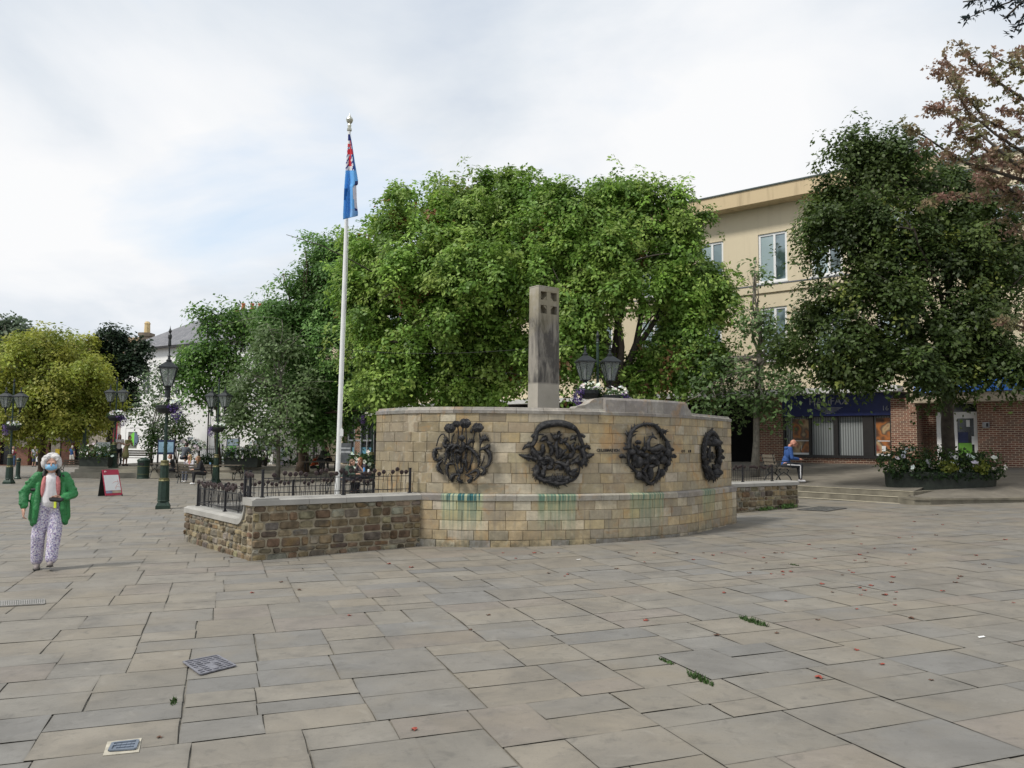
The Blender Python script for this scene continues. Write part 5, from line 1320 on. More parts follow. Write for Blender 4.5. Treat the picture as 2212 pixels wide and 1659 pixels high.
def sash(fr, par, a, b2, z0, z1, cols=2, rows=2, d=-.11, gl=None, mat=None, nm='window', fw_=.08):
    w_ = MB(); f = fw_
    fr.box(w_, a, b2, d, d+.08, z0, z0+f); fr.box(w_, a, b2, d, d+.08, z1-f, z1); fr.box(w_, a, a+f, d+.001, d+.078, z0+f, z1-f); fr.box(w_, b2-f, b2, d+.001, d+.078, z0+f, z1-f)
    for i in range(1, cols): c = a+(b2-a)*i/cols; fr.box(w_, c-.02, c+.02, d+.003, d+.06, z0+f, z1-f)
    for i in range(1, rows): c = z0+(z1-z0)*i/rows; fr.box(w_, a+f, b2-f, d+.005, d+.065, c-.025, c+.025)
    o = w_.build(nm, mat or white_pt, par); g_ = MB(); fr.box(g_, a+f*.5, b2-f*.5, d+.02, d+.03, z0+f*.5, z1-f*.5); g_.build('pane', gl or glassd, o); return o
for q in uw: sash(WH, wh, *q, cols=2, rows=4)
o = sash(WH, wh, *lowin, cols=1, rows=1, gl=plain('grey-green glazing', (.16,.17,.14), .3), fw_=.3)
mb = MB(); zz = WH.z_at(290, 948); c = WH.p(WH.t_at(290), .0, zz)
def disc(mb, c, fr, r, a0, a1, d):
    pts = [c+fr.n*d]+[c+fr.n*d+fr.d*math.cos(a)*r*1.0+Vector((0,0,math.sin(a)*r)) for a in np.linspace(a0, a1, 14)]; mb.add(pts, [tuple(range(len(pts)))])
disc(mb, c, WH, .48, R(90), R(270), .03); mb.build('round_sticker', plain('lime film', (.16,.55,.05), .5), wh)
mb = MB(); disc(mb, c, WH, .48, R(-90), R(90), .031); mb.build('round_sticker', plain('slate blue film', (.10,.14,.22), .5), wh)
mb = MB(); WH.box(mb, WH.t_at(243), WH.t_at(244), -.3, .1, 0, 4.0); mb.build('red_trim', plain('red trim', (.4,.03,.06), .5), wh)
mb = MB(); pts = [WH.p(WH.t_at(310)+math.cos(a_)*1.0, .05, 6.3+math.sin(a_)*.5+.3) for a_ in np.linspace(R(60), R(180), 8)]; mb.tube(pts, .05, 5); mb.build('arched_moulding', plain('grey moulding', (.35,.38,.40), .7), wh)
# ---- pink terrace with scaffolding
PK = Fr(tuple(at(388, 940, 58)[:2]), (1, .02)); 
def tpk(px): return PK.t_at(px)
pk = thing('pink_house', 'long pink-fronted terrace with a white ground floor, wrapped in scaffolding', 'house', PK.p(6, 0, 0))
pz = lambda py: at(500, py, 58).z
pinkm = plain('pink render', (.55,.28,.29), .85, var=.15, scale=1); tE = tpk(706); zdeck = pz(936); zev = pz(762)
gw = [(tpk(a), tpk(b2), pz(977), pz(941)) for a, b2 in ((438,452),(556,566),(613,626),(640,652),(514,528))]
uwin = [(tpk(a), tpk(b2), pz(870), pz(800)) for a, b2 in ((420,440),(500,520),(560,580),(620,640),(670,688))]
mb = MB(); PK.wall(mb, 0, tE, -.2, zdeck-.05, gw+[(tpk(404),tpk(418),-.1,zdeck-.3)], 0, .15); mb.build('ground_floor_wall', plain('off white paint', (.62,.60,.57), .8, var=.1), pk)
mb = MB(); PK.wall(mb, 0, tE, zdeck-.05, zev, uwin, 0, .15); PK.box(mb, 0, tE, -8, -.2, -.2, zev); mb.build('upper_wall', pinkm, pk)
for q in gw: sash(PK, pk, *q, cols=2, rows=2)
for q in uwin: sash(PK, pk, *q, cols=2, rows=2)
mb = MB(); PK.box(mb, tpk(404), tpk(418), -.5, -.3, -.1, zdeck-.3); mb.build('doorway', void_m, pk)
mb = MB(); rz2 = pz(722); mb.add([PK.p(-.3,.3,zev), PK.p(tE+.3,.3,zev), PK.p(tE+.3,-4,rz2), PK.p(-.3,-4,rz2)], [(0,1,2,3)], uv=[(0,0),(tE,0),(tE,5),(0,5)]); mb.add([PK.p(-.3,-8.3,zev), PK.p(tE+.3,-8.3,zev), PK.p(tE+.3,-4,rz2), PK.p(-.3,-4,rz2)], [(3,2,1,0)], uv=[(0,0),(tE,0),(tE,5),(0,5)]); 
for t in (-.0, tE): mb.add([PK.p(t,0,zev), PK.p(t,-8,zev), PK.p(t,-4,rz2)], [(0,1,2)], uv=[(0,0),(8,0),(4,4)])
rf = mb.build('roof', slate, pk)
mb = MB(); c = at(541, 700, 63); mb.box((c.x, c.y, pz(700)), (2.3, 1.0, pz(650)-pz(750)), uv=None); mb.box((c.x, c.y, pz(652)), (2.5, 1.15, .25)); 
ch = mb.build('chimney', plain('chimney brick', (.24,.13,.085), .9, var=.3, scale=2), rf)
mb = MB()
for k in (-.6, .1, .7): mb.lathe([(.16,0),(.13,.5),(.17,.52),(.15,.6)], (c.x+k, c.y, pz(650)+.1), 10)
mb.build('chimney_pot', plain('terracotta', (.42,.13,.06), .8), pk)
sc_ = thing('scaffolding', 'scaffold of poles and plank deck along the pink terrace', 'scaffolding', PK.p(6, 1.2, 0))
pole = plain('galvanised pole', (.36,.37,.38), .45, .6)
for i, px in enumerate(range(409, 705, 37)):
    for d in (.35, 1.5):
        mb = MB(); t = tpk(px); mb.tube([PK.p(t,d,0), PK.p(t,d,pz(770))], .032, 6); mb.build('upright_pole', pole, sc_)
for z in (zdeck, zdeck+1.0, zdeck+2.0, zdeck+3.2): 
    mb = MB(); mb.tube([PK.p(0,1.5,z), PK.p(tE-.3,1.5,z)], .032, 6); mb.build('ledger_pole', pole, sc_)
mb = MB()
for k in range(5): PK.box(mb, 0, tE-.3, .35+k*.24, .35+k*.24+.225, zdeck+.04, zdeck+.08)
PK.box(mb, 0, tE-.3, 1.53, 1.56, zdeck+.06, zdeck+.30); mb.build('plank_deck', plain('scaffold plank', (.42,.31,.19), .8, var=.2, scale=3), sc_)
yel = plain('yellow foam sleeve', (.65,.72,.03), .6, var=.1)
for (x0, y0, x1, y1, d) in ((671,998,675,936,1.62), (668,1000,704,936,1.75), (700,972,703,936,1.6), (448,985,460,958,1.8), (484,985,484,940,1.7), (607,985,596,958,1.8), (600,1000,592,960,1.7)):
    mb = MB(); a = PK.p(tpk(x0), d, pz(y0)); b2 = PK.p(tpk(x1), d, pz(y1)); mb.tube([a, b2], .10 if x0 > 660 else .07, 8); mb.build('padded_pole', yel, sc_)
mb = MB(); PK.box(mb, tpk(400), tpk(432), 1.57, 1.60, zdeck+.35, zdeck+1.5); mb.build('safety_banner', plain('pink banner', (.6,.12,.18), .7, var=.3, scale=1.5), sc_)
textmesh('lettering', 'S', .8, white_pt, sc_, PK.p(tpk(410), 1.61, zdeck+.95), PK.d, upv, .01)
# ---- half-timbered house and shops at far left
HT = Fr(tuple(at(30, 940, 72)[:2]), (1, .03)); hz = lambda py: at(150, py, 72).z; th_ = lambda px: HT.t_at(px)
ht = thing('timbered_house', 'low half-timbered building with dark shop fronts behind the golden tree', 'house', HT.p(5, 0, 0))
HB = brick_mat('dark red brick', (.22,.075,.045), (.15,.055,.04), (.28,.22,.17))
mb = MB(); HT.wall(mb, th_(-20), th_(232), -.5, hz(950), [(th_(-5),th_(36),-.4,hz(956)), (th_(62),th_(98),-.4,hz(956)), (th_(105),th_(133),-.4,hz(958)), (th_(158),th_(183),-.4,hz(958))], 0, .5); HT.box(mb, th_(-20), th_(232), -8, -1.0, -.5, hz(950)); mb.build('brick_wall', HB, ht)
mb = MB(); HT.box(mb, th_(-18), th_(184), -.7, -.5, -.4, hz(955)); mb.build('shop_window', glassd, ht)
mb = MB(); HT.box(mb, th_(38), th_(61), .0, .25, hz(966), hz(950)); HT.box(mb, th_(112), th_(131), -.05, .1, -.4, hz(956)); mb.build('pale_pier', plain('beige render', (.38,.33,.27), .8), ht)
mb = MB(); HT.box(mb, th_(122), th_(131), .101, .14, hz(984), hz(970)); mb.build('yellow_notice', plain('yellow notice', (.7,.5,.03), .6), ht)
tilem = plain('brown roof tile', (.20,.16,.135), .85, var=.25, scale=2, bs=.4)
mb = MB(); mb.add([HT.p(th_(-20),.4,hz(952)), HT.p(th_(160),.4,hz(952)), HT.p(th_(150),-3.5,hz(912)), HT.p(th_(-20),-3.5,hz(912))], [(0,1,2,3)]); mb.add([HT.p(th_(-20),-8.2,hz(952)), HT.p(th_(160),-8.2,hz(952)), HT.p(th_(150),-3.5,hz(912)), HT.p(th_(-20),-3.5,hz(912))], [(3,2,1,0)])
mb.build('roof', tilem, ht)
mb = MB(); gx0, gx1, gm = th_(148), th_(194), th_(171); pts = [HT.p(gx0,.45,hz(953)), HT.p(gx1,.45,hz(953)), HT.p(gx1-.2,.45,hz(940)), HT.p(gm,.45,hz(908)), HT.p(gx0+.2,.45,hz(940))]; mb.prism(pts, -HT.n*7); mb.build('gable', plain('pale panel', (.42,.42,.50), .8), ht)
mb = MB()
for a_, c_ in (((148,953),(194,953)), ((148,953),(171,908)), ((194,953),(171,908)), ((171,953),(168,912)), ((150,932),(192,932)), ((160,953),(172,928)), ((184,953),(176,928))):
    mb.bar(HT.p(th_(a_[0]),.5,hz(a_[1])), HT.p(th_(c_[0]),.5,hz(c_[1])), .14, .30)
mb.build('timber_frame', darkwood, ht)
mb = MB(); pts = [HT.p(th_(138+i*.9*4),.6,hz(925-math.sin(i/3)*9)) for i in range(5)]; mb.tube(pts, .05, 5)
le_m, nt, b = newmat('blue light string'); b.inputs['Emission Color'].default_value = (.1,.15,1,1); b.inputs['Emission Strength'].default_value = 1.4; mb.build('blue_light_string', le_m, ht)
mb = MB(); HT.box(mb, th_(194), th_(232), .05, .4, hz(960), hz(935)); pts = [HT.p(th_(194),.45,hz(935)), HT.p(th_(222),.45,hz(935)), HT.p(th_(200),.45,hz(915))]; mb.prism(pts, -HT.n*5); mb.build('side_gable', MATS['beige render'], ht)
# ---- roofs behind
RF = Fr(tuple(at(130, 740, 88)[:2]), (1,0)); rt_ = lambda px: RF.t_at(px); rzz = lambda py: at(200, py, 88).z
rh = thing('brick_house', 'distant house showing only mossy brown tiled roofs and a chimney with one pot', 'house', RF.p(3, 0, 0))
moss = plain('mossy tile', (.22,.15,.085), .9, var=.35, scale=1.2, bs=.4)
mb = MB(); RF.box(mb, rt_(100), rt_(330), -9, 0, 0, rzz(775)); mb.build('wall', HB, rh)
mb = MB(); mb.add([RF.p(rt_(95),.3,rzz(778)), RF.p(rt_(335),.3,rzz(778)), RF.p(rt_(300),-4.5,rzz(713)), RF.p(rt_(140),-4.5,rzz(722))], [(0,1,2,3)]); mb.add([RF.p(rt_(95),-9.3,rzz(778)), RF.p(rt_(335),-9.3,rzz(778)), RF.p(rt_(300),-4.5,rzz(713)), RF.p(rt_(140),-4.5,rzz(722))], [(3,2,1,0)])
mb.add([RF.p(rt_(335),.3,rzz(778)), RF.p(rt_(335),-9.3,rzz(778)), RF.p(rt_(300),-4.5,rzz(713))], [(0,1,2)]); mb.add([RF.p(rt_(95),-9.3,rzz(778)), RF.p(rt_(95),.3,rzz(778)), RF.p(rt_(140),-4.5,rzz(722))], [(0,1,2)])
ro_ = mb.build('roof', moss, rh)
mb = MB(); RF.box(mb, rt_(270), rt_(292), -3.4, -2.2, rzz(770), rzz(711)); RF.box(mb, rt_(268), rt_(294), -3.5, -2.1, rzz(719), rzz(712)+.02); mb.build('chimney', plain('brown brick', (.17,.14,.11), .9, var=.3, scale=1.5), ro_)
mb = MB(); mb.lathe([(.34,0),(.30,1.0),(.36,1.05),(.2,1.3)], RF.p(rt_(282),-2.8,rzz(711)), 10); mb.build('chimney_pot', plain('buff pot', (.55,.42,.22), .8), ro_)
mb = MB(); mb.tube([RF.p(rt_(172),-4.4,rzz(724)), RF.p(rt_(172),-4.4,rzz(704))], .06, 5); mb.bar(RF.p(rt_(167),-4.4,rzz(706)), RF.p(rt_(177),-4.4,rzz(706)), .05); mb.build('aerial', darkwood, rh)
# overhead wire
mb = MB(); a = at(640, 746, 26); b2 = at(1240, 745, 22); mb.tube([a.lerp(b2, t)-Vector((0,0,.25*math.sin(math.pi*t))) for t in np.linspace(0,1,14)], .006, 4); 
WH0 = None
tag(mb.build('overhead_wire', darkwood), 'thin dark wire strung across in front of the maples behind the pillar', 'wire')
# fence in front of the pink terrace
fe = thing('iron_fence', 'black iron picket fence in front of the pink terrace', 'fence', at(530, 1000, 50.5))
fm = plain('black fence iron', (.02,.022,.022), .5, .4)
fz0, fz1 = .40, at(600, 966, 50.5).z
for px in (430, 480, 535, 577, 609, 642, 678):
    mb = MB(); p = at(px, 990, 50.5); mb.box((p.x, p.y, (fz0+fz1+.15)/2), (.09,.09,fz1-fz0+.15)); mb.build('post', fm, fe)
mb = MB(); a, b2 = at(425,990,50.5), at(690,990,50.5)
for z in (fz0+.15, fz1-.15): mb.bar((a.x,a.y,z), (b2.x,b2.y,z), .03, .04)
mb.build('rail', fm, fe)
n = 62
for i in range(n):
    mb = MB(); p = a.lerp(b2, (i+.5)/n); mb.box((p.x, p.y, (fz0+fz1)/2), (.022,.022,fz1-fz0)); mb.lathe([(.022,0),(.0,.07)], (p.x,p.y,fz1), 5); mb.build('picket', fm, fe)
# ------------------------------------------------------------------ street lamps
lampg = plain('lamp green', (.018,.04,.028), .45, .2, var=.3, scale=12)
lampd = plain('lamp dark', (.02,.024,.026), .5, .3, var=.3, scale=12)
gold = plain('gilding', (.13,.12,.05), .5, .4)
lglass, nt, b = newmat('lantern glass'); b.inputs['Base Color'].default_value = (.26,.29,.29,1); b.inputs['Roughness'].default_value = .2; b.inputs['Alpha'].default_value = .55
def lantern(c, par, s=1.0, spire=True):
    x, y, z = c; mb = MB()
    b0, b1, hh = .105*s, .225*s, .50*s; r2 = math.sqrt(2)
    for i in range(4):
        a = math.pi/4+i*math.pi/2; mb.bar((x+b0*r2*math.cos(a), y+b0*r2*math.sin(a), z), (x+b1*r2*math.cos(a), y+b1*r2*math.sin(a), z+hh), .018*s)
        a2 = a+math.pi/2
        mb.bar((x+b0*r2*math.cos(a), y+b0*r2*math.sin(a), z), (x+b0*r2*math.cos(a2), y+b0*r2*math.sin(a2), z), .02*s); 
        m0 = ((math.cos(a)+math.cos(a2))/2, (math.sin(a)+math.sin(a2))/2); mb.bar((x+b0*r2*m0[0], y+b0*r2*m0[1], z), (x+b1*r2*m0[0], y+b1*r2*m0[1], z+hh), .010*s)
    mb.lathe([(.02*s,-.22*s),(.045*s,-.18*s),(.03*s,-.12*s),(.07*s,-.04*s),(.10*s,0)], (x,y,z), 10)
    o = mb.build('lantern', lampd, par)
    g_ = MB(); g_.lathe([(b0*r2*.95,.01),(b1*r2*.97,hh-.01)], (x,y,z), 4, ph=math.pi/4); g_.build('lantern_glass', lglass, o)
    g_ = MB(); g_.lathe([(.012*s,.02),(.03*s,.12*s),(.045*s,.2*s),(.03*s,.3*s),(.01*s,.34*s)], (x,y,z), 10); g_.build('mantle', plain('pale mantle', (.6,.6,.55), .5), o)
    rf_ = MB(); rf_.lathe([(b1*r2*1.12,hh-.015*s),(b1*r2*1.12,hh+.02*s),(b1*r2*.92,hh+.06*s),(b1*r2*.45,hh+.15*s),(.07*s,hh+.18*s)], (x,y,z), 4, ph=math.pi/4)
    rf_.lathe([(.07*s,.17*s+hh),(.075*s,.22*s+hh),(.04*s,.25*s+hh),(.03*s,.32*s+hh),(.05*s,.34*s+hh),(.02*s,.38*s+hh)]+([(.02*s,.60*s+hh),(.045*s,.64*s+hh),(.035*s,.80*s+hh),(.05*s,.85*s+hh),(.05*s,.92*s+hh),(.02*s,.97*s+hh),(.045*s,1.03*s+hh),(.01*s,1.12*s+hh),(.0,1.2*s+hh)] if spire else [(.03*s,.41*s+hh),(0,.47*s+hh)]), (x,y,z), 8)
    rf_.build('lantern_roof', lampd, o); return o
def lamp(name, label, twin, loc, rz=0, group='old-fashioned street lamps with lanterns'):
    g = thing(name, label, 'street lamp', (0,0,0), group)
    mb = MB(); 
    mb.lathe([(.26,-.05),(.26,.09),(.24,.10),(.20,.17),(.175,.20)], (0,0,0), 4, ph=math.pi/4)
    mb.lathe([(.165,.20),(.17,.22),(.16,.24),(.15,.74),(.155,.76)], (0,0,0), 8, ph=math.pi/8)
    mb.lathe([(.115,.78),(.115,1.17),(.13,1.19)], (0,0,0), 8, ph=math.pi/8); mb.build('pedestal', lampg, g)
    mb = MB(); mb.lathe([(.15,.76),(.12,.80),(.125,.84),(.115,.845)], (0,0,0), 12); mb.lathe([(.13,1.19),(.115,1.22),(.095,1.26),(.115,1.30),(.10,1.32),(.06,1.33)], (0,0,0), 12)
    for k in range(8): mb.ball((.12*math.cos(k*.785),.12*math.sin(k*.785),.80), .022, 6, 4)
    mb.build('collar', gold, g)
    top = 2.95 if not twin else 4.55
    mb = MB(); mb.lathe([(.055,1.32),(.045,1.6),(.042,2.4),(.05,2.45),(.04,2.5),(.038,top-.1),(.05,top-.05),(.03,top)], (0,0,0), 10)
    for k in range(60):                       # twisted moulding up the shaft
        a = k*.55; z = 1.36+k*.0185*1.0; mb.ball((.046*math.cos(a), .046*math.sin(a), z), .014, 5, 3)
    mb.build('shaft', lampg, g)
    if not twin:
        mb = MB(); mb.lathe([(.05,top-.02),(.075,top+.03),(.07,top+.30),(.09,top+.34),(.06,top+.38)], (0,0,0), 10); mb.bar((-.3,0,top-.15),(.3,0,top-.15),.025); mb.build('lamp_neck', lampd, g)
        lantern((0,0,top+.42), g, 1.0)
    else:
        zc = 3.15
        mb = MB(); pts = [(-.33,0,zc+.14),(-.31,0,zc-.02),(-.18,0,zc-.10),(0,0,zc-.12),(.18,0,zc-.10),(.31,0,zc-.02),(.33,0,zc+.14)]; mb.tube(pts, .018, 6); mb.bar((-.30,0,zc-.3),(.30,0,zc-.3),.02)
        for s in (-1,1): mb.tube([(s*.05,0,zc-.25),(s*.15,0,zc-.3),(s*.22,0,zc-.2),(s*.16,0,zc-.14),(s*.12,0,zc-.2)], .010, 5)
        mb.build('cross_arm', lampd, g)
        for s in (-1, 1): lantern((s*.34,0,zc+.34), g, .98, spire=False)
        mb = MB(); mb.lathe([(.03,4.5),(.05,4.55),(.025,4.62),(.05,4.70),(.0,4.85)], (0,0,0), 8); mb.build('finial', lampd, g)
    g.location = loc; g.rotation_euler = (0,0,rz); return g
def basket(label, loc, rz, seed, purple_side=1, s=1.0, group='flower baskets round the lamp posts'):
    g = thing('hanging_basket', label, 'flower basket', (0,0,0), group)
    mb = MB(); mb.lathe([(.10,-.12),(.22,-.10),(.30,.02),(.31,.10),(.29,.11),(.27,.03),(.1,.02)], (0,0,0), 16); mb.build('basket_bowl', lampd, g)
    bx = [((.0,0,.14),(.32,.32,.13)), ((-.2,0,.1),(.2,.25,.12)), ((.2,0,.1),(.2,.25,.14))]
    foliage('foliage', g, bx, 420, .06, [(.05,.11,.03),(.08,.14,.04),(.05,.08,.02)], seed)
    blooms('white_flowers', g, rpts([((.05,0,.2),(.28,.28,.12))], 46, seed, front=False), .07, (.8,.8,.76), seed)
    tr = [((purple_side*.30,0,-.08),(.14,.2,.26)), ((purple_side*.2,-.1,.05),(.15,.2,.12))]
    foliage('trailing_flowers', g, tr, 420, .05, [(.09,.05,.22),(.13,.08,.30),(.06,.04,.14),(.3,.2,.4)], seed+1)
    g.location = loc; g.rotation_euler = (0,0,rz); g.scale = (s,s,s); return g
p = gnd(352, 1099); lamp('street_lamp', 'tall single-lantern street lamp on a square green pedestal, nearest the low wall', False, p, R(20))
basket('basket of white and trailing purple flowers round the tall single lamp', Vector((p.x, p.y, p.z+2.72)), R(-8), 3)
p = gnd(19, 1045); lamp('street_lamp', 'twin-lantern street lamp at the left edge of the photo', True, p, R(0)); basket('flower basket on the leftmost twin lamp', Vector((p.x+.05, p.y, p.z+2.55)), 0, 7, -1)
p = at(245, 1011, 43.5); p.z = .38; lamp('street_lamp', 'twin-lantern street lamp before the left corner of the white house', True, p, R(0)); basket('broad basket of white and violet flowers on the lamp by the white house', Vector((p.x, p.y, p.z+2.6)), 0, 11, 1, 1.3)
p = at(467, 1010, 37); p.z = zg(p.x); lamp('street_lamp', 'dark twin-lantern street lamp in front of the young dark maple', True, p, R(-15)); basket('purple-trailing flower basket on the lamp among the left-hand trees', Vector((p.x, p.y, p.z+2.45)), 0, 15, -1)
p = at(1291, 960, 21.6); p.z = -0.02; lamp('street_lamp', 'twin-lantern street lamp rising behind the raised parapet of the curved wall', True, p, R(8))
for k, (dx, sd, pr, s) in enumerate(((-.18,21,-1,1.0),(.22,25,1,1.1))):
    basket('basket of %s above the parapet of the curved wall' % ('white geraniums' if k == 0 else 'violet lobelia and white flowers'), Vector((p.x+dx*1.5, p.y-.5, 3.06-.14*k)), 0, sd, pr, s)
p = at(804, 960, 40); p.z = .0; lamp('street_lamp', 'green lamp post just left of the curved wall, its lanterns lost in leaves', True, p, R(30)); basket('basket of small white flowers above the left end of the curved wall', Vector((p.x-.15, p.y-.1, 3.0)), 0, 31, -1)
# bollard and slim poles
def bollard(label, loc):
    g = thing('bollard', label, 'bollard', (0,0,0)); mb = MB(); mb.lathe([(.17,-.05),(.17,.06),(.12,.12),(.105,.2),(.10,.95),(.12,.98),(.12,1.03),(.07,1.10)], (0,0,0), 10); mb.build('body', lampg, g)
    mb = MB(); mb.lathe([(.125,.9),(.125,.94)], (0,0,0), 10); mb.build('band', gold, g); g.location = loc
bollard('dark green cast-iron bollard beside the leftmost lamp', gnd(38, 1035))
mb = MB(); q = at(181, 1008, 45); mb.tube([(q.x,q.y,.3),(q.x,q.y,at(184,925,45).z)], .05, 8); mb.box((q.x,q.y-.06,1.9),(.16,.06,.5)); tag(mb.build('post', lampg), 'slim green post with a pale box between the golden tree and the planter', 'post')
# ------------------------------------------------------------------ flagpole and flag
FY = 16.2; fb = at(728.5, 1060, FY); ft = at(755, 268, FY+.25)
fp = thing('flagpole', 'white flagpole rising behind the railings left of the curved wall', 'flagpole', (fb.x-.0, fb.y, 0))
polem = plain('white pole paint', (.72,.73,.72), .45, var=.06); dirv = (ft-fb).normalized()
mb = MB(); base = fb-dirv*(fb.z/dirv.z); n = 10; mb.tube([base.lerp(ft, i/n) for i in range(n+1)], [.052-.022*i/n for i in range(n+1)], 14); mb.build('pole', polem, fp)
mb = MB(); mb.lathe([(.045,0),(.045,.35)], base.lerp(ft, .12)-Vector((0,0,.0)), 12); bx_ = base.lerp(fb, 1)+dirv*1.15+Vector((.055,-.02,0)); mb.box(bx_, (.06,.05,.14)); mb.bar(bx_+Vector((0,0,.1)), bx_+Vector((0,0,-.1)), .02); mb.build('cleat', polem, fp)
mb = MB(); mb.lathe([(.032,-.16),(.05,-.14),(.05,-.10),(.032,-.08),(.04,-.03),(.03,0),(.062,.05),(.074,.09),(.06,.13),(.022,.17),(.006,.22)], ft, 16); mb.build('finial', plain('brushed finial', (.5,.5,.42), .3, .8), fp)
mb = MB(); mb.tube([base.lerp(ft, .18)+Vector((.05,-.03,0)), base.lerp(ft,.6)+Vector((.06,-.03,0)), base.lerp(ft,.97)+Vector((.05,-.02,0))], .004, 4); mb.build('halyard', polem, fp)
# flag hanging limp: outline (left, right) per row in image units, folded in depth
rows = [(318,752,754),(340,752,757.5),(370,749.5,760.5),(400,748,763.5),(430,746.5,766),(460,744,768.5),(490,743,769),(520,742.5,769),(545,742,770),(560,741.5,771)]
rows = [(290,752.5,756),(310,752,760),(330,750,763),(350,748,766),(372,746,770),(390,744.5,773),(398,744,773),(401,743.6,769),(415,743,770),(440,742,771),(462,741,773.5),(474,741,773)]
def flagcol(x, y, f):
    if y < 368 and f < .95:
        u_ = (x-(752-.08*(y-290))); 
        cx0 = 751+.12*(y-290)*.5
        if y < 304: return (.02,.04,.22)
        k = (y-304)/64
        if abs(f-.55+.3*(k-.5)) < .10 and k < .6: return (.62,.03,.05)
        if .30 < k < .46 and f > .1: return (.62,.03,.05)
        if k > .55 and f < .75 and abs(f-(.38+.1*k)) < .16: return (.62,.03,.05) if k < .86 else (.8,.8,.82)
        if k < .22 and f < .5: return (.62,.03,.05) if k > .1 else (.8,.8,.82)
        if f > .82: return (.04,.10,.36)
        return (.78,.80,.84) if (f*3+k*5) % 1 < .62 else (.03,.06,.28)
    if y > 400 and f > .70+.004*abs(y-418) and y < 450: return (.72,.72,.80)
    if 392 < y < 401 and f > .78: return (.03,.05,.2)
    if 440 < y < 455 and f > .8: return (.03,.06,.25)
    if 408 < y < 432 and f < .30-(y-408)*.008: return (.04,.20,.50)
    if y > 452 and f > .45: return (.22,.46,.80)
    return (.17,.49,.90)
ys_ = np.arange(290, 475, 2.3); nx = 14; vs = []; fs = []; cs = []
mb = MB()
for i, y in enumerate(ys_):
    L_ = np.interp(y, [r[0] for r in rows], [r[1] for r in rows]); R_ = np.interp(y, [r[0] for r in rows], [r[2] for r in rows])
    for j in range(nx+1):
        f = j/nx; x = L_+(R_-L_)*f; yy = y + (4*f if y > 460 else 0)*0 - (f*8 if y > 455 else 0)*((y-455)/20)
        amp = .10*(y-285)/190; dpt = FY-.10+amp*math.sin(f*9+y*.012)+.05*math.sin(f*4-y*.03)
        vs.append(at(x, yy, dpt))
for i in range(len(ys_)-1):
    for j in range(nx):
        a = i*(nx+1)+j; fs.append((a, a+1, a+nx+2, a+nx+1)); cs.append(flagcol(0, (ys_[i]+ys_[i+1])/2, (j+.5)/nx))
mb.v = [tuple(v) for v in vs]; mb.f = fs; mb.m = [0]*len(fs); mb.c = cs; mb.uv = [None]*len(fs)
cloth = attr_mat('flag cloth', .75, .06, 6, .1, transl=.25)
fl = mb.build('flag', cloth, None, smooth=True); so_ = fl.modifiers.new('t', 'SOLIDIFY'); so_.thickness = .006
tag(fl, 'limp pale-blue ensign with a union flag corner, hanging from the white flagpole', 'flag')
# ------------------------------------------------------------------ A-board, signs, bin
red = plain('crimson board', (.42,.03,.07), .5, var=.06)
p0 = gnd(228, 1073); p1 = gnd(266, 1071); zt = at(222, 1018, p0.y).z
ab = thing('a_board', 'red and white folding pavement sign standing left of the tall single lamp', 'sign board', p0)
xd = (p1-p0).normalized(); hA = .90; lean = Vector((xd.y, -xd.x, 0))*-1
W_ = .60
def aq(x, h, d=0): return p0+xd*x*1.0+lean*(.22*h/hA)+Vector((-.05*h/hA,0,h))-lean*d
mb = MB(); mb.prism([aq(0,.03), aq(W_,.03), aq(W_-.03,hA), aq(.0,hA)], lean*.02); fr1 = mb.build('front_panel', red, ab)
mb = MB(); mb.prism([aq(.03,.20,.004), aq(W_-.04,.20,.004), aq(W_-.06,.72,.004), aq(.025,.72,.004)], lean*-.003); po = mb.build('poster', white_pl, fr1)
mb = MB(); 
for pts in ([(.38,.24),(.42,.36),(.50,.42),(.48,.56)], [(.30,.44),(.40,.50),(.52,.48)], [(.36,.30),(.46,.33),(.53,.30)]): mb.tube([aq(x,h,.010) for x, h in pts], .006, 4)
mb.build('map_lines', plain('salmon ink', (.55,.30,.26), .7), po)
mb = MB(); mb.prism([aq(.03,.11,.004), aq(.25,.11,.004), aq(.25,.19,.004), aq(.03,.19,.004)], lean*-.003); mb.build('photo_strip', plain('blue grey print', (.25,.27,.38), .6), fr1)
mb = MB(); mb.prism([aq(.255,.11,.004), aq(W_-.04,.11,.004), aq(W_-.04,.19,.004), aq(.255,.19,.004)], lean*-.003); mb.build('photo_strip', plain('sand print', (.45,.38,.28), .6), fr1)
mb = MB(); mb.tube([aq(.10,.81,.012), aq(.14,.84,.012), aq(.10,.86,.012), aq(.07,.82,.012)], .007, 4); mb.build('emblem', white_pl, fr1)
mb = MB(); b0_ = p0+lean*.50; mb.prism([b0_+Vector((0,0,.0)), b0_+xd*W_, aq(W_-.03,hA-.02,-.03), aq(0,hA-.02,-.03)], lean*.012); mb.build('rear_panel', plain('black board', (.012,.02,.02), .6), ab)
mb = MB(); mb.bar(aq(.02,.015), aq(.02,.03), .03); mb.bar(aq(W_-.02,-.0), aq(W_-.02,.06), .03); mb.build('foot', darkwood, ab)
p = gnd(309, 1034); 
lb = thing('litter_bin', 'round dark green litter bin at the foot of the far steps', 'litter bin', (0,0,0)); mb = MB()
mb.lathe([(.30,-.02),(.30,.04),(.28,.06),(.29,.84),(.31,.86),(.31,.92),(.27,.97),(.05,1.05)], (0,0,0), 20); mb.build('body', lampg, lb)
mb = MB(); mb.lathe([(.297,.60),(.297,.63)], (0,0,0), 20); mb.lathe([(.297,.22),(.297,.24)], (0,0,0), 20); mb.build('gold_band', plain('dull gold band', (.12,.13,.05), .5), lb)
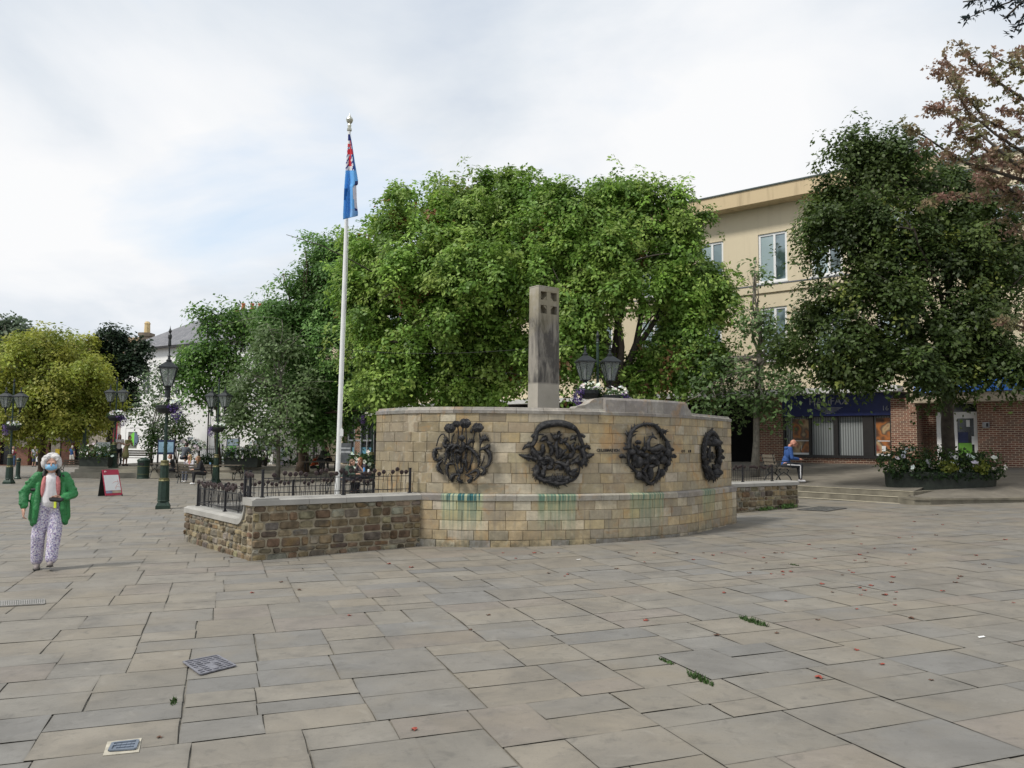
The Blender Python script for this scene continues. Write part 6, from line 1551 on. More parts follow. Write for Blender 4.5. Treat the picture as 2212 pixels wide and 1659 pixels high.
mb = MB(); mb.box((0,-.285,.74), (.26,.05,.12)); mb.build('slot', void_m, lb); lb.location = p; lb.scale = (1.05,1.05,1.05)
def panel_sign(name, label, px0, px1, py0, py1, Y, bands, legs=True, cat='sign'):
    a, b2 = at(px0, py0, Y), at(px1, py1, Y); g = thing(name, label, cat, (a.x, Y, b2.z)); w_ = b2.x-a.x; h = a.z-b2.z; cx = (a.x+b2.x)/2
    if legs:
        mb = MB(); mb.box((a.x, Y+.02, b2.z+h/2-.4), (.07,.07,h+1.0)); mb.box((b2.x, Y+.02, b2.z+h/2-.4), (.07,.07,h+1.0)); mb.build('leg', darkwood, g)
    mb = MB(); mb.box((cx, Y, (a.z+b2.z)/2), (w_,.04,h)); pan = mb.build('panel', bands[0][2], g)
    for f0, f1, m in bands[1:]:
        mb = MB(); mb.box((cx, Y-.022-.002*(f0+f1), b2.z+h*(f0+f1)/2), (w_*.9,.006,h*(f1-f0))); mb.build('printed_band', m, pan)
    return g
pale = plain('pale sign', (.55,.58,.60), .6, var=.05); panel_sign('banner_sign', 'pale upright banner with grey text and a teal foot, left of the white house', 209, 237, 955, 987, 45.5, [(0,1,pale),(.03,.07,plain('yellow ink',(.6,.4,.03),.6)),(.08,.22,plain('teal ink',(.10,.28,.32),.6)),(.45,.49,plain('grey ink',(.2,.22,.24),.6)),(.54,.58,MATS['grey ink']),(.63,.67,MATS['grey ink'])])
panel_sign('notice_board', 'dark blue notice board with a sky-blue poster, behind the tall single lamp', 342, 376, 950, 982, 45, [(0,1,plain('deep blue board',(.015,.03,.09),.5)),(.15,.85,plain('sky poster',(.30,.48,.62),.5,var=.2))])
panel_sign('banner_sign', 'green and pale-blue banner in the planting before the pink terrace', 491, 515, 947, 985, 47, [(0,1,plain('navy board',(.02,.03,.08),.5)),(.25,.58,plain('leaf green print',(.10,.38,.06),.5)),(.60,.98,plain('ice blue print',(.42,.52,.62),.5)),(.38,.42,pale)])
panel_sign('menu_board', 'grey board with pale lines, right of the flagpole beyond the railings', 733, 758, 957, 1000, 38, [(0,1,plain('slate board',(.10,.11,.12),.5)),(.5,.6,plain('chalk line',(.4,.42,.44),.6)),(.7,.78,MATS['chalk line'])])
# ------------------------------------------------------------------ planters
trough_m = plain('dark green trough', (.014,.02,.014), .7, var=.4, scale=8, bs=.5)
P0 = atz(2066, 1069, .40); P0 = Vector((P0.x, P0.y+.85, .40))
w2_ = (atz(2190,1066,.42)-atz(1942,1062,.42)).length/2
pl = thing('planter', 'large oval dark planter of white flowers on the terrace edge at the right', 'planter', P0)
mb = MB(); mb.lathe([(w2_*.93,.0),(w2_*1.0,.05),(w2_*1.03,.60),(w2_*1.0,.64),(w2_*.9,.6)], P0, 40, sy=.42); mb.build('trough', trough_m, pl)
lob = [((P0.x+w2_*f, P0.y+random.uniform(-.2,.1), P0.z+.90+.14*math.sin(f*7)), (w2_*.30,.55,.42+.12*math.cos(f*9))) for f in (-.88,-.6,-.3,0,.3,.6,.86)]
foliage('foliage', pl, lob, 5200, .085, [(.035,.075,.02),(.05,.10,.025),(.025,.055,.018),(.08,.13,.03)], 41)
foliage('yellow_green_leaves', pl, [((P0.x+w2_*f, P0.y-.62, P0.z+.80), (.22,.18,.2)) for f in (-.08,.55,-.02)], 420, .09, [(.22,.24,.04),(.16,.2,.03)], 42)
blooms('white_flowers', pl, rpts([((c[0][0], c[0][1]-.05, c[0][2]-.1), (c[1][0], c[1][1], c[1][2]*.8)) for c in lob], 40, 43), .14, (.82,.82,.78), 43)
foliage('trailing_leaves', pl, [((P0.x+w2_*f, P0.y-.43*w2_*math.sqrt(max(0,1-f*f)), P0.z+.56), (.3,.09,.14)) for f in (-.85,-.55,-.25,0,.3,.6,.88)], 900, .08, [(.03,.065,.02),(.025,.05,.018)], 44)
def planter(label, px0, px1, py, Y, h, bx, n, nf, seed, z=None, leafc=None, tall=.5):
    a, b2 = at(px0, py, Y), at(px1, py, Y); z = a.z if z is None else z; L = b2.x-a.x; cx = (a.x+b2.x)/2
    g = thing('planter', label, 'planter', (cx, Y, z)); mb = MB(); mb.box((cx, Y, z+h/2), (L,.8,h), taper=1.04); mb.box((cx, Y, z+h), (L*1.06,.9,.05)); mb.build('trough', trough_m, g)
    lob = [((a.x+L*f, Y-.1, z+h+tall*.5), (L*.22,.5,tall*(.8+.4*random.random()))) for f in (.1,.3,.5,.7,.9)]
    foliage('foliage', g, lob, n, .12, leafc or [(.03,.07,.02),(.05,.10,.03),(.07,.12,.03)], seed)
    if nf: blooms('white_flowers', g, rpts(lob, nf, seed+1), .13, (.78,.78,.72), seed)
planter('low dark planter with white flowers on the far terrace by the pale banner', 180, 240, 1008, 43.2, .45, None, 1100, 26, 51, z=.42)
planter('low dark planter with leafy white-flowered plants in front of the pink terrace fence', 490, 560, 1008, 44.5, .5, None, 1300, 40, 55, z=.40, tall=.45)
planter('planter of ragged green leaves and white flowers to the right of the flagpole', 757, 800, 1000, 36, .4, None, 700, 30, 57, z=.35, tall=.4)
def shrub(label, px, py, Y, rx, ry, n, nf, pal, seed, cat='shrub', col=(.8,.8,.78), z=None):
    c = at(px, py, Y); k = Y/FL; g = thing('shrub', label, cat, (c.x, Y, .3)); bx = [((c.x+rx*k*dx, Y+dy, c.z+ry*k*dz), (rx*k*.6, rx*k*.5, ry*k*.6)) for dx, dy, dz in ((-.4,0,0),(.4,0,.1),(0,.2,.4),(0,-.2,-.4))]
    mb = MB()
    for i in range(7): mb.tube([(c.x, Y, .3), (c.x+random.uniform(-.5,.5)*rx*k, Y+random.uniform(-.3,.3), c.z+random.uniform(-.2,.6)*ry*k)], [.03,.008], 5)
    mb.build('stems', bark_d, g); foliage('foliage', g, bx, n, .13, pal, seed)
    if nf: blooms('white_flowers', g, rpts(bx, nf, seed), .15, col, seed)
GR = [(.05,.11,.025),(.08,.16,.03),(.035,.08,.02)]
shrub('rounded bright green bush behind the tall single lamp', 330, 950, 46, 28, 42, 900, 0, [(.06,.14,.03),(.09,.18,.03),(.04,.1,.02)], 61)
shrub('yellow-green bush to the right of the notice board', 385, 925, 46.5, 32, 34, 900, 0, [(.10,.18,.03),(.16,.22,.04),(.07,.14,.02)], 62)
shrub('white-flowering rose bush by the young dark maple', 408, 965, 46, 34, 18, 700, 150, GR, 63)
shrub('arching white-flowering rose bush beyond the black-clad seated man', 575, 962, 47, 34, 24, 700, 190, GR, 64)
shrub('smaller white rose bush by the tree trunk', 617, 985, 47, 20, 24, 500, 60, GR, 65)
shrub('dark green hedge clump at the foot of the fence, left part', 455, 995, 48, 50, 16, 900, 20, [(.03,.07,.02),(.045,.09,.02)], 66)
shrub('dark green hedge clump at the foot of the fence, right part', 650, 998, 48, 60, 14, 800, 10, [(.03,.07,.02),(.045,.09,.02)], 67)
# ------------------------------------------------------------------ picnic tables and benches
wood = plain('weathered bench wood', (.13,.11,.085), .85, var=.3, scale=6, bs=.4)
def bench_leg(mb, x, w, h, r=.022):
    mb.tube([(x,-w,0), (x,-w*.75,h*.35), (x,-w*.35,h*.6), (x,-w*.6,h*.85), (x,-w*.3,h)], r, 6); mb.tube([(x,w,0), (x,w*.75,h*.35), (x,w*.35,h*.6), (x,w*.6,h*.85), (x,w*.3,h)], r, 6)
    mb.tube([(x,-w*.5,h*.5),(x,0,h*.72),(x,w*.5,h*.5)], r*.8, 5)
def picnic():
    g = thing('picnic_table', 'x', 'picnic table', (0,0,0), 'picnic tables with curled iron legs')
    mb = MB()
    for k in range(5): mb.box((0,-.30+k*.15,.74), (1.8,.14,.035))
    mb.build('table_top', wood, g)
    for s in (-1,1):
        mb = MB()
        for k in range(2): mb.box((0,s*(.72+k*.15),.44), (1.8,.14,.035))
        mb.build('seat', wood, g)
    for x in (-.72,.72):
        mb = MB(); bench_leg(mb, x, .62, .72); 
        for s in (-1,1): mb.tube([(x,s*.28,.40),(x,s*.62,.30),(x,s*.80,.42)], .02, 6); mb.tube([(x,s*.80,.42),(x,s*.88,.2),(x,s*.74,0)], .02, 6)
        mb.build('leg_frame', lampd, g)
    return g
def bench():
    g = thing('bench', 'x', 'bench', (0,0,0))
    mb = MB()
    for k in range(4): mb.box((0,-.2+k*.12,.44), (1.7,.10,.03))
    mb.build('seat', wood, g); mb = MB()
    for k in range(3): mb.box((0,.27+k*.03,.58+k*.12), (1.7,.03,.09))
    mb.build('backrest', wood, g)
    for x in (-.75,.75):
        mb = MB(); bench_leg(mb, x, .28, .43); mb.tube([(x,.2,.43),(x,.30,.6),(x,.36,.88)], .02, 6); mb.tube([(x,-.22,.43),(x,-.25,.65),(x,.0,.66),(x,.32,.66)], .016, 6); mb.build('leg_frame', lampd, g)
    return g
pt = picnic(); k = 0
def gz(px, py): return gnd(px, py)
tabs = [(gz(362,1032), R(4), 'picnic table where a man in black leans, behind the tall single lamp'), (gz(482,1037), R(2), 'long picnic table between the two seated girls and the low wall'), (gz(590,1016)*1.0, R(0), 'picnic table in the shade beside the black-clad man with grey hair'),
        (at(762,1000,30), R(-6), 'wooden picnic table just left of the curved wall, with drinks on it'), (at(694,1000,41), R(8), 'dark picnic table of the couple by the brown tree trunk')]
for i, (p, rz, lb_) in enumerate(tabs):
    p = Vector((p.x, p.y, zg(p.x) if i < 4 else .38))
    if i == 0: pt.location = p; pt.rotation_euler = (0,0,rz); pt['label'] = lb_
    else: dup(pt, p, rz, lb_)
bn = bench(); p = gnd(160, 1024); bn.location = p; bn['label'] = 'low dark bench beside the planter, right of the walking woman\'s head'
p = gnd(425, 1043); dup(bn, Vector((p.x, p.y-.1, p.z)), R(186), 'bench on which two girls sit facing each other')
MAN = at(1700, 1010, 26.8); MAN.z = .60
mbn = dup(bn, Vector((MAN.x-.3, MAN.y, MAN.z+.02)), R(95), 'bench carrying the bald man in blue, half hidden by the right railing'); mbn.scale = (.6, 1, 1)
dup(bn, Vector((at(290,1000,45.5).x, 45.6, .40)), R(0), 'bench by the women at the white house, left of the litter bin')
# drinks on the near table
tp = at(762, 1000, 30); tz0 = zg(tp.x)+.757
for dx, c, h, r, lb_ in ((.45,(.10,.35,.75),.16,.035,'tall blue drinks can on the picnic table left of the curved wall'), (.62,(.75,.75,.75),.10,.04,'white cup on the picnic table, beside the blue can')):
    mb = MB(); mb.lathe([(r*.85,0),(r,.01),(r,h*.9),(r*.8,h)], (tp.x+dx, tp.y-.15, tz0), 12); tag(mb.build('drink', plain('drink '+lb_[:6], c, .4)), lb_, 'cup' if 'cup' in lb_ else 'can')
mb = MB(); p = gnd(466, 1037); mb.lathe([(.035,0),(.045,.12)], (p.x-.3, p.y, p.z+.76), 12); tag(mb.build('drink', plain('blue cup', (.25,.45,.7), .5)), 'blue and white paper cup on the table behind the dark-clad girl', 'cup')
# festooned poppy? small signboard post etc. kept out
# ------------------------------------------------------------------ people
skin = plain('skin', (.50,.29,.21), .55, var=.08, scale=10, bs=0); skin2 = plain('ruddy skin', (.52,.24,.17), .55, var=.08, bs=0)
CM = {}
def cmat(c, rough=.85):
    k = tuple(c)
    if k not in CM: CM[k] = plain('cloth %d' % len(CM), k, rough, var=.2, scale=9, bs=.3)
    return CM[k]
def V3(*a): return Vector(a)
def hand(pr, w, d, side, r=.0085):
    """palm, four unequal bent fingers and a thumb from the wrist w in direction d"""
    d = d.normalized(); s = V3(1,0,0)*side; s = (s-d*s.dot(d)); s = s.normalized() if s.length > .1 else V3(0,1,0); nrm = d.cross(s)
    pr.append(('c', w, .024, w+d*.035, .030)); pr.append(('c', w+d*.03, .028, w+d*.07, .026))
    ln_ = (.062,.072,.068,.052)
    for i in range(4):
        o = s*(.026-.017*i); a = w+d*.078+o; b_ = a+d*ln_[i]*.55; c = b_+(d*.7+V3(0,-.3,-.3)).normalized()*ln_[i]*.5
        pr.append(('c', a, r, b_, r*.95)); pr.append(('c', b_, r*.95, c, r*.8))
    t = w+d*.03+s*.026; u_ = t+(d+s*.9).normalized()*.035; pr.append(('c', t, r*1.2, u_, r*1.1)); pr.append(('c', u_, r*1.1, u_+(d*1.0+s*.15).normalized()*.028, r*.9))
def figure(label, loc, face, pose='stand', top=(.1,.1,.1), bottom=(.05,.05,.06), hair=(.1,.06,.04), hairlen=0, sleeve='long', legs='trousers', shoes=(.03,.03,.03), arms='down', lean=0.0, s=1.0, head_dir=0, skinm=None, vox=.016, group=None, extra=None, bald=False, under=None, headlean=0):
    sk = skinm or skin; g = thing('person', label, 'person', (0,0,0), group)
    # skeleton, facing -Y
    if pose == 'sit':
        hip = V3(0,.05,.50); 
        K = [V3(-.10,-.38,.50), V3(.11,-.36,.51)]; A_ = [V3(-.11,-.36,.09), V3(.12,-.40,.09)]
    elif pose == 'walk':
        hip = V3(0,0,.92); K = [V3(-.09,-.12,.50), V3(.09,.02,.50)]; A_ = [V3(-.10,-.18,.10), V3(.10,.20,.13)]
    else:
        hip = V3(0,0,.92); K = [V3(-.10,-.02,.49), V3(.10,-.01,.49)]; A_ = [V3(-.11,.02,.085), V3(.11,.02,.085)]
    tilt = Matrix.Rotation(lean, 3, 'X')
    def up_(x, y, z): return hip+tilt @ V3(x, y, z)
    sh = [up_(-.18,0,.50), up_(.18,0,.50)]; neck = up_(0,.0,.55); hd = up_(0,-.03,.70)+V3(0,-.06*headlean,-.03*headlean)
    ar = []
    for i, sd in enumerate((-1,1)):
        S = sh[i]; a = arms if isinstance(arms, str) else arms[i]
        if a == 'down': E = S+V3(sd*.05,.03,-.27); Wd = E+V3(sd*.01,-.06,-.24)
        elif a == 'table': E = S+V3(sd*.05,-.10,-.24); Wd = E+V3(-sd*.12,-.20,.0)
        elif a == 'lap': E = S+V3(sd*.04,-.04,-.27); Wd = E+V3(-sd*.08,-.21,-.03)
        elif a == 'face': E = S+V3(sd*.06,-.12,-.22); Wd = E+V3(-sd*.12,-.12,.22)
        elif a == 'bag': E = S+V3(sd*.08,.05,-.26); Wd = E+V3(sd*.03,-.03,-.24)
        elif a == 'chest': E = S+V3(sd*.07,-.04,-.26); Wd = E+V3(-sd*.17,-.16,.10)
        ar.append((S, E, Wd))
    pr = [('e', hip+V3(0,.0,.02), (.145,.105,.11)), ('c', hip, .11, up_(0,0,.22), .105), ('e', up_(0,0,.36), (.155,.10,.19)), ('c', up_(0,.0,.50), .05, neck+V3(0,-.01,.05), .05)]
    rz = Matrix.Rotation(head_dir, 3, 'Z'); H_ = lambda x, y, z: hd+rz @ V3(x, y, z)
    pr += [('e', hd+V3(0,.005,.02), (.074,.092,.098)), ('c', H_(0,-.02,-.05), .058, H_(0,-.035,-.075), .038), ('e', H_(0,-.098,-.012), (.014,.022,.026)), ('e', H_(-.078,0,-.01), (.014,.022,.03)), ('e', H_(.078,0,-.01), (.014,.022,.03)), ('c', H_(-.022,-.082,-.052), .010, H_(.022,-.082,-.052), .010), ('c', H_(-.045,-.072,.028), .013, H_(.045,-.072,.028), .013)]
    for i in (0,1):
        S, E, Wd = ar[i]; pr += [('c', S, .052, E, .040), ('c', E, .039, Wd, .026)]; hand(pr, Wd, (Wd-E), (-1,1)[i])
        hp = hip+V3((-.085,.085)[i],0,-.02); pr += [('c', hp, .088, K[i], .058), ('c', K[i], .056, A_[i], .036)]
        pr += [('c', A_[i]+V3(0,.03,-.045), .036, A_[i]+V3(0,-.13,-.058), .026)]
    blob('body', pr, sk, vox*.75, g, 3)
    d_ = .014
    tp_ = [('c', hip+V3(0,0,.02), .125, up_(0,0,.2), .118), ('e', up_(0,0,.36), (.172,.118,.20)), ('c', sh[0]+V3(.03,0,-.01), .062, sh[1]+V3(-.03,0,-.01), .062), ('c', up_(0,.01,.50), .07, up_(0,.005,.53), .062)]
    for i in (0,1):
        S, E, Wd = ar[i]; tp_.append(('c', S, .066, S.lerp(E, .5 if sleeve == 'short' else 1), .054))
        if sleeve == 'long': tp_.append(('c', E, .053, E.lerp(Wd, .92), .040))
    if legs == 'dress':
        tp_ += [('c', hip, .14, hip.lerp((K[0]+K[1])/2, .9), .19)]
    blob('dress' if legs == 'dress' else 'top', tp_, cmat(top), vox, g, 4)
    if under:
        blob('shirt_front', [('e', up_(0,-.075,.36), (.07,.06,.19))], cmat(under), vox, g, 2)
    if legs != 'dress':
        lp = [('e', hip+V3(0,0,-.01), (.155,.12,.11))]
        for i in (0,1):
            hp = hip+V3((-.085,.085)[i],0,-.02); lp.append(('c', hp, .098, hp.lerp(K[i], .75 if legs == 'shorts' else 1), .085 if legs == 'shorts' else .068))
            if legs == 'trousers': lp.append(('c', K[i], .068, K[i].lerp(A_[i], .94), .052))
        if legs == 'skirt': lp = [('e', hip, (.16,.125,.12)), ('c', hip+V3(0,0,-.05), .15, hip+V3(0,0,-.40), .17)]
        blob({'shorts':'shorts','skirt':'skirt'}.get(legs,'trousers'), lp, cmat(bottom), vox, g, 4)
    if shoes:
        for i in (0,1): blob('shoe', [('c', A_[i]+V3(0,.035,-.045), .042, A_[i]+V3(0,-.12,-.056), .034)], cmat(shoes, .6), vox*.8, g, 2)
    if not bald:
        hp_ = [('e', H_(0,.025,.045), (.088,.098,.092)), ('e', H_(0,.055,-.01), (.083,.07,.09))]
        if hairlen > 0: hp_ += [('c', H_(0,.06,0), .078, H_(0,.085,-hairlen), .05), ('c', H_(-.065,.01,0), .035, H_(-.075,.0,-hairlen*.9), .025), ('c', H_(.065,.01,0), .035, H_(.075,.0,-hairlen*.9), .025)]
        blob('hair', hp_, cmat(hair, .7), vox*.8, g, 3)
    if extra: extra(g, dict(hip=hip, hd=hd, ar=ar, K=K, A=A_, up=up_, H=H_))
    g.location = loc; g.rotation_euler = (0,0,face); g.scale = (s,s,s); return g
G = lambda px, py: gnd(px, py)
T_ = lambda px, Y, z=.40: Vector((at(px, 1000, Y).x, Y, z))
pf = 'people walking and standing in the far street'
figure('person in a dark red jacket over white, near the left edge', G(27,1008), R(10), top=(.22,.04,.05), under=(.75,.75,.75), bottom=(.05,.09,.17), hair=(.25,.16,.10), arms=('face','chest'), s=.97, group=pf)
def bag(g, S):
    w_ = S['ar'][0][2]; mb = MB(); mb.box((w_.x-.02, w_.y, w_.z-.30), (.10,.26,.36)); mb.tube([(w_.x-.02,w_.y-.08,w_.z-.12),(w_.x-.02,w_.y,w_.z-.02),(w_.x-.02,w_.y+.08,w_.z-.12)], .008, 5); o = tag(mb.build('carrier_bag', white_pl, g), None)
figure('woman seen from behind in a grey top and navy skirt, carrying a white bag', G(73,1008), R(175), top=(.30,.32,.35), bottom=(.03,.04,.07), legs='skirt', hair=(.55,.42,.25), hairlen=.10, sleeve='short', arms=('bag','down'), s=.98, group=pf, extra=bag)
figure('man seen from behind in a blue T-shirt and white shorts', G(154,1006.5), R(170), 'walk', top=(.02,.07,.20), bottom=(.62,.60,.55), legs='shorts', hair=(.55,.50,.42), sleeve='short', arms=('down','chest'), shoes=(.5,.4,.3), group=pf)
figure('long-haired woman in a white top and black trousers by the white house', T_(256,46.5), R(20), top=(.66,.60,.58), bottom=(.015,.015,.018), hair=(.16,.07,.04), hairlen=.22, sleeve='short', arms='chest', group=pf)
figure('person in a long olive dress leaning forward beside the white house window', T_(270,45.8), R(70), top=(.36,.33,.15), legs='dress', hair=(.06,.03,.02), sleeve='short', arms='chest', lean=R(22), group=pf)
ps = 'people sitting at the tables and benches'
figure('man in a black T-shirt leaning on a table behind the tall lamp', G(374,1036), R(-70), 'sit', top=(.02,.02,.022), bottom=(.015,.015,.018), hair=(.16,.07,.04), sleeve='short', arms='table', lean=R(18), group=ps)
figure('person in grey and black, back turned, behind the leaning man in black', T_(396,43.5,.40), R(160), 'sit', top=(.10,.11,.13), bottom=(.01,.01,.015), hair=(.03,.02,.02), arms='table', lean=R(20), s=1.05, group=ps)
figure('blonde long-haired girl in a pale jacket and white trainers sitting on the bench', G(412,1041), R(-25), 'sit', top=(.60,.58,.62), under=(.45,.20,.20), bottom=(.09,.10,.13), hair=(.52,.36,.18), hairlen=.30, shoes=(.8,.8,.8), arms=('face','lap'), lean=R(12), group=ps)
figure('brown-haired girl in black hunched on the bench, facing the blonde girl', G(437,1046), R(-60), 'sit', top=(.018,.018,.022), bottom=(.012,.012,.014), hair=(.22,.13,.07), hairlen=.22, shoes=(.8,.8,.8), arms='lap', lean=R(22), group=ps)
figure('grey-haired man in a black jumper seen from behind at the shaded table', G(569,1026), R(200), 'sit', top=(.010,.010,.012), bottom=(.01,.01,.012), hair=(.42,.38,.30), arms='table', s=1.0, group=ps)
figure('person in dark green hunched over the table beside the brown tree trunk', T_(692,41,.38), R(55), 'sit', top=(.05,.06,.045), bottom=(.03,.03,.03), hair=(.12,.07,.045), arms='table', lean=R(40), s=1.05, group=ps)
figure('person with curly brown hair facing the hunched person in dark green', T_(710,41.3,.38), R(-60), 'sit', top=(.07,.05,.05), bottom=(.03,.03,.03), hair=(.16,.10,.07), hairlen=.08, arms='table', lean=R(25), s=1.05, group=ps)
figure('person in an orange jacket sitting at the foot of the yellow padded poles', T_(676,42,.1), R(80), 'sit', top=(.40,.07,.015), bottom=(.01,.01,.012), hair=(.03,.02,.02), arms='lap', lean=R(25), s=.85, group=ps)
p = at(745,1000,29.5); figure('man in a grey-green jumper leaning on the table left of the curved wall', Vector((p.x, p.y, zg(p.x))), R(75), 'sit', top=(.055,.085,.065), bottom=(.02,.02,.025), hair=(.15,.09,.06), arms='table', lean=R(28), s=1.0, group=ps)
p = at(786,1000,31); figure('auburn-haired woman at the table across from the man in grey-green', Vector((p.x, p.y, zg(p.x))), R(-35), 'sit', top=(.05,.04,.05), bottom=(.02,.02,.03), hair=(.22,.09,.04), hairlen=.2, arms=('table','face'), sleeve='short', lean=R(20), group=ps)
def stripes(g, S):
    for i in (0,):
        hp = S['hip']+V3(-.10,0,-.02); K = S['K'][i]; A_ = S['A'][i]
        blob('white_stripe', [('c', hp+V3(-.085,-.04,.03), .017, K+V3(-.058,.03,.0), .016), ('c', K+V3(-.058,.02,-.02), .016, A_+V3(-.042,0,.03), .015)], cmat((.75,.75,.78)), .010, g, 1)
    H_ = S['H']; blob('hood', [('c', S['up'](-.08,.09,.50), .05, S['up'](.08,.09,.50), .05), ('c', S['up'](-.10,.04,.53), .03, S['up'](.10,.04,.53), .03)], cmat((.03,.085,.27)), .014, g, 3)
    mb = MB()
    for sx in (-1,1): mb.ball(H_(sx*.03,-.084,.005), (.011,.008,.007), 8, 5)
    mb.build('eyes', darkwood, g)
figure('bald man in a blue hooded top and white-striped tracksuit bottoms, sitting in profile', Vector((MAN.x, MAN.y, MAN.z)), R(82), 'sit', top=(.03,.085,.27), bottom=(.025,.028,.035), bald=True, skinm=skin2, shoes=(.6,.6,.62), arms='lap', lean=R(14), s=1.10, headlean=.9, vox=.012, extra=stripes)

# ------------------------------------------------------------------ the woman walking at the left
wl = gnd(101, 1229); WT = Matrix.Translation(wl) @ Matrix.Rotation(R(27), 4, 'Z')
RW = Matrix.Rotation(R(27), 3, 'Z')
def WP(v): return WT @ v
wo = thing('person', 'white-haired woman in a green jacket and blue face mask walking towards the camera', 'person', (0,0,0))
hip = V3(0,0,.86)
Kn = [V3(-.115,-.02,.46), V3(.065,-.10,.48)]; An = [V3(-.125,.05,.085), V3(.045,-.16,.12)]     # her right leg behind, left swung forward
Sh = [V3(-.175,0,1.29), V3(.175,0,1.29)]
El = [V3(-.325,.02,1.06), V3(.285,-.02,1.04)]; Wr = [V3(-.315,-.07,.86), V3(.14,-.21,.985)]
hd = V3(-.005,-.045,1.465); HS = 1.14
H_ = lambda x, y, z: hd+V3(x, y, z)*HS
pr = [('e', hip, (.13,.09,.10)), ('c', hip, .095, V3(0,0,1.1), .095), ('e', V3(0,0,1.18), (.15,.10,.17)), ('c', V3(0,0,1.30), .05, V3(0,-.02,1.40), .047),
      ('e', H_(0,.01,.025), (.080,.098,.102)), ('c', H_(0,-.02,-.045), .062, H_(0,-.035,-.07), .042), ('e', H_(0,-.09,-.012), (.013,.02,.024)), ('c', H_(-.036,-.074,.022), .012, H_(-.012,-.080,.020), .010), ('c', H_(.036,-.074,.022), .012, H_(.012,-.080,.020), .010),
      ('e', H_(-.04,-.066,-.022), (.02,.015,.018)), ('e', H_(.04,-.066,-.022), (.02,.015,.018)), ('e', H_(-.076,.0,-.01), (.012,.02,.028)), ('e', H_(.076,.0,-.01), (.012,.02,.028))]
for i in (0,1):
    pr += [('c', Sh[i], .05, El[i], .038), ('c', El[i], .037, Wr[i], .025), ('c', hip+V3((-.08,.08)[i],0,-.02), .085, Kn[i], .055), ('c', Kn[i], .053, An[i], .034), ('c', An[i]+V3(0,.03,-.04), .034, An[i]+V3(0,-.12,-.05 if i == 0 else -.03), .026)]
# right hand hanging, loosely curled
def fingers(pr, base, d, s, curl, lens, r=.0078):
    for i, L in enumerate(lens):
        a = base+s*(.027-.018*i); b_ = a+d*L*.45; c = b_+(d*.65+curl*.7).normalized()*L*.33; e = c+(d*.25+curl).normalized()*L*.25
        pr.append(('c', a, r*1.08, b_, r)); pr.append(('c', b_, r, c, r*.93)); pr.append(('c', c, r*.93, e, r*.8))
w0 = Wr[0]; d0 = V3(.02,-.10,-1).normalized(); s0 = V3(.25,-.95,.1).normalized()
pr += [('c', w0, .024, w0+d0*.03, .026)]+[('c', w0+d0*.03+s0*o, .017, w0+d0*.08+s0*o, .014) for o in (-.022,0,.02)]
fingers(pr, w0+d0*.085, d0, s0, V3(.9,.2,-.1), (.075,.083,.078,.062))
pr += [('c', w0+d0*.03+s0*.03, .012, w0+d0*.065+s0*.052, .010), ('c', w0+d0*.065+s0*.052, .010, w0+d0*.10+s0*.05, .008)]
# left hand holding the dark purse in front
w1 = Wr[1]; d1 = V3(-.93,-.28,.12).normalized(); s1 = V3(.12,-.05,1).normalized()
pr += [('c', w1, .024, w1+d1*.03, .026)]+[('c', w1+d1*.03+s1*o, .017, w1+d1*.075+s1*o, .014) for o in (-.02,0,.02)]
fingers(pr, w1+d1*.08, d1, s1*-1, V3(-.1,-1,-.05), (.066,.074,.070,.056))
pr += [('c', w1+d1*.02+s1*.028, .012, w1+d1*.055+s1*.045+V3(0,-.02,0), .010), ('c', w1+d1*.055+s1*.045+V3(0,-.02,0), .010, w1+d1*.085+s1*.04+V3(0,-.04,0), .008)]
blob('body', pr, skin, .0065, wo, 2, WT)
# trousers with a small floral print
fm_, nt, b = newmat('floral print'); v = objvec(nt)
vo = nd(nt, 'ShaderNodeTexVoronoi'); vo.inputs['Scale'].default_value = 60; ln(nt, v, vo.inputs['Vector'])
c0 = ramp(nt, noise(nt, 48, 4, v, .6, .5), [(.34,(.12,.10,.24)), (.44,(.32,.29,.46)), (.53,(.60,.58,.64)), (.68,(.68,.66,.70))]); c0 = mixc(nt, mapr(nt, vo.outputs['Distance'], .30, .16), c0, (.36,.12,.22)); c0 = mixc(nt, mapr(nt, noise(nt, 62, 3, v), .60, .64), c0, (.10,.10,.18))
ln(nt, c0, b.inputs['Base Color']); b.inputs['Roughness'].default_value = .85; bump(nt, b, noise(nt, 9, 3, v), .5, .03)
lp = [('e', hip+V3(0,0,.02), (.165,.125,.13))]
for i in (0,1):
    hp = hip+V3((-.08,.08)[i],0,-.02); lp += [('c', hp, .102, Kn[i]+V3((-.01,.01)[i],0,0), .092), ('c', Kn[i]+V3((-.01,.01)[i],0,0), .090, An[i]+V3((-.005,.01)[i],0,.045), .078)]
blob('trousers', lp, fm_, .010, wo, 3, WT)
blob('shirt', [('c', V3(0,-.015,1.22), .112, V3(0,-.02,.93), .126), ('c', V3(0,-.01,1.28), .07, V3(0,-.01,1.31), .06)], plain('white ribbed jersey', (.66,.64,.66), .8, var=.1, scale=14), .010, wo, 3, WT)
blob('pink_cardigan', [('e', V3(sx*.088,-.080,1.15), (.034,.040,.155), 0, R(sx*-4)) for sx in (-1,1)], plain('salmon knit', (.55,.20,.20), .85, var=.25, scale=30), .009, wo, 3, WT)
gj, nt, b = newmat('green jacket'); v = objvec(nt); ln(nt, ramp(nt, noise(nt, 5, 5, v), [(.3,(.015,.14,.04)), (.7,(.03,.235,.065))]), b.inputs['Base Color']); b.inputs['Roughness'].default_value = .5; bump(nt, b, noise(nt, 11, 5, v, .6, 1.5), .8, .03)
jp = []
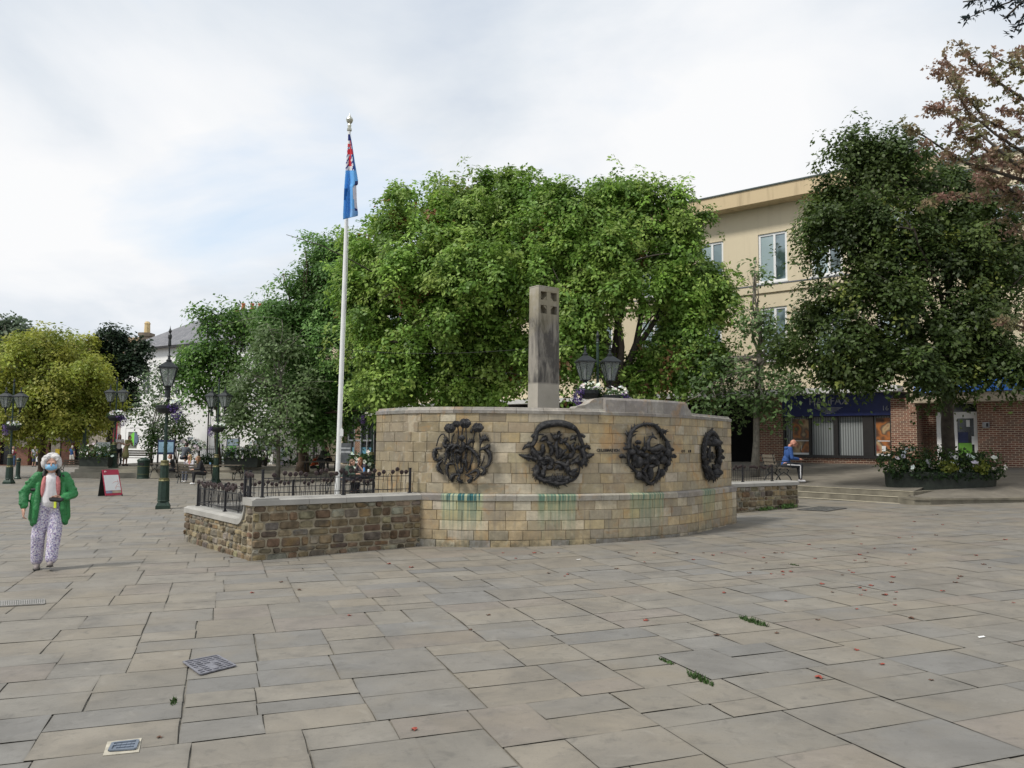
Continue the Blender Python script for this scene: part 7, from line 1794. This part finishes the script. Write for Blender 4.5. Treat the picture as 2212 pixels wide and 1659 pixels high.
for sx in (-1,1):
    i = 0 if sx < 0 else 1
    jp += [('c', V3(sx*.130,.01,1.27), .062, V3(sx*.165,.0,1.0), .080), ('c', V3(sx*.165,.0,1.0), .080, V3(sx*.185,.01,.72), .078),
           ('c', V3(sx*.150,-.055,1.18), .032, V3(sx*.165,-.105,.84), .042), ('c', V3(sx*.165,-.10,.84), .042, V3(-.175,-.085,.66) if sx < 0 else V3(.19,-.085,.665), .034),
           ('c', Sh[i]+V3(sx*-.01,0,0), .070, El[i], .064), ('c', El[i], .064, El[i].lerp(Wr[i], .55), .060), ('c', El[i].lerp(Wr[i], .5), .058, El[i].lerp(Wr[i], .88), .046), ('c', V3(sx*.12,.02,1.29), .05, V3(sx*.06,.05,1.36), .035)]
    hr_ = random.Random(4+i)
    for k in range(7):                     # gathered folds round the sleeves
        t = .12+k*.13; p_ = Sh[i].lerp(El[i], t); dx = V3(hr_.uniform(-.02,.02), -.035, hr_.uniform(-.02,.02)); jp.append(('c', p_+V3(-.05,0,.01)+dx, .022, p_+V3(.05,0,-.02)+dx, .020))
        p_ = El[i].lerp(Wr[i], .1+k*.11); jp.append(('c', p_+V3(-.04,-.03,.01), .022, p_+V3(.04,-.03,-.015), .020))
jp += [('c', V3(0,.06,1.27), .09, V3(0,.07,.78), .12), ('c', V3(-.12,.05,.72), .075, V3(.12,.05,.74), .075), ('c', V3(-.18,-.02,.76), .06, V3(-.19,-.03,.64), .045), ('c', V3(.18,-.02,.76), .055, V3(.20,-.03,.64), .038)]
jk = blob('jacket', jp, gj, .009, wo, 2, WT)
blk = plain('black panel', (.012,.014,.013), .6)
blob('jacket_panel', [('c', V3(.150,-.048,1.30), .022, V3(.200,-.044,1.24), .024), ('c', V3(.235,-.045,1.13), .018, V3(.215,-.055,1.08), .018), ('c', V3(-.225,-.040,1.11), .022, V3(-.150,-.064,1.11), .022)], blk, .007, wo, 2, WT)
blob('collar', [('c', V3(sx*.095,-.045,1.30), .026, V3(sx*.075,.0,1.40), .026) for sx in (-1,1)]+[('c', V3(-.075,.02,1.39), .028, V3(.075,.02,1.39), .028)], blk, .009, wo, 3, WT)
mb = MB(); mb.box(WP(V3(.07,-.175,.90)), (.03,.02,.085)); mb.build('yellow_tag', plain('yellow tag', (.6,.7,.05), .5), wo)
# mask, eyes, brows
blob('face_mask', [('e', H_(0,-.058,-.036), (.064,.050,.050)), ('c', H_(-.05,-.05,-.015), .016, H_(-.05,-.045,-.05), .016), ('c', H_(.05,-.05,-.015), .016, H_(.05,-.045,-.05), .016)], plain('pale blue mask', (.22,.47,.70), .8, var=.12, scale=20), .006, wo, 2, WT)
mb = MB()
for sx in (-1,1): mb.tube([WP(H_(sx*.06,-.05,-.01)), WP(H_(sx*.078,.0,.0))], .0025, 4)
mb.build('mask_loop', white_pl, wo)
for sx in (-1,1):
    mb = MB(); mb.ball(WP(H_(sx*.028,-.078,.012)), (.013,.010,.008), 10, 7, rot=RW); o = mb.build('eye', plain('eye white', (.6,.58,.55), .3), wo, smooth=True)
    mb = MB(); mb.ball(WP(H_(sx*.028,-.085,.012)), (.006,.005,.006), 8, 6, rot=RW); mb.build('iris', plain('iris', (.04,.04,.05), .2), o, smooth=True)
# curly white hair made of many locks
hr = random.Random(6); hb = [('e', H_(0,.035,.045), (.112,.112,.104)), ('e', H_(0,.055,-.015), (.120,.088,.098)), ('e', H_(-.078,.0,.01), (.042,.052,.075)), ('e', H_(.078,.0,.01), (.042,.052,.075)), ('e', H_(-.05,-.045,.085), (.05,.035,.035)), ('e', H_(.045,-.045,.088), (.055,.035,.033)), ('e', H_(-.062,-.062,.055), (.024,.024,.03)), ('e', H_(.064,-.06,.055), (.022,.024,.03))]
for k in range(60):
    a = hr.uniform(0, 2*math.pi); ph = hr.uniform(.0, 1.9)
    x, y, z = math.sin(ph)*math.cos(a), math.sin(ph)*math.sin(a), math.cos(ph)
    if y < -.35 and z < .62 and abs(x) < .75: continue
    hb.append(('e', H_(x*.092, .022+y*.088, .030+z*.088-(.02 if z < .1 else 0)), (hr.uniform(.022,.034),)*3))
hm, nt, b = newmat('white hair'); v = objvec(nt); ln(nt, ramp(nt, noise(nt, 45, 4, v), [(.3,(.50,.48,.46)), (.62,(.80,.78,.77))]), b.inputs['Base Color']); b.inputs['Roughness'].default_value = .6; bump(nt, b, noise(nt, 110, 4, v, .6, 3), 1.0, .010)
blob('hair', hb, hm, .0065, wo, 3, WT)
shm = plain('grey shoe leather', (.22,.19,.18), .6, var=.2)
for i in (0,1):
    a = An[i]; fr_y = -.135; dz = -.055 if i == 0 else -.025
    o = blob('shoe', [('c', a+V3(0,.03,-.045), .040, a+V3(0,fr_y,dz), .034), ('e', a+V3(0,-.08,-.04 if i == 0 else -.02), (.042,.07,.034))], shm, .007, wo, 2, WT)
    mb = MB(); mb.prism([WP(a+V3(x_, y_, -.082+(.0 if i == 0 else max(0,(-y_))*.22))) for x_, y_ in ((-.036,.07),(.036,.07),(.045,-.08),(.03,-.17),(-.03,-.17),(-.045,-.08))], (0,0,.012)); mb.build('sole', blk, o)
ps_ = V3(.075,-.27,.985)
g = thing('purse', 'small black purse held in the hand of the white-haired woman', 'purse', WP(ps_))
blob('purse_body', [('c', ps_+V3(-.06,.01,.008), .024, ps_+V3(.075,.02,-.006), .024), ('c', ps_+V3(-.055,0,-.012), .02, ps_+V3(.06,.0,-.022), .02)], plain('black leather', (.01,.01,.012), .4), .006, g, 2, WT)
